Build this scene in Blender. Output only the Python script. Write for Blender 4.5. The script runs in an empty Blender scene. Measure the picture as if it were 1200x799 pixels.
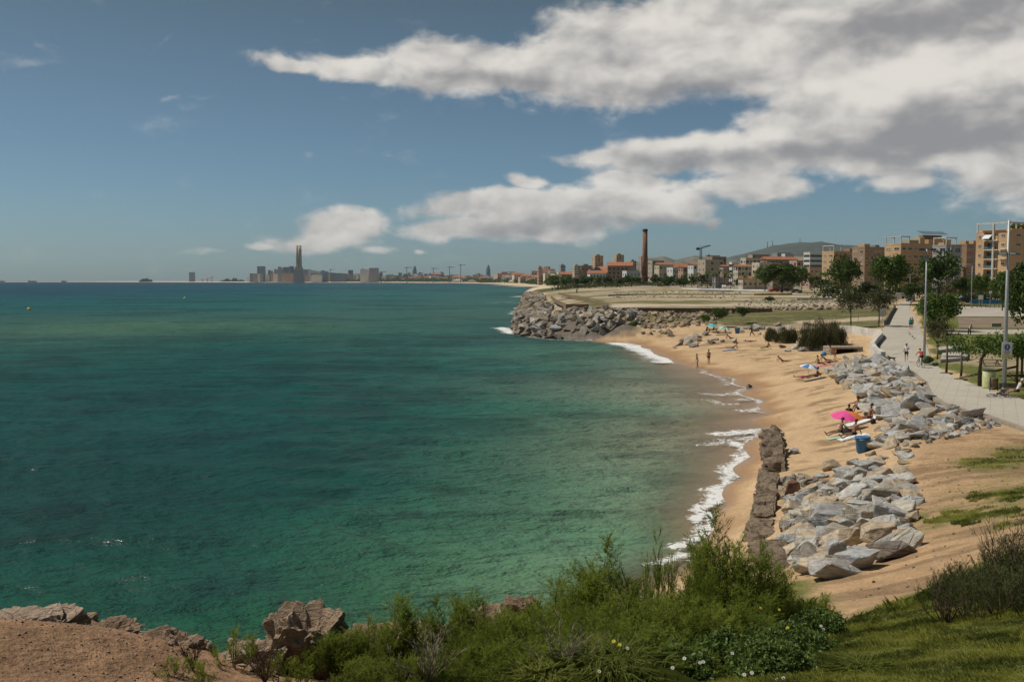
import bpy, bmesh, math, random
import numpy as np
from mathutils import Vector, Matrix, noise, Euler

random.seed(7)
rng = np.random.default_rng(7)
S = bpy.context.scene
COL = S.collection
R = math.radians
F, H = 1167.0, 10.8
PITCH = math.atan(70.5 / F)
CP, SP = math.cos(PITCH), math.sin(PITCH)

# ---------------------------------------------------------------- rays and points
def ray(px, py):
    a = (px - 600) / F
    b = -(py - 399.5) / F
    return np.array([a, CP + b * SP, -SP + b * CP])

def P(px, py, z):
    d = ray(px, py)
    t = (z - H) / d[2]
    return np.array([d[0] * t, d[1] * t, z])

def PD(px, py, D):
    d = ray(px, py)
    t = D / d[1]
    return np.array([d[0] * t, D, H + d[2] * t])

def land_z(Y):
    return float(np.interp(Y, [0, 110, 300, 500, 700, 1500, 3000, 6000, 20000], [3.0, 3.0, 5.5, 6.6, 7.0, 7.6, 8.5, 9.5, 10.2]))

def PL(px, py, dz=0.0):
    """point of a pixel on the promenade / inland level"""
    z = 3.0
    for _ in range(40):
        y = P(px, py, z)[1]
        z = 0.5 * z + 0.5 * min(land_z(y), 10)
    p = P(px, py, z)
    p[2] += dz
    return p

# ---------------------------------------------------------------- numpy noise
def _hash(ix, iy, s):
    h = (ix.astype(np.int64) * 374761393 + iy.astype(np.int64) * 668265263 + s * 982451653) & 0x7fffffff
    h = ((h ^ (h >> 13)) * 1274126177) & 0x7fffffff
    return ((h ^ (h >> 16)) & 0xffff) / 65535.0

def vnoise(x, y, s=0):
    ix, iy = np.floor(x), np.floor(y)
    fx, fy = x - ix, y - iy
    fx = fx * fx * (3 - 2 * fx)
    fy = fy * fy * (3 - 2 * fy)
    a, b = _hash(ix, iy, s), _hash(ix + 1, iy, s)
    c, d = _hash(ix, iy + 1, s), _hash(ix + 1, iy + 1, s)
    return (a + (b - a) * fx) * (1 - fy) + (c + (d - c) * fx) * fy

def fbm(x, y, o=4, s=0):
    v, a, t = 0.0, 1.0, 0.0
    for i in range(o):
        v = v + a * vnoise(x * 2 ** i + 17.3 * i, y * 2 ** i - 9.1 * i, s + i)
        t += a
        a *= 0.5
    return v / t

def sstep(a, b, x):
    t = np.clip((x - a) / (b - a), 0, 1)
    return t * t * (3 - 2 * t)

# ---------------------------------------------------------------- terrain control points
TC = []
def cp(px, py, z):
    p = P(px, py, max(z, 0.0))
    TC.append((p[0], p[1], z))
def cd(px, D, z):
    TC.append(((px - 600) / F * D, D, z))

SHORE = [(740, 702), (800, 668), (828, 645), (836, 618), (852, 590), (868, 560), (878, 535), (890, 512), (903, 500), (906, 487),
         (899, 470), (885, 455), (862, 444), (835, 436), (806, 429), (785, 420), (765, 409), (745, 402), (712, 397)]
for (a, b) in SHORE:
    cp(a, b, 0)
for (a, b, c) in [(800, 640, -.3), (790, 600, -.4), (815, 560, -.45), (830, 520, -.45), (840, 490, -.35), (825, 460, -.35), (790, 440, -.35), (755, 425, -.5), (715, 408, -.8),
                  (740, 640, -.9), (740, 560, -1.1), (760, 500, -1.1), (760, 460, -1.2), (700, 425, -1.6), (640, 660, -1.4), (560, 700, -1.5),
                  (640, 560, -2), (640, 480, -2.5), (620, 430, -3), (560, 400, -4), (500, 650, -2), (400, 700, -2), (500, 500, -4), (300, 600, -4), (100, 650, -3),
                  (100, 500, -5), (300, 400, -5), (500, 360, -5), (100, 360, -6), (560, 345, -5), (-400, 500, -5), (-400, 360, -6), (-400, 700, -4), (600, 337, -4), (100, 700, -2)]:
    cp(a, b, c)
for (a, b, c) in [(893, 560, .7), (880, 600, .6), (872, 640, .7), (880, 668, 1.5), (850, 665, .9), (905, 540, .8), (925, 510, .9), (930, 480, .9), (924, 460, .8), (905, 442, .8), (880, 428, .8), (850, 418, .9),
                  (820, 408, 1.0), (785, 400, 1.1), (752, 394, 1.1), (1000, 535, 1.5), (985, 505, 1.4), (960, 470, 1.3), (950, 450, 1.4), (955, 430, 1.7), (900, 412, 1.7),
                  (860, 397, 1.8), (800, 388, 1.9), (760, 384, 1.9), (1015, 522, 1.5), (1008, 500, 1.5), (985, 470, 1.5), (968, 443, 1.6), (1000, 424, 1.9), (985, 412, 2.1),
                  (940, 402, 2.0), (955, 390, 2.9), (920, 394, 2.2), (900, 386, 2.5), (870, 380, 2.9), (840, 374, 3.0), (1000, 388, 3.3), (1010, 405, 2.5), (1018, 412, 2.5),
                  (1055, 540, 2.7), (1060, 515, 2.7), (1100, 515, 2.9), (1155, 502, 3.0), (1200, 515, 3.2), (1300, 540, 3.5), (1100, 560, 3.2), (1200, 560, 3.7),
                  (1075, 600, 3.3), (1120, 620, 3.8), (1200, 620, 4.5), (1000, 695, 3.8), (1060, 690, 4.2), (1045, 665, 3.6), (940, 695, 3.3), (910, 690, 2.9), (880, 690, 2.4),
                  (1120, 680, 4.7), (1200, 655, 5.2), (1300, 620, 5.4), (1400, 560, 5.2),
                  (935, 565, 1.3), (915, 620, 1.4), (920, 655, 1.8), (950, 672, 2.6), (980, 565, 1.7), (1040, 550, 2.3), (1000, 600, 2.3), (960, 620, 1.9), (1010, 640, 3.0),
                  (950, 745, 5.0), (950, 799, 6.2), (1030, 740, 5.2), (1100, 720, 5.4), (1200, 700, 6.0), (1300, 680, 6.3), (1200, 799, 6.8), (1100, 799, 6.6), (1000, 799, 6.4), (1400, 799, 7.0),
                  (800, 799, 5.6), (870, 740, 4.2), (800, 730, 3.6), (700, 799, 5.3), (600, 799, 5.2), (500, 799, 5.2), (400, 799, 5.4),
                  (340, 799, 5.6), (250, 799, 5.9), (150, 799, 6.2), (0, 799, 6.6), (-200, 799, 6.8), (-600, 799, 7), (0, 735, 6.3), (90, 742, 6.1), (150, 752, 5.9), (205, 765, 5.7), (270, 778, 5.45), (-200, 730, 6.2), (-600, 730, 6.0)]:
    cp(a, b, c)
# the cliff below the left headland and the steep bank behind the bushes
for (px, D, z) in [(-600, 15.5, 0.3), (-200, 15.6, 0.3), (0, 15.6, .3), (90, 15.6, .3), (180, 15.8, .3), (260, 16, .3), (340, 17, .3), (420, 18.5, .5), (500, 20, .6), (600, 22, .5), (680, 24, .4),
                   (-600, 17.5, -1.2), (-200, 17.5, -1.2), (0, 17.5, -1.2), (180, 18, -1.2), (340, 20, -1.2), (500, 23.5, -1.), (600, 26, -.8), (400, 15.5, 4.2), (500, 16, 4.0), (600, 17.5, 3.4), (700, 19, 3.1),
                   (600, 5, 7.6), (600, 1.2, 8.6), (-200, 6, 7.6), (1400, 6, 7.8), (-900, 3, 8), (1900, 3, 8.2)]:
    cd(px, D, z)
# inland
PROM_L = [(1061, 352), (1055, 356), (1049, 361), (1043, 370), (1036, 384), (1031, 398), (1032, 410), (1037, 421), (1052, 428), (1070, 437), (1084, 450), (1090, 463), (1104, 473), (1130, 481), (1156, 488), (1200, 503), (1300, 535)]
PROM_R = [(1070, 352), (1067, 356), (1066, 361), (1071, 370), (1078, 384), (1084, 398), (1088, 410), (1092, 421), (1103, 433), (1116, 440), (1135, 448), (1150, 453), (1166, 458), (1182, 463), (1200, 468), (1235, 478), (1320, 500)]
for k, (a, b) in enumerate(PROM_L[5:]):
    p = PL(a, b); TC.append((p[0], p[1], p[2]))
for (a, b) in PROM_R[3:]:
    p = PL(a, b); TC.append((p[0], p[1], p[2]))
for px in (760, 850, 950, 1050, 1200, 1400, 1700):
    for D in (170, 200, 250, 320, 420, 600, 900, 1500, 3000, 8000, 20000):
        if px < 1000 and D < 200: continue
        cd(px, D, land_z(D))
for px in (1120, 1200, 1400, 1700):
    for D in (75, 100, 130): cd(px, D, land_z(D) + .1)
# breakwater and the low spit
for (a, b) in [(690, 398), (660, 397), (630, 396), (604, 391)]:
    cp(a, b, -0.3)
for (a, b) in [(690, 402), (650, 402), (615, 401), (594, 394)]:
    cp(a, b, -1.6)
for (a, b) in [(730, 378), (700, 376), (670, 374), (645, 371), (655, 362), (700, 366), (745, 366), (760, 372)]:
    cp(a, b, 3.3)
for q in range(46):
    D = 205 * (1500 / 205) ** (q / 45)
    e = np.interp(D, [200, 225, 260, 320, 430, 600, 800, 1100, 1500], [601, 602, 605, 609, 612, 614, 616, 620, 627])
    cd(e - 10 - 1500 / D, D, -2.0); cd(e, D, -.4); cd(e + 10500 / D, D, 3.2)
for (px, D, z) in [(690, 500, 4), (680, 800, 5), (680, 1300, 5.5), (700, 2000, 7), (640, 1400, 0), (633, 1800, 0), (624, 2200, 0), (606, 3000, 0), (585, 4000, 0), (545, 5000, 0), (480, 5700, 0), (420, 6100, 0), (350, 6400, 0), (270, 7000, 0), (215, 7800, 0), (150, 9000, 0),
                   (655, 1400, 3), (645, 1850, 3), (632, 2300, 3), (616, 3150, 3), (590, 4200, 3.5), (548, 5250, 3.5), (480, 5950, 3.5), (420, 6350, 3.5), (350, 6700, 3.5), (270, 7300, 3.5), (215, 8100, 3.5),
                   (600, 1400, -3), (590, 2200, -3), (560, 3200, -3), (500, 4300, -3), (400, 5200, -4), (250, 5900, -4), (100, 7000, -4), (100, 20000, -5), (-400, 20000, -5), (-400, 5000, -5),
                   (640, 4000, 8), (600, 8000, 8.8), (450, 9000, 9), (300, 12000, 9), (230, 20000, 8), (500, 20000, 9.5)]:
    cd(px, D, z)

TCA = np.array(TC)
def lp(x, y):
    return np.arctan2(x, y), np.log(np.hypot(x, y))
_ct, _cr = lp(TCA[:, 0], TCA[:, 1])
# merge nearly coincident points
_keep = []
for i in range(len(_ct)):
    if all((_ct[i] - _ct[j]) ** 2 + (_cr[i] - _cr[j]) ** 2 > 0.0035 ** 2 for j in _keep): _keep.append(i)
_ct, _cr, _cz = _ct[_keep], _cr[_keep], TCA[_keep, 2]

class RBF:
    def __init__(s, t, r, v, sm=1e-3):
        s.t, s.r = np.array(t), np.array(r)
        v = np.atleast_2d(np.array(v).T).T
        D = np.hypot(s.t[:, None] - s.t, s.r[:, None] - s.r)
        n = len(s.t)
        A = np.zeros((n + 1, n + 1)); A[:n, :n] = D + 0 * np.eye(n); A[:n, :n] -= sm * np.eye(n); A[n, :n] = 1; A[:n, n] = 1
        b = np.zeros((n + 1, v.shape[1])); b[:n] = v
        s.w = np.linalg.solve(A, b)
    def __call__(s, t, r):
        t, r = np.ravel(t), np.ravel(r)
        out = np.zeros((len(t), s.w.shape[1]))
        for i in range(0, len(t), 20000):
            D = np.hypot(t[i:i + 20000, None].astype(np.float32) - s.t.astype(np.float32), r[i:i + 20000, None].astype(np.float32) - s.r.astype(np.float32))
            out[i:i + 20000] = D @ s.w[:-1] + s.w[-1]
        return out
TZ = RBF(_ct, _cr, _cz)

# log-polar sheet
TH = np.concatenate([np.linspace(R(-75), R(-31), 45)[:-1], np.linspace(R(-31), R(31), 721), np.linspace(R(31), R(75), 45)[1:]])
RR = np.exp(np.concatenate([np.arange(math.log(1.2), math.log(9), .03), np.arange(math.log(9), math.log(260), .0058), np.arange(math.log(260), math.log(1500), .012), np.arange(math.log(1500), math.log(30000), .03)]))
TT, RG = np.meshgrid(TH, RR)
X, Y = RG * np.sin(TT), RG * np.cos(TT)
LR = np.log(RG)
Z = TZ(TT, LR)[:, 0].reshape(TT.shape)

def pip(poly, t, r):
    """signed distance (log-polar units, + inside) to a polygon"""
    t, r = np.asarray(t), np.asarray(r)
    poly = np.asarray(poly)
    out = np.full(t.shape, -0.2)
    pad = 0.08
    m = (t > poly[:, 0].min() - pad) & (t < poly[:, 0].max() + pad) & (r > poly[:, 1].min() - pad) & (r < poly[:, 1].max() + pad)
    tt, rr = t[m], r[m]
    d = np.full(tt.shape, 9.0); ins = np.zeros(tt.shape, bool)
    n = len(poly)
    for i in range(n):
        x0, y0 = poly[i]; x1, y1 = poly[(i + 1) % n]
        dx, dy = x1 - x0, y1 - y0
        u = np.clip(((tt - x0) * dx + (rr - y0) * dy) / (dx * dx + dy * dy + 1e-12), 0, 1)
        d = np.minimum(d, np.hypot(tt - x0 - u * dx, rr - y0 - u * dy))
        c = ((y0 > rr) != (y1 > rr)) & (tt < (x1 - x0) * (rr - y0) / (y1 - y0 + 1e-12) + x0)
        ins ^= c
    out[m] = np.where(ins, d, -d)
    return out

def pdist(line, t, r):
    t, r = np.asarray(t), np.asarray(r)
    d = np.full(t.shape, 9.0)
    line = np.asarray(line)
    for i in range(len(line) - 1):
        x0, y0 = line[i]; x1, y1 = line[i + 1]
        dx, dy = x1 - x0, y1 - y0
        u = np.clip(((t - x0) * dx + (r - y0) * dy) / (dx * dx + dy * dy + 1e-12), 0, 1)
        d = np.minimum(d, np.hypot(t - x0 - u * dx, r - y0 - u * dy))
    return d

# flat sheets (promenade, plazas) sit on lowered ground
prom_world = [PL(a, b) for a, b in PROM_L] + [PL(a, b) for a, b in PROM_R[::-1]]
prom_lp = [lp(p[0], p[1]) for p in prom_world]
SHEETS = []
def sheet_poly(pts):
    w = [PL(a, b) for a, b in pts]
    SHEETS.append([lp(p[0], p[1]) for p in w])
    return w
PLAZA_A = sheet_poly([(1116, 359), (1300, 359), (1300, 371), (1120, 371)])
PLAZA_B = sheet_poly([(1122, 372), (1300, 372), (1300, 384.5), (1124, 384.5)])
PLAZA_C = sheet_poly([(1100, 386), (1300, 386), (1300, 391.5), (1100, 391.5)])
TERR = sheet_poly([(1096, 407), (1128, 404), (1137, 414), (1134, 424), (1100, 428)])
ROAD = sheet_poly([(820, 336.8), (1500, 346.5), (1500, 353), (1075, 353), (820, 339.2)])

sd = pip(prom_lp, TT, LR)
nz = fbm(X * .35, Y * .35, 4, 3) - .5
nz2 = fbm(X * 1.7, Y * 1.7, 4, 9) - .5
base_sd = sd.copy()
amp = np.where(Z < 2.2, .045, .14) * np.where(RG < 25, .9, 1)
rough = np.where(Z > .9, 1.0, sstep(-.3, .9, Z))
Z = Z + (nz * amp + nz2 * .05) * rough * np.where(RG > 300, .3, 1) * sstep(0, .9, Z + .2)
# scalloped wet edge
Z = Z + np.where((Z < .6) & (Z > -.8) & (RG > 30) & (RG < 260), (fbm(X * .12, Y * .12, 3, 5) - .5) * .22, 0)
for lpoly in [prom_lp] + SHEETS:
    s_ = pip(lpoly, TT, LR)
    lz = np.interp(Y, [0, 110, 300, 500, 700, 1500, 3000, 6000, 20000], [3.0, 3.0, 5.5, 6.6, 7.0, 7.6, 8.5, 9.5, 10.2])
    w = sstep(-.012, .0, s_)
    Z = Z * (1 - w) + (lz - .10) * w

def ground(x, y):
    t, l = np.arctan2(x, y), math.log(max(1.3, math.hypot(x, y)))
    i = min(max(np.searchsorted(TH, t) - 1, 0), len(TH) - 2)
    LRR = _LRR
    j = min(max(np.searchsorted(LRR, l) - 1, 0), len(LRR) - 2)
    u = min(max((t - TH[i]) / (TH[i + 1] - TH[i]), 0), 1); v = min(max((l - LRR[j]) / (LRR[j + 1] - LRR[j]), 0), 1)
    return float((Z[j, i] * (1 - u) + Z[j, i + 1] * u) * (1 - v) + (Z[j + 1, i] * (1 - u) + Z[j + 1, i + 1] * u) * v)
_LRR = np.log(RR)

_ss = np.exp(np.linspace(math.log(4), math.log(9000), 2600))
def G(px, py):
    """where the ray of a pixel meets the ground"""
    d = ray(px, py)
    hd = math.hypot(d[0], d[1])
    t = math.atan2(d[0], d[1])
    i = min(max(np.searchsorted(TH, t) - 1, 0), len(TH) - 2)
    u = (t - TH[i]) / (TH[i + 1] - TH[i])
    prof = Z[:, i] * (1 - u) + Z[:, i + 1] * u
    gz = np.interp(np.log(_ss), _LRR, prof)
    rz = H + d[2] / hd * _ss
    k = np.nonzero(rz < gz)[0]
    s = _ss[k[0]] if len(k) else _ss[-1]
    x, y = s * math.sin(t), s * math.cos(t)
    return np.array([x, y, ground(x, y)])

def glp(pts):
    out = []
    for a, b in pts:
        p = G(a, b); out.append(lp(p[0], p[1]))
    return out

# ---------------------------------------------------------------- object helpers
def tag(o, label=None, cat=None, group=None, kind=None):
    if label: o['label'] = label
    if cat: o['category'] = cat
    if group: o['group'] = group
    if kind: o['kind'] = kind
    return o

def empty(name, loc, rz=0, label=None, cat=None, group=None, scale=None):
    o = bpy.data.objects.new(name, None)
    COL.objects.link(o)
    o.location = loc
    o.rotation_euler = (0, 0, rz)
    if scale: o.scale = (scale,) * 3
    return tag(o, label, cat, group)

def link(name, me, parent=None, loc=None, rz=None):
    o = bpy.data.objects.new(name, me)
    COL.objects.link(o)
    if parent: o.parent = parent
    if loc is not None: o.location = loc
    if rz is not None: o.rotation_euler = (0, 0, rz)
    return o

def copy_tree(o, parent=None):
    c = o.copy()
    COL.objects.link(c)
    c.parent = parent
    for ch in o.children:
        copy_tree(ch, c)
    return c

def np_mesh(name, V, Fc, mats, tint=None, smooth=False, mi=None):
    """V (n,3), Fc (m,k)"""
    V = np.asarray(V, np.float32); Fc = np.asarray(Fc, np.int32)
    me = bpy.data.meshes.new(name)
    me.vertices.add(len(V)); me.vertices.foreach_set('co', V.ravel())
    k = Fc.shape[1]
    me.loops.add(Fc.size); me.loops.foreach_set('vertex_index', Fc.ravel())
    me.polygons.add(len(Fc)); me.polygons.foreach_set('loop_start', np.arange(0, Fc.size, k, dtype=np.int32))
    me.polygons.foreach_set('use_smooth', np.full(len(Fc), smooth))
    if mi is not None: me.polygons.foreach_set('material_index', np.asarray(mi, np.int32))
    for m in mats: me.materials.append(m)
    if tint is not None:
        tint = np.asarray(tint, np.float32)
        if tint.ndim == 1:
            a = me.attributes.new('tint', 'FLOAT', 'POINT'); a.data.foreach_set('value', tint)
        else:
            a = me.attributes.new('Col', 'FLOAT_COLOR', 'POINT')
            a.data.foreach_set('color', np.concatenate([tint, np.ones((len(tint), 4 - tint.shape[1]))], 1).astype(np.float32).ravel())
    me.update(calc_edges=True)
    return me

class MB:
    def __init__(s): s.v, s.f, s.m = [], [], []
    def add(s, vs, fs, m=0):
        n = len(s.v); s.v += [tuple(v) for v in vs]
        for f in fs: s.f.append(tuple(i + n for i in f)); s.m.append(m)
        return s
    def box(s, x0, y0, z0, x1, y1, z1, m=0):
        vs = [(x0, y0, z0), (x1, y0, z0), (x1, y1, z0), (x0, y1, z0), (x0, y0, z1), (x1, y0, z1), (x1, y1, z1), (x0, y1, z1)]
        return s.add(vs, [(3, 2, 1, 0), (4, 5, 6, 7), (0, 1, 5, 4), (1, 2, 6, 5), (2, 3, 7, 6), (3, 0, 4, 7)], m)
    def tube(s, pts, rad, n=8, m=0, cap=True):
        pts = [Vector(p) for p in pts]
        if not hasattr(rad, '__len__'): rad = [rad] * len(pts)
        rings = []
        for i, p in enumerate(pts):
            d = (pts[min(i + 1, len(pts) - 1)] - pts[max(i - 1, 0)]).normalized()
            a = d.cross(Vector((0, 0, 1)))
            if a.length < .05: a = d.cross(Vector((0, 1, 0)))
            a.normalize(); b = d.cross(a)
            rings.append([p + (a * math.cos(6.28319 * k / n) + b * math.sin(6.28319 * k / n)) * rad[i] for k in range(n)])
        vs = [v for r_ in rings for v in r_]
        fs = []
        for i in range(len(pts) - 1):
            for k in range(n):
                fs.append((i * n + k, i * n + (k + 1) % n, (i + 1) * n + (k + 1) % n, (i + 1) * n + k))
        if cap:
            fs.append(tuple(range(n))[::-1]); fs.append(tuple((len(pts) - 1) * n + k for k in range(n)))
        return s.add(vs, fs, m)
    def lathe(s, prof, n=16, m=0, c=(0, 0)):
        vs = [(c[0] + r_ * math.cos(6.28319 * k / n), c[1] + r_ * math.sin(6.28319 * k / n), z) for r_, z in prof for k in range(n)]
        fs = [(i * n + k, i * n + (k + 1) % n, (i + 1) * n + (k + 1) % n, (i + 1) * n + k) for i in range(len(prof) - 1) for k in range(n)]
        fs += [tuple(range(n))[::-1], tuple((len(prof) - 1) * n + k for k in range(n))]
        return s.add(vs, fs, m)
    def prism(s, poly, z0, z1, m=0):
        n = len(poly)
        vs = [(x, y, z0) for x, y in poly] + [(x, y, z1) for x, y in poly]
        return s.add(vs, [tuple(range(n))[::-1], tuple(range(n, 2 * n))] + [(k, (k + 1) % n, n + (k + 1) % n, n + k) for k in range(n)], m)
    def disc(s, c, nrm, r_, th=.01, n=20, m=0):
        c = Vector(c); d = Vector(nrm).normalized()
        return s.tube([c, c + d * th], r_, n, m)
    def mesh(s, name, mats, smooth=False, bevel=0):
        me = bpy.data.meshes.new(name)
        me.from_pydata(s.v, [], s.f)
        for p, m in zip(me.polygons, s.m): p.material_index = m; p.use_smooth = smooth
        for m in (mats if isinstance(mats, (list, tuple)) else [mats]): me.materials.append(m)
        bm = bmesh.new(); bm.from_mesh(me)
        bmesh.ops.recalc_face_normals(bm, faces=bm.faces)
        if bevel: bmesh.ops.bevel(bm, geom=bm.edges[:], offset=bevel, segments=1, affect='EDGES', clamp_overlap=True)
        bm.to_mesh(me); bm.free()
        return me
    def obj(s, name, mats, parent=None, smooth=False, bevel=0, loc=None, rz=None):
        return link(name, s.mesh(name, mats, smooth, bevel), parent, loc, rz)

# ---------------------------------------------------------------- materials
class NT:
    def __init__(s, tree): s.t = tree; s.n = tree.nodes; s.l = tree.links
    def new(s, typ, **kw):
        n = s.n.new(typ)
        for k, v in kw.items(): setattr(n, k, v)
        return n
    def put(s, sock, v):
        if isinstance(v, bpy.types.NodeSocket): s.l.new(v, sock)
        elif v is not None: sock.default_value = v
    def math(s, op, a, b=None, c=None, clamp=False):
        n = s.new('ShaderNodeMath', operation=op, use_clamp=clamp)
        s.put(n.inputs[0], a); s.put(n.inputs[1], b); s.put(n.inputs[2], c)
        return n.outputs[0]
    def mix(s, f, a, b, blend='MIX'):
        n = s.new('ShaderNodeMix', data_type='RGBA', blend_type=blend)
        s.put(n.inputs[0], f); s.put(n.inputs[6], a); s.put(n.inputs[7], b)
        return n.outputs[2]
    def rng(s, v, a, b, c=0., d=1., smooth=False):
        n = s.new('ShaderNodeMapRange')
        if smooth: n.interpolation_type = 'SMOOTHSTEP'
        for i, q in enumerate((v, a, b, c, d)): s.put(n.inputs[i], q)
        return n.outputs[0]
    def noise(s, vec, scale, detail=4, rough=.55, dist=0):
        n = s.new('ShaderNodeTexNoise')
        s.put(n.inputs['Vector'], vec); s.put(n.inputs['Scale'], scale); s.put(n.inputs['Detail'], detail); s.put(n.inputs['Roughness'], rough); s.put(n.inputs['Distortion'], dist)
        return n.outputs['Fac']
    def bump(s, h, strength, dist, nrm=None):
        n = s.new('ShaderNodeBump'); s.put(n.inputs['Strength'], strength); s.put(n.inputs['Distance'], dist); s.put(n.inputs['Height'], h)
        if nrm is not None: s.put(n.inputs['Normal'], nrm)
        return n.outputs[0]
    def mapping(s, vec, scale=(1, 1, 1), rot=(0, 0, 0)):
        n = s.new('ShaderNodeMapping'); s.put(n.inputs[0], vec); n.inputs['Scale'].default_value = scale; n.inputs['Rotation'].default_value = rot
        return n.outputs[0]

def newmat(name):
    m = bpy.data.materials.new(name); m.use_nodes = True
    nt = NT(m.node_tree)
    return m, nt, m.node_tree.nodes['Principled BSDF']

def c4(c): return (c[0], c[1], c[2], 1)

def mat(name, c, rough=.8, var=.18, scale=3., bump=0., bscale=None, metal=0., c2=None, obj_var=0., spec=.4):
    m, nt, b = newmat(name)
    tc = nt.new('ShaderNodeTexCoord').outputs['Object']
    n = nt.noise(tc, scale, 5, .6)
    c2 = c2 or tuple(x * (1 - 2 * var) for x in c)
    ca = tuple(min(1, x * (1 + var)) for x in c)
    col = nt.mix(nt.rng(n, .3, .7), c4(c2), c4(ca))
    if obj_var:
        oi = nt.new('ShaderNodeObjectInfo').outputs['Random']
        col = nt.mix(1.0, col, nt.mix(oi, c4((1 - obj_var,) * 3), c4((1 + obj_var * .6,) * 3)), 'MULTIPLY')
    nt.put(b.inputs['Base Color'], col)
    b.inputs['Roughness'].default_value = rough
    b.inputs['Metallic'].default_value = metal
    b.inputs['Specular IOR Level'].default_value = spec
    if bump:
        nt.put(b.inputs['Normal'], nt.bump(nt.noise(tc, bscale or scale * 4, 6, .6), 1.0, bump))
    return m

def rock_mat(name, cols, scale=1.0, bump=.05, rough=.85, lay=None):
    m, nt, b = newmat(name)
    tc = nt.new('ShaderNodeTexCoord').outputs['Object']
    oi = nt.new('ShaderNodeObjectInfo').outputs['Random']
    tc2 = nt.new('ShaderNodeVectorMath', operation='ADD'); nt.put(tc2.inputs[0], tc)
    cx = nt.new('ShaderNodeCombineXYZ'); nt.put(cx.inputs[0], nt.math('MULTIPLY', oi, 57.0)); nt.put(cx.inputs[1], nt.math('MULTIPLY', oi, 31.0)); nt.put(tc2.inputs[1], cx.outputs[0])
    v = tc2.outputs[0]
    r_ = nt.new('ShaderNodeValToRGB'); nt.put(r_.inputs[0], oi)
    els = r_.color_ramp.elements
    for i, c in enumerate(cols):
        e = els[i] if i < 2 else els.new(i / len(cols))
        e.position = i / len(cols); e.color = c4(c)
    r_.color_ramp.interpolation = 'CONSTANT'
    n1 = nt.noise(v, 1.4 * scale, 6, .62)
    n2 = nt.noise(nt.mapping(v, (1, 1, 5 if lay else 1.6), (.4, .2, 0)), 4.5 * scale, 7, .68)
    col = nt.mix(nt.rng(n1, .35, .68), r_.outputs[0], nt.mix(.45, r_.outputs[0], (.42, .31, .2, 1)))
    col = nt.mix(1.0, col, nt.mix(nt.rng(n2, .32, .66), (.5, .48, .46, 1), (1.12, 1.12, 1.1, 1)), 'MULTIPLY')
    nt.put(b.inputs['Base Color'], col)
    b.inputs['Roughness'].default_value = rough
    vo = nt.new('ShaderNodeTexVoronoi', feature='DISTANCE_TO_EDGE'); nt.put(vo.inputs['Vector'], nt.mapping(v, (1, 1, 2.2), (.5, .3, 0))); vo.inputs['Scale'].default_value = 1.8 * scale
    crack = nt.rng(vo.outputs['Distance'], 0, .06)
    h = nt.math('ADD', n2, nt.math('MULTIPLY', crack, .35))
    nt.put(b.inputs['Normal'], nt.bump(h, .9, bump))
    return m

def leaf_mat(name, c_dark, c_light, rough=.6, transl=.25):
    m, nt, b = newmat(name)
    at = nt.new('ShaderNodeAttribute', attribute_name='tint').outputs['Fac']
    oi = nt.new('ShaderNodeObjectInfo').outputs['Random']
    col = nt.mix(at, c4(c_dark), c4(c_light))
    col = nt.mix(1.0, col, nt.mix(oi, (.82, .86, .8, 1), (1.12, 1.08, 1.1, 1)), 'MULTIPLY')
    nt.put(b.inputs['Base Color'], col)
    b.inputs['Roughness'].default_value = rough
    b.inputs['Specular IOR Level'].default_value = .25
    tr = nt.new('ShaderNodeBsdfTranslucent'); nt.put(tr.inputs[0], col)
    ms = nt.new('ShaderNodeMixShader'); ms.inputs[0].default_value = transl
    nt.l.new(b.outputs[0], ms.inputs[1]); nt.l.new(tr.outputs[0], ms.inputs[2])
    nt.l.new(ms.outputs[0], nt.n['Material Output'].inputs[0])
    return m
# ---------------------------------------------------------------- ground colours
def mixc(C, w, c):
    w = np.clip(w, 0, 1)[..., None]
    return C * (1 - w) + np.asarray(c) * w

jt = (fbm(X * .22, Y * .22, 4, 21) - .5)
jl = (fbm(X * .22 + 50, Y * .22, 4, 22) - .5)
jf = (fbm(X * 1.6 + 50, Y * 1.6, 4, 23) - .5)
SC = 1.0 / RG                                     # metres -> log-polar
qt = TT + (jt * 2.2 + jf * .5) * SC
ql = LR + (jl * 2.2 + jf * .5) * SC

n_big = fbm(X * .05, Y * .05, 4, 31)
n_mid = fbm(X * .4, Y * .4, 4, 32)
n_fine = fbm(X * 2.6, Y * 2.6, 3, 33)
C = np.zeros(TT.shape + (3,)) + np.array([.57, .40, .235])
C = C * (0.80 + .40 * n_mid[..., None]) * (0.86 + .28 * n_fine[..., None])
# dry weed wrack and footprints on the upper beach
wr = fbm(X * .5 + Y * .25, Y * .9, 5, 41)
wz = sstep(.9, 1.15, Z) * (1 - sstep(1.5, 1.9, Z))
C = mixc(C, sstep(.54, .62, wr) * wz * .75, (.24, .16, .09))
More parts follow.
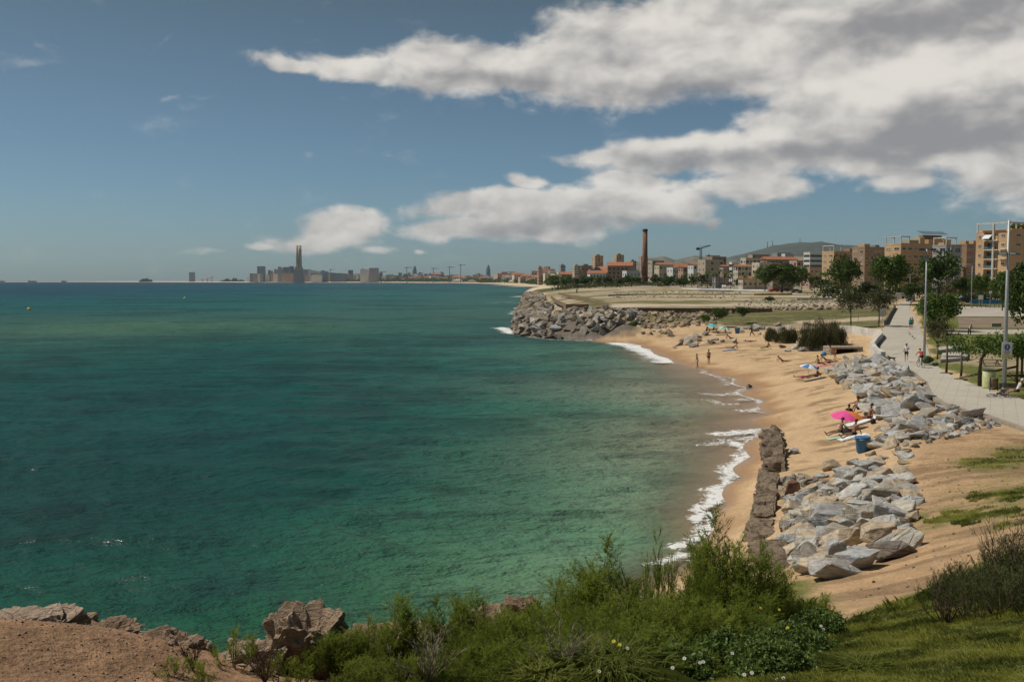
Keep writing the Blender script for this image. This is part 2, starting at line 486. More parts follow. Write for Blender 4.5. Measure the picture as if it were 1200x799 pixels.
# wet sand
wet = 1 - sstep(.12, .62, Z + (n_mid - .5) * .5 + (n_big - .5) * .4)
C = mixc(C, wet * .95, np.array([.36, .205, .095]))
C = mixc(C, (1 - sstep(-.1, .12, Z + (n_mid - .5) * .1)) * .6, np.array([.25, .17, .10]))
def zone(pts, col, soft=.6, w=1.0, ragged=None):
    global C
    s_ = pip(glp(pts), qt, ql) * RG
    if ragged is not None: s_ = s_ + (n_mid - .5) * ragged * 4 + (n_fine - .5) * ragged * 2
    ww = sstep(-soft, soft, s_) * w
    C = mixc(C, ww, col)
    return ww
DIRT = [(1060, 532), (1100, 515), (1150, 500), (1200, 510), (1300, 520), (1500, 620), (1500, 700), (1200, 640), (1110, 690), (1000, 720), (950, 715), (930, 690), (880, 690), (930, 655), (1030, 655), (1070, 590), (1045, 550)]
dcol = np.array([.50, .33, .185]) * (.72 + .5 * n_mid[..., None]) * (.8 + .4 * n_fine[..., None])
streak = fbm(X * .25 - Y * .05, Y * 1.3 + X * .3, 4, 51)
dcol = dcol * (1 - .35 * sstep(.5, .62, streak)[..., None])
zone(DIRT, dcol, 1.0)
for g in [[(1105, 545), (1150, 528), (1200, 522), (1260, 530), (1200, 545), (1150, 552)], [(1120, 580), (1160, 572), (1200, 570), (1260, 575), (1200, 590), (1160, 588)],
          [(1115, 592), (1170, 592), (1200, 600), (1230, 610), (1180, 618), (1130, 612)], [(1060, 598), (1080, 595), (1085, 606), (1062, 612)], [(1085, 608), (1130, 600), (1150, 612), (1110, 618)], [(1140, 556), (1200, 548), (1230, 556), (1160, 566)]]:
    zone(g, np.array([.14, .15, .045]) * (.7 + .6 * n_fine[..., None]), 1.2, .75, 1.1)
# near slope under the bushes and the lawn at the bottom right
zone([(600, 396), (601, 384), (606, 372), (612, 352), (620, 343), (634, 343.5), (640, 356), (650, 366), (700, 367), (748, 369), (765, 378), (745, 390), (725, 394), (700, 399), (640, 399)], np.array([.17, .14, .11]) * (.6 + .8 * n_fine[..., None]), 1.2)
near = (RG < 40) & (Z > .2)
gm = zone([(880, 690), (935, 690), (984, 730), (1010, 718), (1080, 692), (1110, 678), (1200, 640), (1500, 700), (1900, 1200), (400, 1200), (395, 790), (560, 735), (700, 700), (820, 690)], np.array([.16, .165, .045]) * (.6 + .8 * n_fine[..., None]), .5, 1.0, .3)
hm = zone([(-900, 715), (0, 715), (100, 720), (180, 745), (300, 760), (400, 735), (600, 715), (620, 740), (520, 800), (420, 900), (300, 1300), (-900, 1200)], np.array([.34, .205, .12]) * (.6 + .7 * n_fine[..., None]) * (.75 + .5 * n_mid[..., None]), .4, 1.0, .2)
# cliffs and banks below the headland
cl = near & (RG < 24) & (Z < 5.0) & (TT < R(3))
C = np.where(cl[..., None], np.array([.27, .185, .12]) * (.5 + .9 * n_fine[..., None]), C)
# inland
FIELD = [(640, 343), (636, 352), (645, 366), (700, 372), (745, 376), (800, 380), (850, 380), (960, 392), (1010, 384), (1030, 392), (1046, 360), (1058, 346), (1180, 345), (1180, 338), (700, 335)]
fcol = np.array([.40, .31, .205]) * (.78 + .4 * n_mid[..., None]) * (.85 + .3 * n_fine[..., None])
stripe = fbm(X * .012 + Y * .004, Y * .12, 3, 61)
fcol = mixc(fcol, sstep(.47, .56, stripe) * .85, (.15, .15, .055))
fcol = mixc(fcol, sstep(.56, .62, fbm(X * .02, Y * .25, 3, 62)) * .7, (.62, .54, .42))
zone(FIELD, fcol, 1.5)
GR = np.array([.135, .135, .05]) * (.45 + 1.0 * n_fine[..., None]) * (.6 + .8 * n_mid[..., None])
GR = mixc(GR, sstep(.52, .66, fbm(X * .15, Y * .3, 4, 66)) * .6, (.26, .20, .12))
for g in [[(838, 372), (880, 362), (960, 361), (1046, 362), (1040, 376), (1010, 388), (980, 384), (930, 380), (880, 384), (845, 381)],
          [(745, 366), (860, 366), (1040, 366), (1040, 369), (860, 369.5), (745, 368)],
          [(655, 345), (662, 345), (720, 364), (745, 372), (735, 375), (700, 371), (690, 362)]]:
    zone(g, GR, .7, .95, .6)
zone([(930, 377), (985, 374), (1030, 371), (1040, 369), (1040, 372), (1030, 375), (985, 378), (935, 380)], (.50, .40, .27), .8)
# park to the right of the promenade
park = zone([(1070, 356), (1078, 372), (1090, 410), (1098, 430), (1150, 455), (1200, 470), (1330, 505), (1700, 520), (1700, 356)], np.array([.155, .17, .045]) * (.6 + .7 * n_fine[..., None]), .4, 1.0)
zone([(1100, 425), (1200, 436), (1330, 445), (1330, 432), (1200, 420), (1130, 408)], (.42, .34, .22), .8, .8, .8)
# far land: scrub green, pale plots and the long far beach
far = (RG > 620) & (Z > .3)
fc = np.array([.10, .105, .05]) * (.6 + .8 * fbm(X * .02, Y * .02, 4, 71)[..., None])
fc = mixc(fc, sstep(.55, .62, fbm(X * .006, Y * .006, 3, 72)), (.30, .26, .2))
C = np.where(far[..., None], fc, C)
fb = (RG > 900) & (Z < 5.5) & (Z > -.4) & (TT < R(4.4))
C = np.where(fb[..., None], np.array([.62, .5, .34]), C)
C = np.clip(C, .01, .9)
# anthracite mark for wetness -> gloss goes in alpha of its own attribute
def grid_mesh(name, Xg, Yg, Zg, mats, col, extra=None):
    n, m = Xg.shape
    idx = np.arange(n * m).reshape(n, m)
    Fq = np.stack([idx[:-1, :-1], idx[:-1, 1:], idx[1:, 1:], idx[1:, :-1]], -1).reshape(-1, 4)
    me = np_mesh(name, np.stack([Xg, Yg, Zg], -1).reshape(-1, 3), Fq[:, ::-1], mats, col.reshape(-1, 3), True)
    for k, v in (extra or {}).items():
        a = me.attributes.new(k, 'FLOAT', 'POINT'); a.data.foreach_set('value', v.astype(np.float32).ravel())
    return me

gmx, nt, b = newmat('ground_soil')
tc = nt.new('ShaderNodeTexCoord').outputs['Object']
ac = nt.new('ShaderNodeAttribute', attribute_name='Col').outputs['Color']
aw = nt.new('ShaderNodeAttribute', attribute_name='wet').outputs['Fac']
g1 = nt.noise(tc, 9, 5, .7); g2 = nt.noise(tc, 1.6, 5, .65); g3 = nt.noise(tc, 45, 2, .7)
col = nt.mix(1.0, ac, nt.mix(nt.rng(g1, .3, .7), (.72, .72, .74, 1), (1.22, 1.2, 1.16, 1)), 'MULTIPLY')
col = nt.mix(1.0, col, nt.mix(nt.rng(g3, .35, .65), (.8, .8, .8, 1), (1.15, 1.15, 1.15, 1)), 'MULTIPLY')
nt.put(b.inputs['Base Color'], col)
nt.put(b.inputs['Roughness'], nt.rng(aw, 0, 1, .95, .35))
nt.put(b.inputs['Specular IOR Level'], nt.rng(aw, 0, 1, .15, .5))
g4 = nt.noise(tc, 3.5, 4, .6)
h = nt.math('ADD', nt.math('ADD', nt.math('MULTIPLY', g2, .35), nt.math('MULTIPLY', g4, .9)), nt.math('MULTIPLY', g1, .5))
nt.put(b.inputs['Normal'], nt.bump(h, nt.rng(aw, 0, 1, .8, .05), .17))
wetv = (1 - sstep(.05, .45, Z + (n_mid - .5) * .3)) * (RG > 26)
tag(link('ground', grid_mesh('ground', X, Y, Z, [gmx], C, {'wet': wetv})), kind='structure')

# ---------------------------------------------------------------- the sea
RS = np.exp(np.concatenate([np.arange(math.log(12), math.log(260), .0048), np.arange(math.log(260), math.log(1500), .010), np.arange(math.log(1500), math.log(60000), .04)]))
TS, RGs = np.meshgrid(TH, RS)
XS, YS = RGs * np.sin(TS), RGs * np.cos(TS)
LS = np.log(RGs)
from_z = TZ(TS, LS)[:, 0].reshape(TS.shape)
rs_i = np.interp(LS, _LRR, np.arange(len(_LRR)))
r0 = np.clip(np.floor(rs_i).astype(int), 0, len(RR) - 2); rf = rs_i - r0
cidx = np.broadcast_to(np.arange(len(TH)), TS.shape)
ZG = Z[r0, cidx] * (1 - rf) + Z[r0 + 1, cidx] * rf
depth = -ZG
def gerst(x, y, lam, ang, amp, ph):
    k = 2 * math.pi / lam
    p = k * (x * math.cos(ang) + y * math.sin(ang)) + ph
    return amp * (1 - np.abs(np.sin(p * .5)) * 2 + .27), 0
W = np.zeros(TS.shape)
wr_ = random.Random(5)
wx = XS + (fbm(XS * .08, YS * .08, 3, 81) - .5) * 4
wy = YS + (fbm(XS * .08 + 9, YS * .08, 3, 82) - .5) * 4
for lam, amp in [(11, .09), (7.5, .08), (5.2, .07), (4.1, .055), (3.0, .045), (2.2, .035), (1.6, .026), (1.15, .018), (.8, .012)]:
    for q in range(2):
        ang = math.radians(62 + wr_.uniform(-38, 38))
        fade = np.clip(1.4 - RGs * .0055 * 2.2 / lam, 0, 1)
        w, _ = gerst(wx, wy, lam, ang, amp, wr_.uniform(0, 6))
        W += w * fade * (.35 + 1.1 * vnoise(XS / lam * .21 + q * 7, YS / lam * .21, 83 + q))
W *= .43
W *= np.clip(depth / 1.1 + .12, .06, 1)
# low breaking crests near the beach
foam_lines = [([(700, 398), (722, 400), (745, 407), (768, 416), (783, 424)], 1.7, 1.0), ([(790, 424), (800, 425), (812, 428)], .4, .5),
              ([(829, 461), (845, 463), (856, 463), (868, 458)], .8, .55), ([(832, 470), (850, 474), (862, 473)], .45, .5), ([(843, 441), (856, 446), (850, 452)], .5, .5),
              ([(862, 468), (890, 468), (892, 474), (884, 482)], .5, .65), ([(866, 480), (880, 482), (902, 484)], .35, .6), ([(846, 508), (865, 506), (885, 505), (898, 508)], .75, .8),
              ([(838, 520), (855, 516), (880, 512)], .5, .6), ([(868, 520), (880, 528), (878, 540), (868, 555)], .6, .85), ([(835, 572), (850, 572), (862, 562), (870, 550)], .45, .8), ([(822, 602), (828, 590), (840, 580), (852, 572)], .45, .9),
              ([(818, 610), (832, 605), (845, 608), (838, 618)], .35, .9), ([(790, 640), (808, 628), (826, 615)], .35, .8), ([(770, 665), (790, 655), (803, 648)], .3, .7),
              ([(588, 384), (596, 388), (606, 391)], 1.4, .9), ([(606, 392), (625, 396), (650, 398), (690, 399)], .8, .5), ([(604, 368), (612, 364), (622, 365)], 2.0, .8), ([(572, 355), (590, 354), (605, 355)], 1.6, .5), ([(606, 348), (614, 347), (619, 347)], 5, .6), ([(612, 380), (606, 386), (600, 389)], 1.4, .6)]
foam = np.zeros(TS.shape)
fj = fbm(XS * .35, YS * .35, 4, 91) - .5
fj2 = fbm(XS * .35 + 31, YS * .35, 4, 92) - .5
for pts, wid, st in foam_lines:
    ll = [lp(*P(a, b, 0)[:2]) for a, b in pts]
    d = pdist(ll, TS + fj * 2.4 / RGs, LS + fj2 * 2.4 / RGs) * RGs
    foam = np.maximum(foam, (1 - sstep(0, wid * 2.4, d)) * st)
foam = np.maximum(foam, np.where((RGs < 700), (1 - sstep(.0, .10, np.abs(depth - .03 + (fj) * .12))) * .62 * (depth > -.1) * sstep(.35, .6, vnoise(XS * .12, YS * .12, 95)), 0))
sea_cols = [(100, 650, .004, .040, .026), (300, 720, .010, .065, .030), (60, 700, .006, .050, .028), (200, 600, .004, .042, .032), (400, 560, .006, .055, .042), (450, 470, .008, .058, .050), (250, 480, .004, .048, .044),
            (60, 500, .004, .045, .042), (60, 430, .008, .055, .048), (130, 385, .042, .100, .070), (300, 382, .040, .098, .068), (20, 380, .022, .075, .060), (450, 390, .018, .078, .066), (560, 380, .014, .070, .066), (200, 365, .014, .072, .072), (400, 355, .012, .078, .080),
            (100, 342, .006, .038, .070), (400, 340, .008, .062, .088), (560, 342, .014, .082, .085), (100, 333, .006, .028, .062), (400, 333, .008, .042, .075), (580, 336, .012, .07, .08),
            (600, 560, .052, .125, .086), (550, 500, .018, .082, .060), (650, 470, .038, .108, .080), (700, 560, .10, .175, .125), (730, 470, .10, .165, .125), (640, 430, .022, .09, .075), (700, 415, .05, .125, .10), (780, 480, .11, .155, .115), (840, 480, .21, .185, .14), (860, 500, .23, .195, .145), (820, 445, .19, .18, .14), (850, 465, .24, .20, .155),
            (500, 640, .034, .100, .060), (450, 700, .026, .085, .046), (620, 660, .08, .155, .10), (720, 620, .09, .18, .12), (780, 580, .14, .19, .13), (800, 520, .16, .17, .125), (840, 600, .2, .19, .13), (380, 430, .006, .05, .048),
            (240, 690, .005, .035, .026), (330, 500, .004, .042, .040), (600, 405, .02, .08, .07), (570, 400, .008, .052, .05), (-300, 600, .004, .04, .03), (-300, 400, .006, .05, .05), (150, 560, .003, .034, .03)]
scp = np.array([[*lp(*P(a, b, 0)[:2]), c, d, e] for a, b, c, d, e in sea_cols])
SCF = RBF(scp[:, 0], scp[:, 1], scp[:, 2:])
ws = fbm(XS * .02, YS * .02, 3, 101) - .5
SC_ = SCF((TS + ws * .10).ravel(), (LS + (fbm(XS * .02, YS * .02 + 40, 3, 102) - .5) * .2).ravel()).reshape(TS.shape + (3,))
SC_ = SC_ * (1 + .35 * (fbm(XS * .45, YS * .9, 4, 107) - .5)[..., None] * (RGs < 200)[..., None])
dk = fbm(np.log(RGs) * 16, TS * 14, 4, 103)
dk2 = fbm(XS * .11, YS * .11, 4, 104)
SC_ = SC_ * (1 - .30 * sstep(.5, .68, dk)[..., None] * (RGs > 45)[..., None]) * (.82 + .36 * dk2[..., None])
lum_ = SC_.mean(-1, keepdims=True); SC_ = np.maximum(SC_ * 1.08 - lum_ * .08, .0005) * np.array([1.45, 1.36, 1.16])
SC_ = np.clip(SC_, .001, .6)
swirl = sstep(.5, .62, fbm(XS * .25 + 3, YS * .25, 4, 105)) * (1 - sstep(.3, 1.1, depth))
SC_ = mixc(SC_, swirl * .35, (.24, .20, .15))

sm_, nt, b = newmat('sea_water')
tc = nt.new('ShaderNodeTexCoord').outputs['Object']
ac = nt.new('ShaderNodeAttribute', attribute_name='Col').outputs['Color']
af = nt.new('ShaderNodeAttribute', attribute_name='foam').outputs['Fac']
ad = nt.new('ShaderNodeAttribute', attribute_name='depth').outputs['Fac']
v1 = nt.mapping(tc, (1, 1.5, 1), (0, 0, R(-20)))
w1 = nt.noise(v1, 1.5, 3, .5, .1); w2 = nt.noise(v1, 6.0, 3, .55, .1); w3 = nt.noise(nt.mapping(tc, (1, 1.7, 1)), .16, 3, .6)
nt.put(b.inputs['Base Color'], ac)
b.inputs['Roughness'].default_value = .14
b.inputs['Specular IOR Level'].default_value = .10
b.inputs['IOR'].default_value = 1.33
h = nt.math('ADD', nt.math('MULTIPLY', w3, 1.9), nt.math('ADD', nt.math('MULTIPLY', w1, .42), nt.math('MULTIPLY', w2, .10)))
calm = nt.rng(ad, 0, 1.2, .25, 1)
nt.put(b.inputs['Normal'], nt.bump(h, calm, 1.0))
# wind-roughened sea: mean reflectance stays well below the mirror value at grazing view
bnode = nt.bump(h, calm, 1.25)
dfw = nt.new('ShaderNodeBsdfDiffuse'); nt.put(dfw.inputs[0], ac); nt.put(dfw.inputs['Normal'], bnode)
glw = nt.new('ShaderNodeBsdfGlossy'); glw.inputs['Roughness'].default_value = .20; bnode2 = nt.bump(h, calm, .20); nt.put(glw.inputs['Normal'], bnode2); glw.inputs[0].default_value = (1, 1, 1, 1)
frw = nt.new('ShaderNodeFresnel'); frw.inputs[0].default_value = 1.33; nt.put(frw.inputs['Normal'], bnode2)
body = nt.new('ShaderNodeMixShader'); nt.put(body.inputs[0], nt.math('MINIMUM', nt.math('MULTIPLY', frw.outputs[0], .50), .14)); nt.l.new(dfw.outputs[0], body.inputs[1]); nt.l.new(glw.outputs[0], body.inputs[2])
tr = nt.new('ShaderNodeBsdfTransparent')
ms = nt.new('ShaderNodeMixShader')
nt.put(ms.inputs[0], nt.rng(nt.math('ADD', ad, nt.math('MULTIPLY', nt.math('SUBTRACT', w1, .5), .25)), -.03, 1.15, .10, 1, True))
nt.l.new(tr.outputs[0], ms.inputs[1]); nt.l.new(body.outputs[0], ms.inputs[2])
fn = nt.noise(tc, 2.2, 6, .72, 1.2); fn2 = nt.noise(tc, .6, 4, .6, .5)
fmask = nt.rng(nt.math('ADD', nt.math('MULTIPLY', af, 1.05), nt.math('MULTIPLY', nt.math('SUBTRACT', fn, .5), 3.0)), .40, .85, 0, 1, True)
fmask = nt.math('MULTIPLY', fmask, nt.rng(af, .02, .25))
# scattered small whitecaps offshore
cap = nt.rng(nt.noise(nt.mapping(tc, (1, 2.4, 1), (0, 0, .3)), .35, 6, .75), .735, .80)
fmask = nt.math('MAXIMUM', fmask, nt.math('MULTIPLY', cap, .45), clamp=True)
fd = nt.new('ShaderNodeBsdfDiffuse'); fd.inputs[0].default_value = (.72, .72, .70, 1)
ms2 = nt.new('ShaderNodeMixShader'); nt.put(ms2.inputs[0], fmask)
nt.l.new(ms.outputs[0], ms2.inputs[1]); nt.l.new(fd.outputs[0], ms2.inputs[2])
nt.l.new(ms2.outputs[0], nt.n['Material Output'].inputs[0])
W += np.clip(foam - .6, 0, 1) * .5 * np.where(RGs < 300, 1, 0) * sstep(.2, .6, depth)
tag(link('sea', grid_mesh('sea', XS, YS, W * 1.0 + .01, [sm_], SC_, {'foam': foam, 'depth': depth})), kind='structure')

# ---------------------------------------------------------------- light, sky, air, camera
SUN_EL, SUN_AZ = 56.0, -74.0          # azimuth from +Y, negative = left
sv = Vector((math.sin(R(SUN_AZ)) * math.cos(R(SUN_EL)), math.cos(R(SUN_AZ)) * math.cos(R(SUN_EL)), math.sin(R(SUN_EL))))
sl = bpy.data.lights.new('sun', 'SUN'); sl.energy = 3.4; sl.angle = R(.55); sl.color = (1.0, .94, .85)
so = bpy.data.objects.new('sun', sl); COL.objects.link(so); so.location = (0, 0, 60)
so.rotation_euler = sv.to_track_quat('Z', 'Y').to_euler()

w = bpy.data.worlds.new('World'); S.world = w; w.use_nodes = True
nt = NT(w.node_tree)
bg = w.node_tree.nodes['Background']
sky = nt.new('ShaderNodeTexSky', sky_type='NISHITA')
sky.sun_disc = False; sky.sun_elevation = R(SUN_EL); sky.sun_rotation = R(SUN_AZ); sky.altitude = 0; sky.air_density = 1.0; sky.dust_density = .6; sky.ozone_density = 2.0
tcg = nt.new('ShaderNodeTexCoord').outputs['Generated']
sx = nt.new('ShaderNodeSeparateXYZ'); nt.put(sx.inputs[0], tcg)
dx, dy, dz = sx.outputs
az = nt.math('ARCTAN2', dx, dy)
hor = nt.math('SQRT', nt.math('ADD', nt.math('MULTIPLY', dx, dx), nt.math('MULTIPLY', dy, dy)))
el = nt.math('ARCTAN2', dz, hor)
U = nt.math('MULTIPLY', az, 11.67); Vv = nt.math('MULTIPLY', el, 11.67)
cx = nt.new('ShaderNodeCombineXYZ'); nt.put(cx.inputs[0], U); nt.put(cx.inputs[1], Vv)
uv = cx.outputs[0]
def adir(px, py):
    d = ray(px, py)
    return math.atan2(d[0], d[1]) * 11.67, math.atan2(d[2], math.hypot(d[0], d[1])) * 11.67
# low-frequency warp of the cloud outlines
wn = nt.new('ShaderNodeTexNoise'); nt.put(wn.inputs['Vector'], uv); wn.inputs['Scale'].default_value = 1.1; wn.inputs['Detail'].default_value = 4
wv = nt.new('ShaderNodeVectorMath', operation='SUBTRACT'); nt.put(wv.inputs[0], wn.outputs['Color']); wv.inputs[1].default_value = (.5, .5, .5)
wv2 = nt.new('ShaderNodeVectorMath', operation='MULTIPLY_ADD'); nt.put(wv2.inputs[0], wv.outputs[0]); wv2.inputs[1].default_value = (.7, .35, 0); nt.put(wv2.inputs[2], uv)
uvw = wv2.outputs[0]
CL = [(345, 73, 62, 9, 2, .8), (430, 80, 95, 18, 4, 1), (560, 78, 150, 34, 2, 1.1), (650, 85, 120, 30, 5, 1), (740, 62, 170, 56, -6, 1.2), (900, 40, 210, 68, 0, 1.4), (1080, 20, 240, 70, 0, 1.5), (860, 85, 90, 24, 0, .9), (1200, 30, 160, 90, 0, 1.5),
      (1010, 115, 110, 40, -8, 1.3), (1130, 120, 150, 66, 0, 1.5), (1250, 130, 150, 90, 0, 1.5), (960, 150, 120, 26, 0, 1.1), (800, 180, 130, 24, -4, 1.1), (700, 186, 60, 12, 0, .8), (900, 182, 120, 30, 0, 1.1), (1020, 175, 120, 34, 0, 1.2),
      (1120, 165, 110, 30, 0, 1.1), (1200, 160, 90, 30, 0, 1.1), (620, 214, 34, 12, 10, .8), (740, 215, 75, 16, 0, .9), (880, 222, 80, 18, 0, 1), (1050, 212, 52, 14, -5, .9), (600, 240, 150, 20, -4, 1.05), (740, 240, 120, 24, 0, 1.1), (640, 262, 130, 20, 0, 1.0), (540, 268, 80, 14, 0, .9),
      (400, 266, 70, 20, -5, 1.25), (375, 282, 80, 13, 0, .9), (520, 245, 50, 10, 0, .6), (440, 292, 34, 6, 0, .5), (305, 285, 26, 6, -8, .75), (318, 278, 14, 5, 0, .6), (640, 238, 90, 18, 0, 1), (835, 258, 20, 8, -10, .6), (497, 294, 12, 4, 0, .5), (593, 119, 20, 5, 5, .35),
      (45, 72, 40, 9, -15, .20), (235, 297, 45, 4, 0, .34), (30, 55, 60, 14, -20, .14), (1140, 213, 24, 8, 0, .3), (1170, 212, 14, 7, 0, .35), (640, 15, 80, 6, -30, .2), (190, 50, 40, 4, -40, .2), (420, 185, 170, 8, -4, .22), (220, 115, 60, 5, -8, .22)]
acc = None
def ell_field(uvs):
    acc = None
    for (px, py, rx, ry, rot, wt) in CL:
        cu, cv = adir(px, py)
        m = nt.new('ShaderNodeMapping', vector_type='TEXTURE')
        nt.put(m.inputs[0], uvs)
        m.inputs['Location'].default_value = (cu, cv, 0)
        m.inputs['Rotation'].default_value = (0, 0, R(-rot))
        m.inputs['Scale'].default_value = (rx / 100 * 1.38, ry / 100 * 1.62, 1)
        l = nt.new('ShaderNodeVectorMath', operation='LENGTH'); nt.put(l.inputs[0], m.outputs[0])
        e = nt.math('MULTIPLY', nt.rng(l.outputs['Value'], 1, 0, 0, 1, True), wt)
        acc = e if acc is None else nt.math('SMOOTH_MAX', acc, e, .12)
    return acc
ef = ell_field(uvw)
cs = nt.mapping(uv, (1, 1.7, 1))
fb1 = nt.noise(cs, 1.15, 10, .55, .2)
sun_off = nt.new('ShaderNodeVectorMath', operation='ADD'); nt.put(sun_off.inputs[0], cs); sun_off.inputs[1].default_value = (-.10, .20, 0)
fb2 = nt.noise(sun_off.outputs[0], 1.15, 3, .45, .2)
fbl = nt.noise(cs, .62, 3, .5)
dens = nt.math('ADD', ef, nt.math('ADD', nt.math('MULTIPLY', nt.math('SUBTRACT', fb1, .5), .95), nt.math('MULTIPLY', nt.math('SUBTRACT', nt.noise(cs, 3.6, 10, .60, .4), .5), .60)))
cov = nt.rng(dens, .16, .64, 0, 1, True)
cov = nt.math('MULTIPLY', cov, nt.rng(ef, .02, .2))
fb3 = nt.noise(cs, 1.15, 3, .45, .2)
relief = nt.math('SUBTRACT', nt.math('ADD', nt.math('MULTIPLY', fb3, .75), nt.math('MULTIPLY', fb1, .25)), fb2)
LK = [(1160, 150, 120, 34, -.42), (1050, 165, 90, 16, -.45), (1150, 12, 130, 26, -.3), (800, 104, 120, 16, -.38), (560, 98, 120, 10, -.35), (880, 186, 110, 12, -.45), (730, 262, 130, 12, -.4), (560, 270, 90, 8, -.3), (1020, 60, 90, 30, -.25), (1010, 95, 110, 22, .45), (1150, 70, 110, 26, .4), (880, 40, 150, 26, .2), (400, 262, 50, 10, .3), (730, 225, 120, 10, .3), (640, 212, 30, 8, .3), (800, 168, 120, 9, .35), (450, 72, 120, 9, .2)]
lf = None
for (px, py, rx, ry, wt) in LK:
    cu, cv = adir(px, py)
    m = nt.new('ShaderNodeMapping', vector_type='TEXTURE'); nt.put(m.inputs[0], uvw); m.inputs['Location'].default_value = (cu, cv, 0); m.inputs['Scale'].default_value = (rx / 62, ry / 55, 1)
    l = nt.new('ShaderNodeVectorMath', operation='LENGTH'); nt.put(l.inputs[0], m.outputs[0])
    e = nt.math('MULTIPLY', nt.rng(l.outputs['Value'], 1, 0, 0, 1, True), wt); lf = e if lf is None else nt.math('ADD', lf, e)
lit = nt.math('ADD', nt.math('ADD', nt.math('MULTIPLY', nt.rng(relief, -.14, .18), .55), .30), nt.math('ADD', lf, nt.math('MULTIPLY', nt.math('SUBTRACT', fbl, .5), .5)))
lit = nt.math('ADD', lit, nt.math('MULTIPLY', nt.math('SUBTRACT', nt.noise(cs, 3.2, 7, .55, .3), .5), .55))
lit = nt.math('SUBTRACT', lit, nt.rng(dens, .9, 2.0, 0, .30))
ccol = nt.mix(nt.rng(lit, -.1, 1.0, 0, 1, True), (.27, .265, .27, 1), (.74, .70, .645, 1))
skyc = nt.mix(1.0, sky.outputs[0], (.135, .135, .135, 1), 'MULTIPLY')
# polarised, slightly darkened clear air
tint = nt.mix(nt.rng(el, 0, .32, 0, 1), (.255, .375, .49, 1), (.265, .265, .205, 1))
skyc = nt.mix(1.0, skyc, tint, 'MULTIPLY')
SKYNODE = skyc
fin = nt.mix(nt.math('MULTIPLY', cov, .93), skyc, ccol)
nt.put(bg.inputs[0], nt.mix(1.0, fin, (10, 10, 10, 1), 'MULTIPLY'))
bg.inputs[1].default_value = .1

hz = MB().box(-9000, -200, -12, 14000, 15000, 520).obj('haze', [], None)
hm_ = bpy.data.materials.new('haze'); hm_.use_nodes = True
hm_.node_tree.nodes.remove(hm_.node_tree.nodes['Principled BSDF'])
pv = hm_.node_tree.nodes.new('ShaderNodeVolumePrincipled')
pv.inputs['Color'].default_value = (.72, .84, .95, 1); pv.inputs['Density'].default_value = 2.6e-5; pv.inputs['Anisotropy'].default_value = .1
hm_.node_tree.links.new(pv.outputs[0], hm_.node_tree.nodes['Material Output'].inputs['Volume'])
hz.data.materials.append(hm_)
tag(hz, 'thin pale blue sea haze over the coast and the far city', 'haze', kind='stuff')

cam = bpy.data.cameras.new('camera'); cam.sensor_width = 36; cam.lens = F / 1200 * 36; cam.clip_start = .2; cam.clip_end = 100000
co = bpy.data.objects.new('camera', cam); COL.objects.link(co); co.location = (0, 0, H); co.rotation_euler = (R(90) - PITCH, 0, 0)
S.camera = co
S.view_settings.view_transform = 'Standard'; S.view_settings.look = 'None'; S.view_settings.exposure = .14; S.view_settings.gamma = 1
S.cycles.volume_bounces = 0
S.cycles.max_bounces = 6
S.cycles.transparent_max_bounces = 8
S.cycles.volume_max_steps = 32
# ---------------------------------------------------------------- common materials
M = {}
M['rock'] = rock_mat('quarried_stone', [(.47, .49, .49), (.56, .57, .56), (.38, .40, .42), (.54, .52, .46), (.49, .51, .52), (.48, .39, .27), (.43, .45, .46), (.32, .30, .26)], 1.0, .06)
M['rock_brown'] = rock_mat('weathered_stone', [(.24, .20, .16), (.33, .28, .22), (.18, .16, .14), (.30, .30, .29), (.38, .33, .26), (.22, .19, .16)], .8, .10)
M['wet_rock'] = rock_mat('dark_wet_stone', [(.10, .085, .07), (.15, .125, .10), (.085, .075, .065)], .8, .1, .55)
M['masonry'] = rock_mat('eroded_masonry', [(.19, .14, .10), (.22, .165, .115)], 1.1, .11, .9, lay=True)
M['cliff'] = rock_mat('cliff_rock', [(.32, .215, .14), (.38, .27, .185), (.46, .35, .265)], 2.4, .07, .9, lay=True)
M['tan_rock'] = rock_mat('tan_stone', [(.52, .42, .29), (.55, .45, .33)], 1.0, .05)
M['concrete'] = mat('promenade_concrete', (.47, .44, .39), .9, .10, .35, .01, 20, c2=(.38, .355, .31))
M['plaza'] = mat('plaza_paving', (.44, .39, .32), .9, .10, .3, .01, 12)
M['brownband'] = mat('brown_paving', (.24, .18, .12), .9, .15, .4, .02, 9)
M['asphalt'] = mat('asphalt', (.07, .07, .07), .9, .12, .8, .01)
M['white'] = mat('white_paint', (.74, .73, .70), .7, .06, .6)
M['whitewall'] = mat('weathered_white_wall', (.60, .57, .51), .85, .14, .7, .01)
M['steel'] = mat('galvanised_steel', (.42, .43, .43), .5, .08, 2., metal=.3)
M['darksteel'] = mat('dark_painted_steel', (.05, .055, .06), .5, .1)
M['wood'] = mat('weathered_timber', (.22, .15, .09), .85, .25, 3., .01)
M['bark'] = mat('tree_bark', (.13, .10, .07), .95, .3, 4., .03)
M['twig'] = mat('shrub_twig', (.15, .10, .065), .9, .25, 8.)
M['palebark'] = mat('pale_dead_twig', (.34, .28, .22), .9, .2, 8.)
M['leafdark'] = leaf_mat('dark_foliage', (.034, .062, .014), (.10, .15, .032))
M['leafmid'] = leaf_mat('green_foliage', (.045, .085, .014), (.15, .22, .04))
M['leafolive'] = leaf_mat('olive_foliage', (.045, .050, .020), (.14, .14, .055))
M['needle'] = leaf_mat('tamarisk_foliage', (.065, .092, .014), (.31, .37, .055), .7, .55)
M['needledry'] = leaf_mat('dry_shrub_foliage', (.045, .055, .018), (.14, .15, .05), .7, .2)
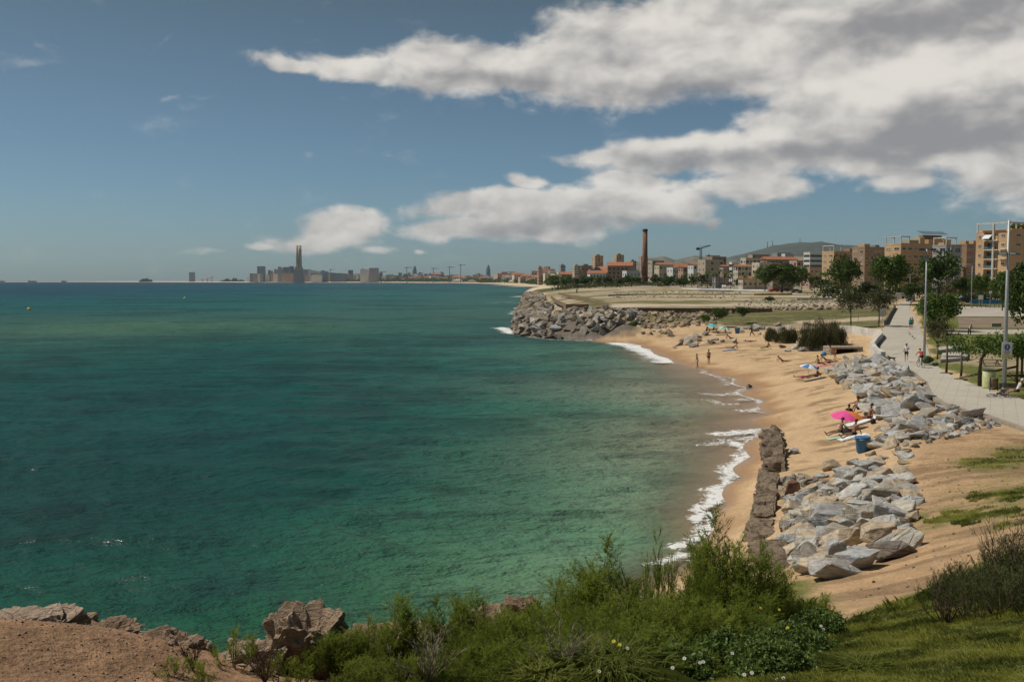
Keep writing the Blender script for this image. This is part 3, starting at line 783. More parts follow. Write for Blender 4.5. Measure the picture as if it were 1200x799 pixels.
M['blade'] = leaf_mat('grass_blades', (.11, .14, .025), (.42, .43, .10), .7, .5)
M['cover'] = leaf_mat('leafy_cover', (.055, .10, .02), (.21, .28, .07), .6, .3)
M['hedge'] = leaf_mat('brownish_hedge', (.06, .06, .025), (.17, .13, .07))
M['skin'] = mat('skin', (.42, .23, .15), .6, .06)
M['skin_tan'] = mat('tanned_skin', (.30, .15, .09), .6, .06)
M['hair'] = mat('dark_hair', (.03, .02, .015), .7, .1)
M['black'] = mat('black_cloth', (.02, .02, .022), .8, .1)
M['cl_white'] = mat('white_cloth', (.72, .72, .71), .85, .05)
M['cl_red'] = mat('red_cloth', (.55, .05, .03), .8, .1)
M['cl_orange'] = mat('orange_cloth', (.75, .22, .04), .8, .08)
M['cl_pink'] = mat('pink_cloth', (.78, .08, .30), .8, .08)
M['cl_blue'] = mat('blue_cloth', (.05, .20, .50), .8, .08)
M['cl_teal'] = mat('turquoise_cloth', (.05, .48, .50), .8, .08)
M['cl_green'] = mat('green_cloth', (.25, .42, .10), .8, .08)
M['cl_palegreen'] = mat('pale_green_cloth', (.45, .60, .42), .8, .08)
M['cl_brown'] = mat('maroon_cloth', (.18, .05, .04), .8, .08)
M['cl_yellow'] = mat('yellow_cloth', (.72, .56, .08), .8, .08)
M['bin'] = mat('blue_bin_plastic', (.03, .13, .30), .45, .1, 2.)
M['rubber'] = mat('rubber', (.02, .02, .02), .8, .05)
M['blue'] = mat('sign_blue', (.02, .12, .48), .5, .04)
M['red'] = mat('sign_red', (.62, .03, .03), .5, .04)
M['yellow'] = mat('sign_yellow', (.75, .60, .04), .5, .04)
M['buoy'] = mat('buoy_yellow', (.80, .58, .03), .5, .08)
M['lime'] = mat('buoy_lime', (.55, .70, .04), .5, .08)
M['brick'] = mat('chimney_brick', (.27, .135, .08), .9, .22, .35, .01, 6)
M['wallorange'] = mat('orange_brick_facade', (.60, .40, .22), .9, .08, .25)
M['wallcream'] = mat('cream_render', (.62, .52, .38), .9, .08, .25)
M['wallbeige'] = mat('beige_render', (.47, .39, .29), .9, .08, .25)
M['wallwhite'] = mat('white_render', (.70, .68, .64), .9, .06, .25)
M['wallbrown'] = mat('brown_brick_facade', (.36, .235, .15), .9, .1, .25)
M['wallpink'] = mat('pinkish_render', (.50, .32, .24), .9, .1, .25)
M['wallgrey'] = mat('grey_render', (.30, .30, .30), .9, .1, .25)
M['wallblue'] = mat('blue_grey_cladding', (.17, .22, .27), .6, .1, .25)
M['tile'] = mat('terracotta_tiles', (.42, .17, .09), .9, .2, .8)
M['roof'] = mat('dark_roofing', (.13, .115, .10), .9, .15, .5)
M['glass'] = mat('window_glass', (.035, .04, .05), .18, .1, .5, spec=.7)
M['shutter'] = mat('window_shutter', (.30, .27, .23), .7, .1)
M['railing'] = mat('balcony_glass', (.10, .17, .18), .3, .1)
M['carred'] = mat('red_car_paint', (.30, .03, .03), .3, .04)
M['carsilver'] = mat('silver_car_paint', (.40, .42, .44), .3, .04)
M['cardark'] = mat('dark_car_paint', (.03, .035, .04), .3, .04)
M['carwhite'] = mat('white_car_paint', (.75, .75, .75), .3, .03)
M['graf'] = mat('faded_mural_paint', (.45, .46, .44), .85, .2, .4, c2=(.20, .30, .36))
M['orangestrip'] = mat('orange_painted_wall', (.62, .28, .08), .85, .2, .5)
M['yellowstrip'] = mat('yellow_painted_wall', (.62, .44, .06), .85, .2, .5)
M['sheetblue'] = mat('blue_banner', (.06, .26, .52), .7, .1, 1.)
M['ship'] = mat('ship_hull', (.10, .10, .12), .7, .1)
M['petal'] = mat('white_petals', (.80, .80, .78), .6, .03)

def smooth_noise(p, s, o=4): return noise.fractal(p * s, .9, 2.1, o)

# ---------------------------------------------------------------- rocks
def rock_mesh(name, seed, m, det=2, blocky=.5):
    r_ = random.Random(seed)
    bm = bmesh.new()
    for _ in range(r_.randint(11, 16)):
        v = Vector((r_.gauss(0, 1), r_.gauss(0, 1), r_.gauss(0, 1))).normalized()
        q = Vector((max(-.72, min(.72, v.x)), max(-.72, min(.72, v.y)), max(-.62, min(.62, v.z)))) * r_.uniform(.85, 1.05)
        bm.verts.new(q * .62)
    bmesh.ops.convex_hull(bm, input=bm.verts[:])
    for v in [v for v in bm.verts if not v.link_faces]: bm.verts.remove(v)
    bmesh.ops.bevel(bm, geom=bm.edges[:], offset=.028, segments=1, affect='EDGES', clamp_overlap=True)
    bmesh.ops.triangulate(bm, faces=bm.faces[:])
    for _ in range(det):
        bmesh.ops.subdivide_edges(bm, edges=[e for e in bm.edges if e.calc_length() > .12], cuts=1)
        bmesh.ops.triangulate(bm, faces=bm.faces[:])
    off = Vector((r_.uniform(0, 50), 0, 0))
    for v in bm.verts:
        n = noise.fractal(v.co * 3.2 + off, .8, 2.2, 4) * .030 + noise.fractal(v.co * 9 + off, .9, 2.2, 2) * .010
        v.co += v.co.normalized() * n
    me = bpy.data.meshes.new(name); bm.to_mesh(me); bm.free()
    me.materials.append(m)
    return me
RK = [rock_mesh('boulder', 100 + i, M['rock']) for i in range(14)]
RB = [rock_mesh('boulder', 200 + i, M['rock_brown']) for i in range(12)]
RT = [rock_mesh('boulder', 300 + i, M['tan_rock']) for i in range(4)]
RW = [rock_mesh('boulder', 400 + i, M['wet_rock']) for i in range(5)]

def put_rock(name, protos, x, y, z, sx, sy, sz, label, group, tilt=.35, rz=None, cat='boulder'):
    me = protos[random.randrange(len(protos))]
    o = link(name, me, None, (x, y, z))
    o.scale = (sx, sy, sz)
    o.rotation_euler = (random.gauss(0, tilt), random.gauss(0, tilt), random.uniform(0, 6.28) if rz is None else rz)
    return tag(o, label, cat, group)

def in_poly(poly, x, y):
    c = False; n = len(poly)
    for i in range(n):
        x0, y0 = poly[i]; x1, y1 = poly[(i + 1) % n]
        if (y0 > y) != (y1 > y) and x < (x1 - x0) * (y - y0) / (y1 - y0) + x0: c = not c
    return c

def scatter(poly_px, spacing, limit, tries=6000, warp=1.0, seed=1, use_world=None):
    r_ = random.Random(seed)
    poly = use_world or [tuple(G(a, b)[:2]) for a, b in poly_px]
    xs = [p[0] for p in poly]; ys = [p[1] for p in poly]
    out = []
    for _ in range(tries):
        x, y = r_.uniform(min(xs), max(xs)), r_.uniform(min(ys), max(ys))
        if not in_poly(poly, x, y): continue
        if all((x - a) ** 2 + (y - b) ** 2 > spacing ** 2 for a, b in out):
            out.append((x, y))
            if len(out) >= limit: break
    return out

# revetment under the promenade
UP = [(972, 440), (985, 428), (1008, 420), (1034, 424), (1054, 436), (1078, 452), (1084, 468), (1100, 479), (1150, 492), (1130, 502), (1085, 512), (1060, 522), (1042, 528), (1026, 526), (1028, 512), (1038, 500), (1034, 490), (1022, 480), (1014, 468), (998, 457)]
pts = scatter(UP, .90, 290, 40000, seed=3)
pts.sort(key=lambda p: p[1])
for (x, y) in pts:
    s_ = random.uniform(.95, 1.75)
    z = ground(x, y)
    if y < 62: s_ *= .9
    mt = RT if random.random() < .05 else RK
    put_rock('revetment_boulder', mt, x, y, z + .10 * s_, s_ * random.uniform(1.1, 1.55), s_ * random.uniform(.75, 1.1), s_ * random.uniform(.4, .68),
             'pale quarried boulder in the sloping rock revetment between beach sand and promenade', 'revetment boulders below the promenade', .3)
# small stones filling the top edge
for k, (x, y) in enumerate(scatter([(1060, 515), (1105, 500), (1160, 492), (1175, 500), (1120, 512), (1070, 528), (1040, 540), (1045, 530)], .45, 70, 5000, seed=8)):
    s_ = random.uniform(.25, .6)
    put_rock('loose_stone', RK if k % 3 else RB, x, y, ground(x, y) + .08 * s_, s_ * 1.2, s_, s_ * .7, 'small broken stone at the bare dirt edge above the rock revetment', 'broken stones along the dirt edge', cat='stone')
# lower group: named big boulders
BIG = [(990, 634, 46, .5, RT, 'large smooth tan boulder resting on grey slabs at the lower end of the rocks', .15),
       (1002, 662, 54, .40, RK, 'large pale grey slab at the very bottom of the rock pile by the path', .5),
       (1043, 648, 42, .42, RB, 'brown and grey shadowed boulder at the right foot of the rock pile', .2),
       (966, 664, 44, .5, RT, 'tilted tan grey slab beside the wooden post at the pile bottom', .6),
       (1044, 606, 40, .7, RK, 'blocky grey boulder with dark right face at the dirt edge', .2),
       (975, 612, 58, .45, RK, 'long inclined blue grey slab in the middle of the rock pile', .5),
       (1010, 606, 44, .5, RK, 'flat pale grey slab above the tan boulder', .25),
       (957, 640, 40, .5, RK, 'steep bluish slab leaning against the tan boulder from the left', .7),
       (1032, 628, 44, .45, RT, 'long tan slab lying right of the smooth tan boulder', .15),
       (1035, 583, 44, .45, RK, 'broad light slab near the top of the rock pile', .2),
       (928, 574, 22, .8, [rock_mesh('boulder', 511, mat('reddish_stone', (.20, .095, .06), .85, .2, 3, .03))], 'reddish brown round boulder on the sand behind the ruined wall', .2),
       (1022, 566, 40, .4, RK, 'long flat boulder at the far top of the lower rock pile', .2),
       (1000, 578, 36, .5, RK, 'wedge of light grey rock in the upper middle of the pile', .4)]
bigpts = []
for (px, py, w, hr, pr, lab, tl) in BIG:
    g = G(px, min(py + 6, 690))
    wm = w / F * g[1] * 1.35
    bigpts.append((g[0], g[1]))
    put_rock('pile_boulder', pr, g[0], g[1], g[2] + wm * hr * .35, wm, wm * random.uniform(.7, .9), wm * hr * 1.15, lab, 'boulders of the lower rock pile', tl * .5, random.uniform(-.6, .6))
LOW = [(925, 650), (930, 620), (925, 600), (940, 585), (975, 570), (1000, 560), (1062, 566), (1070, 580), (1068, 605), (1062, 640), (1045, 662), (1012, 672), (962, 680), (945, 672)]
for k, (x, y) in enumerate(scatter(LOW, .52, 215, 14000, seed=5)):
    if any((x - a) ** 2 + (y - b) ** 2 < .45 for a, b in bigpts): continue
    s_ = random.uniform(.5, 1.2)
    tanp = in_poly([tuple(G(a, b)[:2]) for a, b in [(920, 655), (930, 600), (985, 575), (960, 620), (950, 660)]], x, y)
    put_rock('pile_boulder', (RT if random.random() < .6 else RK) if tanp else (RT if random.random() < .10 else RK), x, y, ground(x, y) + .14 * s_, s_ * 1.3, s_ * .95, s_ * .62,
             'angular grey or tan rock filling the lower rock pile between the bigger slabs', 'filling rocks of the lower pile')
for (px, py, w, lab) in [(975, 545, 30, 'pale boulder alone on the sand between the two rock piles'), (992, 552, 26, 'grey boulder behind the lone pale one between the two rock piles'), (1018, 545, 34, 'wide flat rock where the dirt meets the sand'),
                         (1005, 553, 20, 'small pale rock in the gap between the rock piles'), (1030, 540, 24, 'cracked grey rock at the lower end of the promenade rocks'), (940, 562, 14, 'little dark stone on the sand beside the reddish boulder'),
                         (962, 556, 18, 'low broken stones half buried in beach sand')]:
    g = G(px, py + 4); wm = w / F * g[1]
    put_rock('beach_boulder', RK, g[0], g[1], g[2] + .12 * wm, wm * 1.25, wm * .8, wm * .55, lab, 'single boulders on the near beach', .2)
for k, (x, y) in enumerate(scatter([(905, 560), (920, 590), (920, 650), (945, 650), (960, 600), (985, 570), (940, 560)], .30, 150, 9000, seed=15)):
    s_ = random.uniform(.25, .7)
    put_rock('rubble_stone', RT if k % 3 == 0 else (RK if k % 3 == 1 else RB), x, y, ground(x, y) + .08 * s_, s_ * 1.2, s_, s_ * .8, 'small tan or dark stone lying behind the ruined sea wall', 'rubble stones behind the ruined wall', cat='stone')

for k, (x, y) in enumerate(scatter([(985, 552), (1000, 536), (1030, 532), (1060, 528), (1062, 545), (1075, 565), (1050, 575), (1020, 565)], 1.15, 15, 5000, seed=25)):
    s_ = random.uniform(.5, 1.1)
    put_rock('gap_boulder', RT if k % 6 == 0 else RK, x, y, ground(x, y) + .06 * s_, s_ * 1.35, s_ * .95, s_ * .5, 'low half buried boulder in the sandy gap between upper and lower rock piles', 'boulders in the gap between the piles', .2)
# breakwater
def wpoly(l): return [tuple(p) for p in l]
FR = [(603, 393), (604, 384), (612, 376), (640, 367), (700, 369), (735, 371), (752, 380), (742, 388), (728, 391), (700, 397), (660, 397), (630, 396)]
g2w = lambda a, b, z: tuple(P(a, b, z)[:2])
FRW = [g2w(601, 393, -.2), g2w(630, 398, -.2), g2w(690, 399, -.2), g2w(722, 394, .6), g2w(742, 386, 1.6), g2w(758, 380, 2.4), g2w(745, 370, 3.2), g2w(700, 369, 3.2), g2w(650, 367, 3.2), g2w(622, 371, 2.6), g2w(604, 378, 0)]
n_bw = 0
for (x, y) in scatter(None, 1.42, 232, 40000, seed=21, use_world=FRW):
    s_ = random.uniform(1.3, 2.4); z = ground(x, y)
    lowz = z < .5
    put_rock('breakwater_boulder', RW if lowz and random.random() < .7 else (RK if random.random() < .25 else (RT if random.random() < .12 else RB)), x, y, z + .3 * s_ * .5, s_ * 1.2, s_, s_ * .8,
             'brown or grey boulder heaped on the breakwater head facing the bay', 'boulders of the breakwater head', .5); n_bw += 1
FLW = [g2w(601, 380, -.2), g2w(606, 370, -.2), g2w(611, 360, -.2), g2w(614, 352, -.2), g2w(618, 345.5, -.2), g2w(633, 344.6, 3.3), g2w(636, 350, 3.2), g2w(640, 358, 3.2), g2w(646, 367, 3.2), g2w(622, 372, 2.6)]
fl = scatter(None, 3.0, 600, 50000, seed=22, use_world=FLW)
fl.sort(key=lambda p: p[1])
for i, (x, y) in enumerate(fl[:66]):
    s_ = random.uniform(2.6, 4.4); z = ground(x, y)
    put_rock('breakwater_boulder', RW if z < .8 else RB, x, y, z + .2 * s_ * .5, s_ * 1.1, s_, s_ * .62, 'dark boulder on the seaward flank of the breakwater, far side', 'boulders on the seaward flank', .4)
def rock_mass(name, pts, s0, s1, protos, label, cat):
    V, Fc, n = [], [], 0
    for (x, y) in pts:
        me = random.choice(protos); s_ = random.uniform(s0, s1)
        mtx = Matrix.Translation((x, y, ground(x, y) + .2 * s_ * .5)) @ Euler((random.gauss(0, .4), random.gauss(0, .4), random.uniform(0, 6.28))).to_matrix().to_4x4() @ Matrix.Diagonal((s_ * 1.2, s_, s_ * .65, 1))
        co = np.empty(len(me.vertices) * 3, np.float32); me.vertices.foreach_get('co', co); co = co.reshape(-1, 3)
        mm = np.array(mtx); co = co @ mm[:3, :3].T + mm[:3, 3]
        fi = np.empty(len(me.polygons) * 3, np.int32); me.polygons.foreach_get('vertices', fi)
        V.append(co); Fc.append(fi.reshape(-1, 3) + n); n += len(co)
    o = link(name, np_mesh(name, np.concatenate(V), np.concatenate(Fc), [protos[0].materials[0]]))
    return tag(o, label, cat, kind='stuff')
RBl = [rock_mesh('rubble', 700 + i, M['rock_brown'], 0) for i in range(5)]
for me in RBl: pass
def only_tri(pr): return [m for m in pr if all(len(p.vertices) == 3 for p in m.polygons)]
rock_mass('breakwater_rocks', fl[66:], 2.6, 4.4, only_tri(RBl), 'far run of dark rocks along the seaward side of the spit', 'rocks')
# rubble bank behind the far beach
RUB = [g2w(745, 376, 3), g2w(752, 384, 2.4), g2w(800, 383, 2.4), g2w(836, 380, 2.8), g2w(846, 372, 3), g2w(900, 368, 3.4), g2w(1040, 366, 3.8), g2w(1040, 362, 4.0), g2w(900, 362, 4.2), g2w(780, 364, 4), g2w(745, 368, 3.4)]
rub = scatter(None, 1.15, 700, 16000, seed=31, use_world=RUB)
RBk = [rock_mesh('rubble', 760 + i, rock_mat('tan_rubble_%d' % i, [(.36, .27, .19), (.36, .27, .19)], 1.0, .08), 0) for i in range(1)]
for q_ in range(4):
    RBk.append(rock_mesh('rubble', 770 + q_, RBk[0].materials[0], 0))
rock_mass('bank_rubble', rub, .6, 1.5, only_tri(RBk), 'bank of tan and grey rubble between the far beach and the bare field', 'rubble')
RKl = [rock_mesh('rubble', 720 + i, M['rock'], 0) for i in range(5)]
rock_mass('bank_stones', scatter(None, 3.6, 60, 5000, seed=32, use_world=RUB), .7, 1.6, only_tri(RKl), 'pale stones scattered through the rubble bank behind the far beach', 'rubble')
# small rock clusters on the middle beach
for (a, b, n, w, lab, grp) in [(815, 400, 22, 8, 'small grey rock in the low cluster on the far beach near the waterline', 'rocks of the far beach cluster'), (945, 408, 20, 8, 'grey rock piled below the shrub bluff at the beach edge', 'rocks below the shrub bluff'),
                               (905, 386, 16, 7, 'pale rock in the broken row beyond the blue far bin', 'rocks beyond the far bin'), (775, 388, 14, 6, 'weathered stone at the sandy foot of the breakwater', 'stones at the breakwater foot'), (920, 396, 12, 6, 'reddish stone in the eroded edge under the shrubs', 'stones under the shrubs')]:
    for k in range(n):
        g = G(a + random.gauss(0, 13), b + random.gauss(0, 3.2))
        wm = w / F * g[1] * random.uniform(.5, 1.5)
        put_rock('small_rock', RK if k % 3 else RB, g[0], g[1], g[2] + .12 * wm, wm * 1.3, wm, wm * .7, lab, grp, cat='rock')
for (px, py, w, lab) in [(909, 507, 15, 'black wet rock standing at the beach end of the ruined wall'), (896, 513, 13, 'low dark rock awash in the foam beside the wall'), (912, 512, 16, 'flat grey rock on wet sand by the wall end'), (928, 532, 18, 'thin grey slab on dry sand right of the ruined wall'),
                         (876, 455, 9, 'small dark rock in the swash further up the beach'), (860, 402, 10, 'low green brown rock on the far wet sand')]:
    g = G(px, py); wm = w / F * g[1]
    put_rock('shore_rock', RW if 'dark' in lab or 'black' in lab else RK, g[0], g[1], g[2] + .15 * wm, wm * 1.3, wm, wm * .8, lab, 'rocks at the waterline', cat='rock')
tag(rock_mass('ground_litter', scatter([(1080, 560), (1200, 560), (1200, 640), (1080, 680), (980, 710), (1000, 690), (1060, 660)], .5, 160, 3000, seed=44), .04, .10, only_tri(RBl), 'pebbles and crumbs of earth on the bare dirt slope', 'pebbles'))

# ruined sea wall: four eroded masonry lumps
def eroded_block(name, seed, L, W_, Ht, m, amt=.16, seg=.07, taper=.2):
    bm = bmesh.new(); bmesh.ops.create_cube(bm, size=1)
    for v in bm.verts: v.co = Vector((v.co.x * W_ * (1 - taper * (v.co.z + .5)), v.co.y * L * (1 - taper * .4 * (v.co.z + .5)), (v.co.z + .5) * Ht))
    bmesh.ops.subdivide_edges(bm, edges=bm.edges[:], cuts=int(max(L, 1.2) / seg / 2), use_grid_fill=True)
    off = Vector((seed * 7.1, seed * 3.3, 0))
    for v in bm.verts:
        c = v.co.copy(); d = Vector((c.x / W_, c.y / L, .3 * (c.z / Ht - .3)))
        d = d.normalized() if d.length > .01 else Vector((0, 0, 1))
        n = noise.fractal(c * 1.1 + off, 1.25, 2.1, 4)
        lay_ = noise.noise(Vector((c.x * .5, c.y * .5, c.z * 5)) + off)
        v.co += d * (n * amt + (.5 if lay_ > .08 else -.5) * amt * .55) + Vector((0, 0, 1)) * noise.fractal(Vector((c.x, c.y, 0)) * 1.2 + off, 1.2, 2, 3) * amt * 1.3 * (c.z / Ht)
    me = bpy.data.meshes.new(name); bm.to_mesh(me); bm.free(); me.materials.append(m)
    return me
def wall_piece(a, b, W_, Ht, seed, lab, sink=.15, amt=.24):
    A, B = G(*a), G(*b)
    d = B - A; L = math.hypot(d[0], d[1])
    o = link('ruined_wall', eroded_block('ruined_wall', seed, L, W_, Ht, M['masonry'], amt), None, ((A[0] + B[0]) / 2, (A[1] + B[1]) / 2, min(A[2], B[2]) - sink), math.atan2(-d[0], d[1]))
    return tag(o, lab, 'ruined wall', 'pieces of the ruined sea wall')
wall_piece((910, 556), (904, 516), 1.25, .95, 1, 'far dark lump of eroded sea wall ending in a pointed top')
wall_piece((893, 612), (902, 562), 1.05, .62, 2, 'long middle stretch of eroded brown sea wall', amt=.2)
wall_piece((894, 644), (893, 614), 1.15, .55, 3, 'cracked near stretch of brown sea wall above wet sand', amt=.2)
wall_piece((936, 684), (905, 650), 1.3, .7, 4, 'lowest broken stump of the sea wall near the dirt path', amt=.2)
g = G(904, 530)
# headland rocks in the foreground
M['earth_stone'] = mat('earth_stone', (.30, .20, .13), .9, .3, 5.)
RBh = [rock_mesh('rubble', 740 + i, M['earth_stone'], 0) for i in range(4)]
def outcrop(px, py, D, w, h, dseg, seed, lab, m=None, ridg=.22, det=5, rz=0, nm='rock_outcrop', asp=.8):
    c = PD(px, py, D)
    bm = bmesh.new(); bmesh.ops.create_icosphere(bm, subdivisions=det, radius=.5)
    off = Vector((seed * 5.3, seed * 1.7, seed))
    for v in bm.verts:
        u = v.co.copy() * 2
        q = Vector((max(-.74, min(.74, u.x)), max(-.74, min(.74, u.y)), max(-.7, min(.66, u.z)))) * .66
        r1 = noise.ridged_multi_fractal(u * .9 + off, .9, 2.1, 5, .9, 2.0)
        r2 = noise.fractal(Vector((u.x * 1.5, u.y * 1.5, u.z * 5)) + off, .8, 2.2, 4)
        r3 = noise.ridged_multi_fractal(Vector((u.x * 2.2, u.y * 2.2, u.z * 4.5)) + off, .8, 2.2, 5, .9, 2.0)
        q += u.normalized() * ((r1 - 1.1) * ridg * .65 + r2 * .07 + (r3 - 1.0) * .09)
        v.co = Vector((q.x * w, q.y * w * asp, q.z * h))
    me = bpy.data.meshes.new(nm); bm.to_mesh(me); bm.free(); me.materials.append(m or M['cliff'])
    return tag(link(nm, me, None, tuple(c), rz), lab, 'rock', 'rocks on the near headland')
outcrop(358, 775, 13.4, 1.05, 1.5, 6, 11, 'pale pitted rock tower left of the bushes above the water', ridg=.3)
outcrop(186, 792, 12.8, 1.15, 1.15, 6, 14, 'smooth rounded brown rock bulging at the cliff edge', ridg=.18)
outcrop(128, 755, 13.2, .85, .62, 6, 17, 'cracked dark brown ledge at the cliff edge', ridg=.45)
outcrop(38, 745, 13.5, 1.35, .66, 6, 19, 'broad low brown ledge at the left end of the headland', ridg=.4)
outcrop(82, 741, 13.9, .7, .55, 6, 53, 'small rounded tan rock behind the cracked ledge')
outcrop(5, 752, 13.0, .7, .5, 6, 59, 'rough brown rock at the left edge of the view')
outcrop(300, 782, 13.0, .8, .7, 6, 61, 'tan rock lump at the left foot of the pale rock tower')
outcrop(105, 783, 12.3, .9, .3, 6, 23, 'split flat rock showing through the headland dirt', ridg=.5)
outcrop(268, 800, 12.8, 1.3, .62, 6, 29, 'low broken rock between the two tall headland rocks', ridg=.4)
outcrop(225, 768, 13.6, .55, .5, 6, 31, 'jagged rock shoulder right of the cracked ledge', ridg=.35)
outcrop(612, 722, 22, .9, .8, 6, 37, 'whitish rock peeking out beside the bushes at the water', ridg=.35)
outcrop(570, 727, 22.5, 1.3, .6, 6, 41, 'pale flat rock at the water partly behind bush tips', ridg=.4)
outcrop(470, 775, 14.5, 1.6, .9, 6, 43, 'shaded brown bank rock showing between bush stems', ridg=.4)
outcrop(545, 790, 14.2, 1.4, .9, 6, 47, 'second shaded bank rock behind the dead branches', ridg=.4)
tag(rock_mass('headland_pebbles', scatter(None, .07, 520, 9000, seed=47, use_world=[tuple(PD(a, b, d)[:2]) for a, b, d in [(-60, 799, 10.5), (260, 799, 11), (230, 760, 13.6), (100, 740, 13.6), (-60, 730, 13.6)]]), .010, .045, only_tri(RBh), 'small stones strewn over the bare headland earth', 'pebbles'))
# ---------------------------------------------------------------- vegetation
def rand_dirs(n, up=0.):
    v = rng.normal(size=(n, 3)); v[:, 2] += up
    return v / np.linalg.norm(v, axis=1)[:, None]

def leaf_quads(Pc, size, nrm_bias=.3, elong=1.6, bias_dir=None):
    n = len(Pc)
    a = rand_dirs(n); b = np.cross(a, rand_dirs(n)); b /= np.linalg.norm(b, axis=1)[:, None] + 1e-9
    s = size * rng.uniform(.6, 1.3, n)[:, None]
    V = np.stack([Pc - a * s * elong * .5, Pc + b * s * .5, Pc + a * s * elong * .5, Pc - b * s * .5], 1).reshape(-1, 3)
    Fq = np.arange(4 * n).reshape(-1, 4)
    return V, Fq

def crown_mesh(name, seed, m, n=5200, lobes=16, leaf=.075, flat=.8, spread=.62, open_=0., lr=(.24, .42)):
    global rng
    old, rng = rng, np.random.default_rng(seed)
    c = rand_dirs(lobes) * (rng.uniform(.25, 1, lobes) ** .6)[:, None] * spread
    c[:, 2] *= flat
    rad = rng.uniform(lr[0], lr[1], lobes)
    li = rng.integers(0, lobes, n)
    d = rand_dirs(n, .25)
    rr = rng.uniform(.35 + .3 * open_, 1.08, n) ** .7
    p = c[li] + d * (rad[li] * rr)[:, None] * np.array([1.05, 1.05, .85])
    # hollow notches so that gaps show
    p += rng.normal(size=p.shape) * .018
    keep = np.array([noise.noise(Vector(q) * 3.1 + Vector((seed, 0, 0))) for q in p]) > (-.22 + .25 * open_)
    p, li = p[keep], li[keep]
    V, Fq = leaf_quads(p, leaf)
    lt = rng.uniform(.15, .85, lobes)
    t = np.clip(lt[li] * .65 + rng.uniform(0, .5, len(p)), 0, 1)
    me = np_mesh(name, V, Fq, [m], np.repeat(t, 4))
    rng = old
    return me

def trunk_mesh(name, seed, m, h=1.0, r=.05, limbs=5, top=.75, lean=.0):
    r_ = random.Random(seed); b = MB()
    pts = [Vector((lean * (k / 5) ** 1.5 + r_.uniform(-.012, .012), r_.uniform(-.012, .012), h * k / 5)) for k in range(6)]
    b.tube(pts, [r * (1.25 if k == 0 else 1 - .11 * k) for k in range(6)], 8)
    for i in range(limbs):
        a = 6.28 * i / limbs + r_.uniform(-.4, .4); s_ = pts[3 + i % 3]
        e = Vector((math.cos(a) * .36, math.sin(a) * .36, top * r_.uniform(.35, .8)))
        mid = s_ + e * .5 + Vector((math.cos(a) * .06, math.sin(a) * .06, -.03))
        b.tube([s_, mid, s_ + e], [r * .5, r * .33, r * .12], 6)
    return b.mesh(name, m, True)

CRD = [crown_mesh('crown', 50 + i, M['leafdark'], 7000, 18, .06) for i in range(3)]
CRM = [crown_mesh('crown', 60 + i, M['leafmid'], 7500, 20, .055) for i in range(3)]
CRO = [crown_mesh('crown', 70 + i, M['leafolive'], 7600, 20, .042, open_=.6) for i in range(3)]
CRS = [crown_mesh('crown', 80 + i, M['leafdark'], 1300, 10, .13) for i in range(4)]
CRSM = [crown_mesh('crown', 90 + i, M['leafmid'], 1300, 10, .13) for i in range(3)]
CRSO = [crown_mesh('crown', 95 + i, M['leafolive'], 1300, 10, .12) for i in range(2)]
TRK = [trunk_mesh('trunk', 10 + i, M['bark'], 1.0, .045, 5) for i in range(4)]

def tree(name, px, ytop, ybot, wpx, D, crowns, label, group=None, base_sink=0, trunk=True, cat='tree', extra_tr=0, lean=0):
    """crown between two rows of the picture at distance D, trunk down to the ground"""
    top, bot = PD(px, ytop, D), PD(px, ybot, D)
    x = top[0]; gz = ground(x, D)
    ch = (top[2] - bot[2]); rad = wpx / 2 / F * D
    bot_z = max(bot[2], gz + .02 * ch)
    cz = (top[2] + bot_z) / 2; ch = top[2] - bot_z
    o = empty(name, (x, D, gz), random.uniform(0, 6.28), label, cat, group)
    c = link('crown', random.choice(crowns), o, (0, 0, cz - gz))
    c.scale = (rad / .92, rad / .92, ch / 2 / .80)
    if trunk:
        th = max(cz - gz, .5)
        t = link('trunk', random.choice(TRK), o, (0, 0, -.1))
        t.scale = (rad * .9, rad * .9, th * .9)
    return o

tree('leafy_tree', 990, 293, 342, 48, 262, CRD, 'dense dark tree in front of the leftmost long brick building')
tree('leafy_tree', 1044, 292, 342, 54, 250, CRM, 'large rounded tree in the middle of the row before the brick buildings')
tree('leafy_tree', 1101, 289, 340, 56, 246, CRD, 'dark spreading tree behind the two thin lamp masts')
tree('olive_tree', 998, 333, 369, 42, 160, CRO, 'sparse brownish tree on the grass above the far beach, left one', )
tree('olive_tree', 1031, 334, 368, 44, 158, CRO, 'thin leafed olive tree beside the grey panel sign')
tree('leafy_tree', 1101, 336, 388, 56, 146, CRM, 'bright green tree right of the tall lamp pole by the promenade')
tree('feathery_tree', 1100, 366, 404, 46, 100, CRO, 'feathery olive green tree at the promenade edge above the cyclist')
tree('leafy_tree', 1206, 298, 385, 74, 108, CRD, 'large dark tree cut by the right edge behind the sign pole')
tree('leafy_tree', 1150, 318, 346, 30, 235, CRM, 'green tree in front of the rightmost apartment block, lower left')
tree('leafy_tree', 1128, 322, 345, 26, 240, CRD, 'small dark tree between the row trees and the apartment block')
tree('leafy_tree', 1176, 316, 348, 34, 215, CRM, 'green tree under the balconies of the rightmost block')
tree('leafy_tree', 1068, 330, 350, 26, 255, CRD, 'dark low tree at the far end of the promenade')
tree('leafy_tree', 1018, 328, 352, 28, 262, CRD, 'shaded tree filling the gap between the two big trees')
tree('leafy_tree', 917, 305, 338, 62, 400, CRD, 'very wide dark tree standing before the low brown building')
tree('leafy_tree', 897, 309, 336, 30, 430, CRM, 'green tree left of the very wide dark tree')
tree('leafy_tree', 940, 311, 338, 26, 410, CRM, 'mid green tree right of the very wide dark tree')
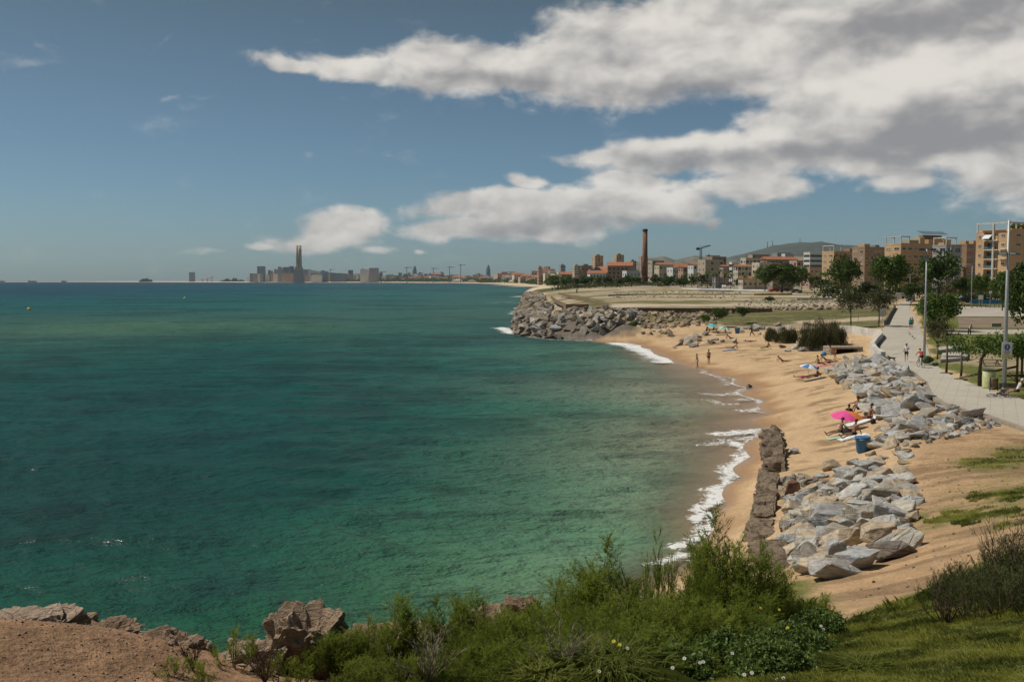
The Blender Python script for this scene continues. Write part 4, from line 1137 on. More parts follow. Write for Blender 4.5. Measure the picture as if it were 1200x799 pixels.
tree('round_bush', 783, 322, 337, 22, 560, CRD, 'dark round bush right of the brick chimney, left of two', trunk=False, cat='bush')
tree('round_bush', 800, 322, 337, 20, 555, CRD, 'dark round bush right of the brick chimney, right of two', trunk=False, cat='bush')
tree('round_bush', 727, 324, 336, 16, 640, CRD, 'dark round bush left of the brick chimney', trunk=False, cat='bush')
tree('low_bush', 843, 359, 376, 26, 178, CRD, 'dark green bush at the back of the far beach, largest', trunk=False, cat='bush')
tree('low_bush', 870, 358, 372, 20, 182, CRD, 'dark green bush right of the largest beach bush', trunk=False, cat='bush')
tree('low_bush', 826, 367, 378, 16, 176, CRM, 'small green bush left of the largest beach bush', trunk=False, cat='bush')
tree('low_bush', 744, 375, 386, 16, 185, CRM, 'low green bush growing from the breakwater rocks', trunk=False, cat='bush')
tree('low_bush', 902, 346, 355, 14, 260, CRD, 'small dark bush on the painted field', trunk=False, cat='bush')
tree('promenade_bush', 1088, 416, 430, 17, 92, CRM, 'low round green bush behind the cyclist at the promenade edge', trunk=False, cat='bush')
tree('promenade_bush', 1096, 424, 432, 9, 91, CRM, 'tiny bush at the foot of the feathery tree', trunk=False, cat='bush')
# hedge behind the plaza
V_, F_, n_, T_ = [], [], 0, []
hb = []
for i in range(52):
    p = PD(1112 + i * 3.4 + random.uniform(-2, 2), 338 + random.uniform(-4, 3), 272 + random.uniform(-4, 4)); hb.append(p)
pp = np.repeat(np.array(hb), 190, 0) + rng.normal(size=(190 * 52, 3)) * np.array([1.3, .8, 1.0])
V_, F_ = leaf_quads(pp, .28)
tag(link('hedge', np_mesh('hedge', V_, F_, [M['hedge']], np.repeat(rng.uniform(0, 1, len(pp)), 4))), 'long reddish brown hedge running behind the plaza', 'hedge')
hb = [PD(960 + i * 4.2, 341 + random.uniform(-3, 3), 300) for i in range(42)]
pp = np.repeat(np.array(hb), 120, 0) + rng.normal(size=(120 * 42, 3)) * np.array([1.4, 1., 1.2])
V_, F_ = leaf_quads(pp, .42)
tag(link('hedge', np_mesh('hedge', V_, F_, [M['leafdark']], np.repeat(rng.uniform(0, 1, len(pp)), 4))), 'dark green hedge along the road under the row trees', 'hedge')
hb = [PD(1128 + i * 3.2, 347 + random.uniform(-2, 2), 264) for i in range(26)]
pp = np.repeat(np.array(hb), 130, 0) + rng.normal(size=(130 * 26, 3)) * np.array([1., .8, .5])
V_, F_ = leaf_quads(pp, .28)
tag(link('hedge', np_mesh('hedge', V_, F_, [M['leafdark']], np.repeat(rng.uniform(0, 1, len(pp)), 4))), 'low dark hedge behind the blue banner fence', 'hedge')

# background trees behind the field
r_ = random.Random(77)
bgx = [(650, 326, 900), (662, 325, 860), (675, 324, 880), (686, 323, 840), (700, 322, 870), (712, 322, 820), (736, 321, 800), (745, 324, 830), (768, 320, 760), (772, 323, 740), (812, 322, 720), (822, 321, 700), (866, 325, 560), (876, 326, 560), (955, 322, 440), (965, 326, 430), (1052, 318, 330), (1072, 320, 330), (975, 330, 400)]
for i, (px, yt, D) in enumerate(bgx):
    tree('distant_tree', px, yt, 335, r_.uniform(14, 22) * (1.0 if D > 500 else 1.3), D, [CRS, CRSM, CRSO][i % 3], 'dusty green tree in the belt beyond the bare field', 'trees in the belt beyond the field')
for i in range(46):
    px = r_.uniform(640, 900); D = r_.uniform(900, 1500)
    tree('distant_tree', px, r_.uniform(322, 328), 334, r_.uniform(8, 14), D, [CRS, CRSM, CRSO][i % 3], 'small far tree in the green strip between field and town', 'far trees between field and town')
# mixed scrub mass along the far edge
pp = []
for i in range(420):
    D = r_.uniform(600, 1100); px = r_.uniform(655, 1040); x = (px - 600) / F * D
    gz = ground(x, D); pp.append((x, D, gz + r_.uniform(.3, 1.2)))
pp = np.repeat(np.array(pp), 40, 0) + rng.normal(size=(40 * 420, 3)) * np.array([3.2, 3, .8])
V_, F_ = leaf_quads(pp, 1.0)
tag(link('distant_scrub', np_mesh('distant_scrub', V_, F_, [M['leafolive']], np.repeat(rng.uniform(0, 1, len(pp)), 4))), 'dusty scrub covering the ground between field and houses', 'scrub', kind='stuff')
# palms
def palm_mesh(seed):
    r_ = random.Random(seed); b = MB()
    for k in range(22):
        a = 6.28 * k / 22 + r_.uniform(-.1, .1); up = r_.uniform(.1, 1.1); L = r_.uniform(2., 2.8)
        prev = None
        for s_ in range(6):
            t = s_ / 5
            rad = L * t * math.cos(up) * (1 - .1 * t); z = L * (math.sin(up) * t - .75 * t * t)
            wv = .30 * math.sin(3.14 * min(1, t * .9 + .12)) + .02
            c = Vector((math.cos(a) * rad, math.sin(a) * rad, z)); sd_ = Vector((-math.sin(a), math.cos(a), 0)) * wv
            cur = (c - sd_ - Vector((0, 0, .12)), c, c + sd_ - Vector((0, 0, .12)))
            if prev: b.add([*prev, *cur], [(0, 1, 4, 3), (1, 2, 5, 4)])
            prev = cur
    return b.mesh('fronds', M['leafmid'])
PM = [palm_mesh(1), palm_mesh(2)]
PT = MB().tube([(0, 0, 0), (.05, 0, .5), (0, 0, 1)], [.28, .2, .17], 8).mesh('trunk', M['bark'], True)
for a in PM:
    at = a.attributes.new('tint', 'FLOAT', 'POINT'); at.data.foreach_set('value', rng.uniform(.2, .9, len(a.vertices)).astype(np.float32))
for i, (px, yt, D) in enumerate([(829, 316, 520), (836, 317, 530), (843, 315, 520), (849, 318, 510), (818, 318, 560), (856, 319, 500), (811, 320, 590), (803, 318, 600), (962, 318, 390), (886, 322, 450), (872, 321, 480), (792, 316, 640)]):
    t = PD(px, yt + 3, D); gz = ground(t[0], D)
    o = empty('palm_tree', (t[0], D, gz), r_.uniform(0, 6), 'palm tree standing in the row before the low town houses', 'palm', 'palms before the town')
    f = link('fronds', PM[i % 2], o, (0, 0, t[2] - gz)); f.scale = (1.1,) * 3
    tt = link('trunk', PT, o); tt.scale = (1, 1, t[2] - gz)

# ---------------------------------------------------------------- tamarisk shrubs (foreground)
def needle_shrub(seed, m, mt, plumes=46, twigs=15, needles=26, nl=.085, nw=.0042, spread=.55, H_=1.0, wild=.35, tilt=.55):
    g = np.random.default_rng(seed); r_ = random.Random(seed)
    stems = MB(); base, dirs = [], []
    NP, ND, NTt = [], [], []
    for i in range(plumes):
        a = g.uniform(0, 6.283); ln = g.uniform(.0, 1.0) ** .7
        L = H_ * g.uniform(.62, 1.02) * (1 - .32 * ln)
        tip = np.array([math.cos(a) * spread * ln * 1.15, math.sin(a) * spread * ln * 1.15, L])
        root = np.array([math.cos(a) * spread * ln * .25, math.sin(a) * spread * ln * .25, 0.])
        bend = np.array([math.cos(a), math.sin(a), 0]) * .12 * ln + g.normal(size=3) * .03
        ts = np.linspace(0, 1, 7)
        path = root[None] * (1 - ts)[:, None] + tip[None] * ts[:, None] + bend[None] * (np.sin(ts * 3.14))[:, None]
        if i % 2 == 0: stems.tube([tuple(q) for q in path], [.011 * (1 - .85 * t) + .0015 for t in ts], 5)
        pt = g.uniform(0, 1)
        n = twigs
        t0 = g.uniform(.22, 1, n) ** .75
        s = np.stack([np.interp(t0, ts, path[:, k]) for k in range(3)], 1)
        d = g.normal(size=(n, 3)) * np.array([1, 1, .4]); d /= np.linalg.norm(d, axis=1)[:, None]
        d = d * tilt + np.array([0, 0, 1.]); d /= np.linalg.norm(d, axis=1)[:, None]
        tl = g.uniform(.10, .30, n) * H_ * (1.15 - .5 * t0)
        u = g.uniform(0, 1, (n, needles))
        q = s[:, None] + d[:, None] * (tl[:, None] * u)[..., None] + g.normal(size=(n, needles, 3)) * .006
        nd = d[:, None] + g.normal(size=(n, needles, 3)) * wild
        NP.append(q.reshape(-1, 3)); ND.append(nd.reshape(-1, 3))
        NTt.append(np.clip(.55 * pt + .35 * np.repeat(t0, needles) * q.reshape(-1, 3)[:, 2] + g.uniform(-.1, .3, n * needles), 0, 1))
    p = np.concatenate(NP); d = np.concatenate(ND); d /= np.linalg.norm(d, axis=1)[:, None]; t = np.concatenate(NTt)
    sx_ = np.cross(d, g.normal(size=d.shape)); sx_ /= np.linalg.norm(sx_, axis=1)[:, None]
    L = g.uniform(.5, 1.2, len(p))[:, None] * nl
    V = np.stack([p - sx_ * nw, p + sx_ * nw, p + d * L], 1).reshape(-1, 3)
    return (np_mesh('foliage', V, np.arange(len(V)).reshape(-1, 3), [m], np.repeat(t, 3)), stems.mesh('stems', mt, True))
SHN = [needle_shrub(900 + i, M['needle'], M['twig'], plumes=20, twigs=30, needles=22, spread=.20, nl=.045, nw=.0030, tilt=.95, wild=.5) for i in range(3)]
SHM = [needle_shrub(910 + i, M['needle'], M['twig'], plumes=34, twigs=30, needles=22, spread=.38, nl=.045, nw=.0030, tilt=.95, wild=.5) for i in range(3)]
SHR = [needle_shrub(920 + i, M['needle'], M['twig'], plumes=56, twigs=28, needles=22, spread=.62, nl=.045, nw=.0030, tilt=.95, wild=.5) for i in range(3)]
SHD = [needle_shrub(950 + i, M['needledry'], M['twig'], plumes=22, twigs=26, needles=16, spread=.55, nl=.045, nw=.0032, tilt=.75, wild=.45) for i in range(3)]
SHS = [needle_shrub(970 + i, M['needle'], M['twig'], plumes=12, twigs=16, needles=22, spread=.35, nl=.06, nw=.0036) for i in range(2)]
def shrub(protos, px, yt, D, wpx, label, group, name='tamarisk_shrub'):
    t = PD(px, yt, D); gz = ground(t[0], D) - .05
    h = max(.25, t[2] - gz); sw = wpx / F * D / 1.0
    uni = protos is SHR
    if uni:
        q_ = sw / h; protos = SHN if q_ < .62 else SHM if q_ < 1.0 else SHR
        sw = h * 1.05 if q_ < 1.5 else sw / 1.35
    f, s_ = random.choice(protos)
    o = empty(name, (t[0], D, gz), random.uniform(0, 6.28), label, 'shrub', group)
    for nm, me in (('foliage', f), ('stems', s_)):
        c = link(nm, me, o); c.scale = (sw, sw, h * 1.08)
    return o
TAM = [(385, 742, 12.9, 50, SHR), (425, 722, 13.2, 46, SHR), (470, 704, 13.6, 50, SHR), (510, 712, 13.4, 42, SHR), (548, 692, 14.2, 40, SHR), (590, 716, 13.4, 75, SHR), (640, 690, 14.6, 80, SHR), (676, 664, 15.2, 60, SHR), (712, 648, 15.0, 62, SHR),
       (738, 700, 13.6, 110, SHR), (766, 630, 15.8, 62, SHS), (836, 618, 16.4, 78, SHR), (872, 634, 16.8, 74, SHR), (815, 650, 15.6, 56, SHS), (800, 700, 14.2, 120, SHR), (904, 684, 17.0, 64, SHR), (875, 722, 14.4, 130, SHR), (690, 728, 12.6, 130, SHR), (610, 752, 12.2, 110, SHR),
       (505, 762, 12.0, 80, SHR), (430, 772, 12.0, 70, SHR), (350, 778, 12.0, 50, SHS), (760, 742, 12.2, 140, SHR), (655, 715, 13.4, 110, SHR), (850, 690, 15.4, 120, SHR), (575, 735, 12.8, 90, SHR)]
for i, (px, yt, D, w, pr) in enumerate(TAM):
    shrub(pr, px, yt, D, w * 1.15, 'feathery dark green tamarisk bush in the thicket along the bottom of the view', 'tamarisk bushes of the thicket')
shrub(SHS, 275, 738, 12.4, 75, 'thin young tamarisk with bare twigs between the headland rocks', 'small tamarisks on the headland')
shrub(SHS, 205, 770, 11.6, 60, 'low bright tamarisk sprig in front of the rounded brown rock', 'small tamarisks on the headland')
shrub(SHS, 240, 772, 11.4, 40, 'tiny tamarisk sprig right of the rounded rock', 'small tamarisks on the headland')
shrub(SHS, 325, 765, 12.0, 60, 'tamarisk sprig at the foot of the pale rock tower', 'small tamarisks on the headland')
shrub(SHS, 962, 694, 18.6, 44, 'small upright green bush alone at the lawn edge beside the dirt', 'bushes at the lawn edge')
shrub(SHS, 925, 700, 17.6, 60, 'thin leafy bush right of the thicket against the sand', 'bushes at the lawn edge')
for i, (px, yt, D, w) in enumerate([(1112, 664, 14.6, 46), (1135, 652, 15.0, 56), (1160, 640, 15.2, 62), (1186, 622, 15.4, 70), (1215, 628, 15.0, 80), (1245, 612, 15.6, 90), (1175, 660, 14.2, 60), (1205, 660, 13.8, 60), (1148, 672, 14.0, 46)]):
    shrub(SHD, px, yt, D, w * 1.2, 'dark twiggy broom like shrub on the grassy bank at right', 'dark shrubs on the right bank', 'broom_shrub')
# bare branches
def bare_shrub(px, yt, D, w, seed, m, label, n=16):
    r_ = random.Random(seed); t = PD(px, yt, D); gz = ground(t[0], D); h = t[2] - gz; b = MB()
    for i in range(n):
        a = r_.uniform(0, 6.28); p = Vector((0, 0, 0)); d = Vector((math.cos(a) * .45, math.sin(a) * .3, 1)).normalized()
        pts = [p.copy()]; L = h * r_.uniform(.6, 1.05)
        for k in range(7):
            d = (d + Vector((r_.gauss(0, .16), r_.gauss(0, .12), .04))).normalized(); p = p + d * L / 7; pts.append(p.copy())
            if k > 1:
                for _ in range(2):
                    e = (d + Vector((r_.gauss(0, .6), r_.gauss(0, .5), .2))).normalized() * L * r_.uniform(.12, .25)
                    b.tube([p, p + e * .5 + Vector((0, 0, .01)), p + e], [.004, .003, .0012], 4)
        b.tube(pts, [.010 - .0011 * k for k in range(8)], 5)
    o = b.obj('bare_shrub', m, None, True, loc=(t[0], D, gz))
    return tag(o, label, 'shrub')
bare_shrub(500, 735, 11.8, 80, 1, M['palebark'], 'tangle of pale bare branches among the bushes')
bare_shrub(655, 730, 11.7, 60, 2, M['palebark'], 'pale dead twigs standing out of the thicket')
bare_shrub(1112, 690, 14.2, 60, 3, M['twig'], 'leafless dark bush at the left of the right bank')
bare_shrub(1180, 610, 15.0, 90, 4, M['twig'], 'tall leafless twigs above the right bank shrubs', 22)
bare_shrub(225, 752, 12.0, 60, 5, M['twig'], 'thin dark leafless twigs on the headland rock')
bare_shrub(310, 752, 11.8, 50, 6, M['twig'], 'bare bent twigs left of the pale rock tower')

# ---------------------------------------------------------------- lawn blades, leafy cover, flowers
def blades(name, n, xr, yr, test, h, w, m, label, cat, lean=.5):
    g = np.random.default_rng(len(name) + n)
    x = g.uniform(xr[0], xr[1], n); y = g.uniform(yr[0], yr[1], n) 
    t, l = lp(x, y)
    k = test(x, y, t, l); x, y, t, l = x[k], y[k], t[k], l[k]
    fi = np.clip(np.interp(t, TH, np.arange(len(TH))), 0, len(TH) - 1.001); fj_ = np.clip(np.interp(l, _LRR, np.arange(len(_LRR))), 0, len(RR) - 1.001)
    i, j = fi.astype(int), fj_.astype(int); u, v = fi - i, fj_ - j
    z = (Z[j, i] * (1 - u) + Z[j, i + 1] * u) * (1 - v) + (Z[j + 1, i] * (1 - u) + Z[j + 1, i + 1] * u) * v
    n = len(x); p = np.stack([x, y, z - .01], 1)
    clump = fbm(x * 2.2, y * 2.2, 4, 7)
    hh = h * (.75 + 1.0 * sstep(.3, .7, clump)) * g.uniform(.5, 1.2, n)
    a = g.uniform(0, 6.283, n); d = np.stack([np.cos(a) * lean, np.sin(a) * lean, np.ones(n)], 1); d /= np.linalg.norm(d, axis=1)[:, None]
    s = np.stack([-np.sin(a), np.cos(a), np.zeros(n)], 1) * w
    mid = p + d * (hh * .6)[:, None]; tip = p + d * hh[:, None] + np.stack([np.cos(a), np.sin(a), -.25 * np.ones(n)], 1) * (hh * .25)[:, None]
    V = np.stack([p - s, p + s, mid + s * .7, tip, mid - s * .7], 1).reshape(-1, 3)
    tn = np.clip(1.0 * sstep(.32, .66, fbm(x * 1.3 + 5, y * 1.3, 5, 8)) - .12 + g.uniform(-.25, .3, n), 0, 1)
    o = link(name, np_mesh(name, V, np.arange(5 * n).reshape(-1, 5), [m], np.repeat(tn, 5)))
    return tag(o, label, cat, kind='stuff')
LAWN = glp([(880, 700), (935, 700), (984, 735), (1010, 722), (1080, 697), (1110, 684), (1200, 652), (1330, 640)]) + [(R(50), math.log(14)), (R(50), math.log(8)), (R(-12), math.log(8)), (R(-12), math.log(13.5)), (R(-2), math.log(15.5)), (R(6), math.log(17))]
bare = lambda x, y: fbm(x * .8, y * .8, 3, 12) > .0
blades('lawn_grass', 520000, (-2, 13), (8.5, 21), lambda x, y, t, l: (pip(LAWN, t, l) > -.004 + .02 * vnoise(x * 1.5, y * 1.5, 3) * 0) & bare(x, y), .055, .0028, M['blade'], 'green and yellowish grass covering the lawn at the bottom right', 'grass')
# coarse tufts along the border
blades('tall_grass', 16000, (2, 12), (10, 21), lambda x, y, t, l: (np.abs(pip(LAWN, t, l) - .015) < .02) & (fbm(x * 1.1, y * 1.1, 3, 14) > .5), .13, .003, M['blade'], 'taller grass tufts where the lawn meets the bare dirt', 'grass', .35)
# patchy grass on the dirt
for k_, gpoly in enumerate([[(1105, 545), (1150, 528), (1200, 522), (1260, 530), (1200, 545), (1150, 552)], [(1120, 580), (1160, 572), (1200, 570), (1260, 575), (1200, 590), (1160, 588)], [(1085, 608), (1130, 596), (1200, 600), (1230, 610), (1180, 618), (1130, 614)], [(1055, 598), (1080, 592), (1088, 608), (1062, 614)]]):
    gl = glp(gpoly); w_ = [G(a, b) for a, b in gpoly]
    blades('dirt_grass', 26000 if k_ < 3 else 6000, (min(p[0] for p in w_) - 1, max(p[0] for p in w_) + 1), (min(p[1] for p in w_) - 1, max(p[1] for p in w_) + 1), lambda x, y, t, l: (pip(gl, t + (vnoise(x * .7, y * .7, 5) - .5) * .05, l + (vnoise(x * .6 + 9, y * .6, 6) - .5) * .05) + (fbm(x * 2.5, y * 2.5, 3, 17) - .5) * .05 > .004) & (fbm(x * .9, y * .9, 4, 16) > .47), .07, .011, M['blade'],
           ['grass strip across the dirt nearest the promenade', 'middle band of grass on the bare dirt', 'grass patch on the dirt nearest the right shrubs', 'grass tuft beside the lower rock pile'][k_], 'grass')
# leafy mounds
def mound(px, yt, D, wpx, n, label, tintlo=.0, leaf=.028):
    t = PD(px, yt, D); gz = ground(t[0], D); h = max(.12, t[2] - gz); w_ = wpx / 2 / F * D
    d = rand_dirs(n, .5); d[:, 2] = np.abs(d[:, 2])
    rr = rng.uniform(.6, 1.03, n)
    bump_ = np.array([1 + .25 * noise.noise(Vector(q) * 2.3 + Vector((px, 0, 0))) + .12 * noise.noise(Vector(q) * 6 + Vector((px, 0, 0))) for q in d])
    p = d * (rr * bump_)[:, None] * np.array([w_, w_, h])
    V, Fq = leaf_quads(p, leaf, elong=2.4)
    tn = np.clip(tintlo + rng.uniform(0, .8, n) * (.5 + .5 * rr), 0, 1)
    o = link('leafy_mound', np_mesh('leafy_mound', V, Fq, [M['cover']], np.repeat(tn, 4)), None, (t[0], D, gz))
    return tag(o, label, 'plant', 'leafy mounds before the thicket')
mound(905, 752, 12.0, 110, 9000, 'dark leafy mound at the bottom right of the thicket')
mound(845, 742, 13.0, 90, 7000, 'low green mound below the thicket, above the white flowers')
mound(960, 715, 16.0, 70, 5000, 'leafy mound beside the small upright bush')
mound(925, 735, 14.0, 110, 8000, 'broad leafy mound between thicket and lawn')
mound(790, 758, 12.0, 110, 8000, 'green leafy mound under the middle bushes')
# long-leaved grass clump
def tuft(px, yt, D, wpx, n, label):
    t = PD(px, yt, D); gz = ground(t[0], D) - .02; h = t[2] - gz; w_ = wpx / 2 / F * D
    r0_ = rng.normal(size=(n, 2)) * w_ * .35; a = rng.uniform(0, 6.28, n); ln = rng.uniform(.3, 1, n)
    p0 = np.concatenate([r0_, np.zeros((n, 1))], 1); out = np.stack([np.cos(a), np.sin(a), np.zeros(n)], 1) + np.concatenate([r0_ / w_ * 1.2, np.zeros((n, 1))], 1)
    hh = h * rng.uniform(.6, 1.05, n)
    mid = p0 + out * (w_ * .25 * ln)[:, None] + np.array([0, 0, 1]) * (hh * .75)[:, None]
    tip = p0 + out * (w_ * .75 * ln)[:, None] + np.array([0, 0, 1]) * (hh * (1 - .35 * ln))[:, None]
    s = np.stack([-np.sin(a), np.cos(a), np.zeros(n)], 1) * .005
    V = np.stack([p0 - s, p0 + s, mid + s, tip, mid - s], 1).reshape(-1, 3)
    o = link('grass_tuft', np_mesh('grass_tuft', V, np.arange(5 * n).reshape(-1, 5), [M['blade']], np.repeat(rng.uniform(.0, .7, n), 5)), None, (t[0], D, gz))
    return tag(o, label, 'grass tuft')
tuft(715, 752, 11.6, 110, 2600, 'large arching grass tuft in front of the thicket')
tuft(640, 775, 11.2, 70, 900, 'smaller arching grass tuft at the bottom edge left of the large one')
tuft(1010, 775, 11.4, 60, 700, 'low arching grass tuft at the bottom of the lawn')
# flowers
FLM = MB()
for k in range(9):
    a = 6.283 * k / 9
    FLM.add([(math.cos(a) * .006, math.sin(a) * .006, 0), (math.cos(a - .25) * .028, math.sin(a - .25) * .028, .004), (math.cos(a + .25) * .028, math.sin(a + .25) * .028, .004)], [(0, 1, 2)])
FW = FLM.mesh('petals', M['petal']); FY = FLM.mesh('petals', M['yellow'])
FC_ = MB().lathe([(.001, 0), (.009, .002), (.008, .008), (.001, .011)], 8).mesh('flower_centre', M['yellow'], True)
FS_ = MB().tube([(0, 0, -.30), (.01, 0, -.15), (0, 0, 0)], .002, 4).mesh('stalk', M['cover'])
a_ = FS_.attributes.new('tint', 'FLOAT', 'POINT'); a_.data.foreach_set('value', np.full(len(FS_.vertices), .5, np.float32))
for (px, py, D, yel) in [(820, 776, 11.4, 0), (824, 775, 11.4, 0), (802, 771, 11.5, 0), (872, 790, 11.2, 0), (881, 788, 11.2, 0), (911, 796, 11.0, 0), (918, 794, 11.0, 0), (735, 759, 11.2, 0), (965, 737, 14, 0), (962, 733, 14, 0), (788, 782, 11.3, 0),
                         (719, 751, 11.2, 1), (891, 712, 15, 1), (923, 735, 13.6, 1), (913, 714, 15.2, 1), (726, 755, 11.4, 1), (858, 765, 11.6, 0), (702, 786, 11, 0)]:
    c = PD(px, py, D)
    o = empty('wild_flower', tuple(c), random.uniform(0, 6), 'small yellow wild flower among the green plants' if yel else 'small white daisy among the low leafy plants', 'flower', 'yellow flowers' if yel else 'white daisies')
    o.rotation_euler = (R(38), 0, random.uniform(-.5, .5)); o.scale = (.8,) * 3
    link('petals', FY if yel else FW, o); link('flower_centre', FC_, o); link('stalk', FS_, o)
# shrubs on the bluff
for (px, yt, D, w, lab) in [(965, 371, 128, 34, 'wide grey green shrub on the bluff above the beach'), (950, 376, 126, 24, 'left half of the bluff shrubs with upright twigs'), (978, 374, 130, 24, 'right dry shrub on the bluff beside the white wall'), (922, 380, 142, 24, 'low dark shrub left of the bluff shrubs'), (905, 384, 146, 12, 'tiny shrub at the grass edge above the beach')]:
    t = PD(px, yt, D); gz = ground(t[0], D); h = t[2] - gz
    g = np.random.default_rng(px); n = 3400
    a = g.uniform(0, 6.28, n); q = g.uniform(0, 1, n) ** .5; cl_ = .7 + .3 * np.sin(a * 3 + px); hh = g.uniform(.1, 1, n)
    rad = w / 2 / F * D
    kk = g.integers(0, 26, n); ka = g.uniform(0, 6.28, 26); kr = g.uniform(.1, 1, 26) ** .5; kh = g.uniform(.45, 1.05, 26) * (1 - .35 * kr ** 2)
    p = np.stack([np.cos(ka[kk]) * kr[kk] * rad, np.sin(ka[kk]) * kr[kk] * rad * .8, h * hh * kh[kk]], 1) * np.array([1, 1, 1.]) + g.normal(size=(n, 3)) * np.array([.28, .28, .12]) * (1.15 - .5 * hh)[:, None]
    d = np.stack([np.cos(a) * .35 * q, np.sin(a) * .35 * q, np.ones(n)], 1) + g.normal(size=(n, 3)) * .22
    s = np.cross(d, g.normal(size=(n, 3))); s /= np.linalg.norm(s, axis=1)[:, None]; s *= .028
    V = np.stack([p - s, p + s, p + d * .5], 1).reshape(-1, 3)
    o = empty('bluff_shrub', (t[0], D, gz - .1), 0, lab, 'shrub')
    link('foliage', np_mesh('foliage', V, np.arange(3 * n).reshape(-1, 3), [M['leafolive']], np.repeat(g.uniform(0, 1, n), 3)), o)
    b = MB()
    for k in range(14):
        aa = 6.28 * k / 14; b.tube([(0, 0, 0), (math.cos(aa) * rad * .4, math.sin(aa) * rad * .3, h * .5), (math.cos(aa) * rad * .6, math.sin(aa) * rad * .5, h * .95)], [.06, .04, .015], 5)
    b.obj('stems', M['twig'], o)
# ---------------------------------------------------------------- flat sheets
def lz(y): return float(np.interp(y, [0, 110, 300, 500, 700, 1500], [3.0, 3.0, 5.5, 6.6, 7.0, 7.6]))
def strip_sheet(name, left, right, m, dz=.0, n=60, th=.12, kind='structure'):
    def res(pl):
        pl = np.array(pl); d = np.r_[0, np.cumsum(np.hypot(*np.diff(pl[:, :2], axis=0).T))]; s = np.linspace(0, d[-1], n)
        return np.stack([np.interp(s, d, pl[:, 0]), np.interp(s, d, pl[:, 1])], 1)
    A, B = res(left), res(right)
    V, Fq = [], []
    for a, b in zip(A, B):
        for k in range(5):
            q = a + (b - a) * k / 4; V.append((q[0], q[1], lz(q[1]) + dz))
    for i in range(n - 1):
        for k in range(4): Fq.append((i * 5 + k, i * 5 + k + 1, (i + 1) * 5 + k + 1, (i + 1) * 5 + k))
    o = link(name, np_mesh(name, V, Fq, [m]))
    return tag(o, kind=kind)
PLw = [PL(a, b) for a, b in PROM_L]; PRw = [PL(a, b) for a, b in PROM_R]
pm, nt, b = newmat('promenade_slabs')
tc = nt.new('ShaderNodeTexCoord').outputs['Object']
n1 = nt.noise(tc, .25, 5, .6); n2 = nt.noise(tc, 6, 4, .7)
col = nt.mix(nt.rng(n1, .35, .65), (.50, .45, .37, 1), (.42, .375, .30, 1))
col = nt.mix(1.0, col, nt.mix(nt.rng(n2, .35, .65), (.85, .85, .85, 1), (1.08, 1.08, 1.08, 1)), 'MULTIPLY')
br = nt.new('ShaderNodeTexBrick'); nt.put(br.inputs['Vector'], nt.mapping(tc, (1, 1, 1), (0, 0, .45))); br.inputs['Scale'].default_value = .35; br.inputs['Mortar Size'].default_value = .006
col = nt.mix(br.outputs['Fac'], col, (.22, .20, .17, 1))
nt.put(b.inputs['Base Color'], col); b.inputs['Roughness'].default_value = .92
strip_sheet('promenade', PLw, PRw, pm, .0, 90)
def poly_sheet(name, w, m, dz=0):
    V = [(p[0], p[1], lz(p[1]) + dz) for p in w]
    me = bpy.data.meshes.new(name); me.from_pydata(V, [], [tuple(range(len(V)))[::-1]]); me.materials.append(m)
    return tag(link(name, me), kind='structure')
poly_sheet('upper_plaza', PLAZA_A, M['plaza']); poly_sheet('paved_band', PLAZA_B, M['brownband'], .02); poly_sheet('lower_plaza', PLAZA_C, M['plaza'])
def rect_strip(name, w4, m, dz): strip_sheet(name, [w4[0], w4[3]], [w4[1], w4[2]], m, dz, 4)
poly_sheet('road', ROAD, M['asphalt'], .0)
# kerb along the seaward edge of the promenade
def kerb(name, line, w_, h0, h1, m, label, cat='kerb'):
    b = MB(); pts = [Vector((p[0], p[1], 0)) for p in line]
    V = []
    for i, p in enumerate(pts):
        d = (pts[min(i + 1, len(pts) - 1)] - pts[max(i - 1, 0)]).normalized(); s = Vector((d.y, -d.x, 0))
        z = lz(p.y)
        V += [(p.x - s.x * w_, p.y - s.y * w_, z + h0), (p.x + s.x * w_, p.y + s.y * w_, z + h0), (p.x + s.x * w_, p.y + s.y * w_, z + h1), (p.x - s.x * w_, p.y - s.y * w_, z + h1)]
    Fq = []
    n = len(pts)
    for i in range(n - 1):
        for k in range(4): Fq.append((i * 4 + k, i * 4 + (k + 1) % 4, (i + 1) * 4 + (k + 1) % 4, (i + 1) * 4 + k))
    Fq += [(0, 1, 2, 3), ((n - 1) * 4 + 3, (n - 1) * 4 + 2, (n - 1) * 4 + 1, (n - 1) * 4)]
    b.add(V, Fq)
    o = b.obj(name, m)
    return tag(o, label, cat)
kerb('kerb', PLw[7:], .16, -.5, .10, mat('kerb_stone', (.33, .28, .22), .9, .15, 1.), 'long worn concrete kerb between promenade and rocks')
# curved white retaining wall and ramp at the beach access
WL = [PL(a, b) for a, b in [(984, 387), (1000, 388), (1018, 391), (1030, 392.5), (1032.5, 396), (1026, 403), (1022, 409), (1026, 415), (1035, 421)]]
kerb('beach_wall', WL, .22, -1.2, .75, M['whitewall'], 'low curved whitish wall at the beach access of the promenade', 'wall')
kerb('wall_low', [PL(a, b) for a, b in [(1049, 361), (1043, 370), (1037, 381)]], .14, -.3, .8, M['wood'], 'dark low parapet along the left of the far promenade', 'parapet')
rp = [P(1010, 416, 2.0), P(1024, 418, 2.4), P(1024, 404, 2.6), P(1018, 398, 2.6)]
me = bpy.data.meshes.new('beach_ramp'); me.from_pydata([tuple(p + np.array([0, 0, .12])) for p in rp] + [tuple(p - np.array([0, 0, .8])) for p in rp], [], [(0, 1, 2, 3), (4, 7, 6, 5), (0, 4, 5, 1), (1, 5, 6, 2), (2, 6, 7, 3), (3, 7, 4, 0)]); me.materials.append(M['concrete'])
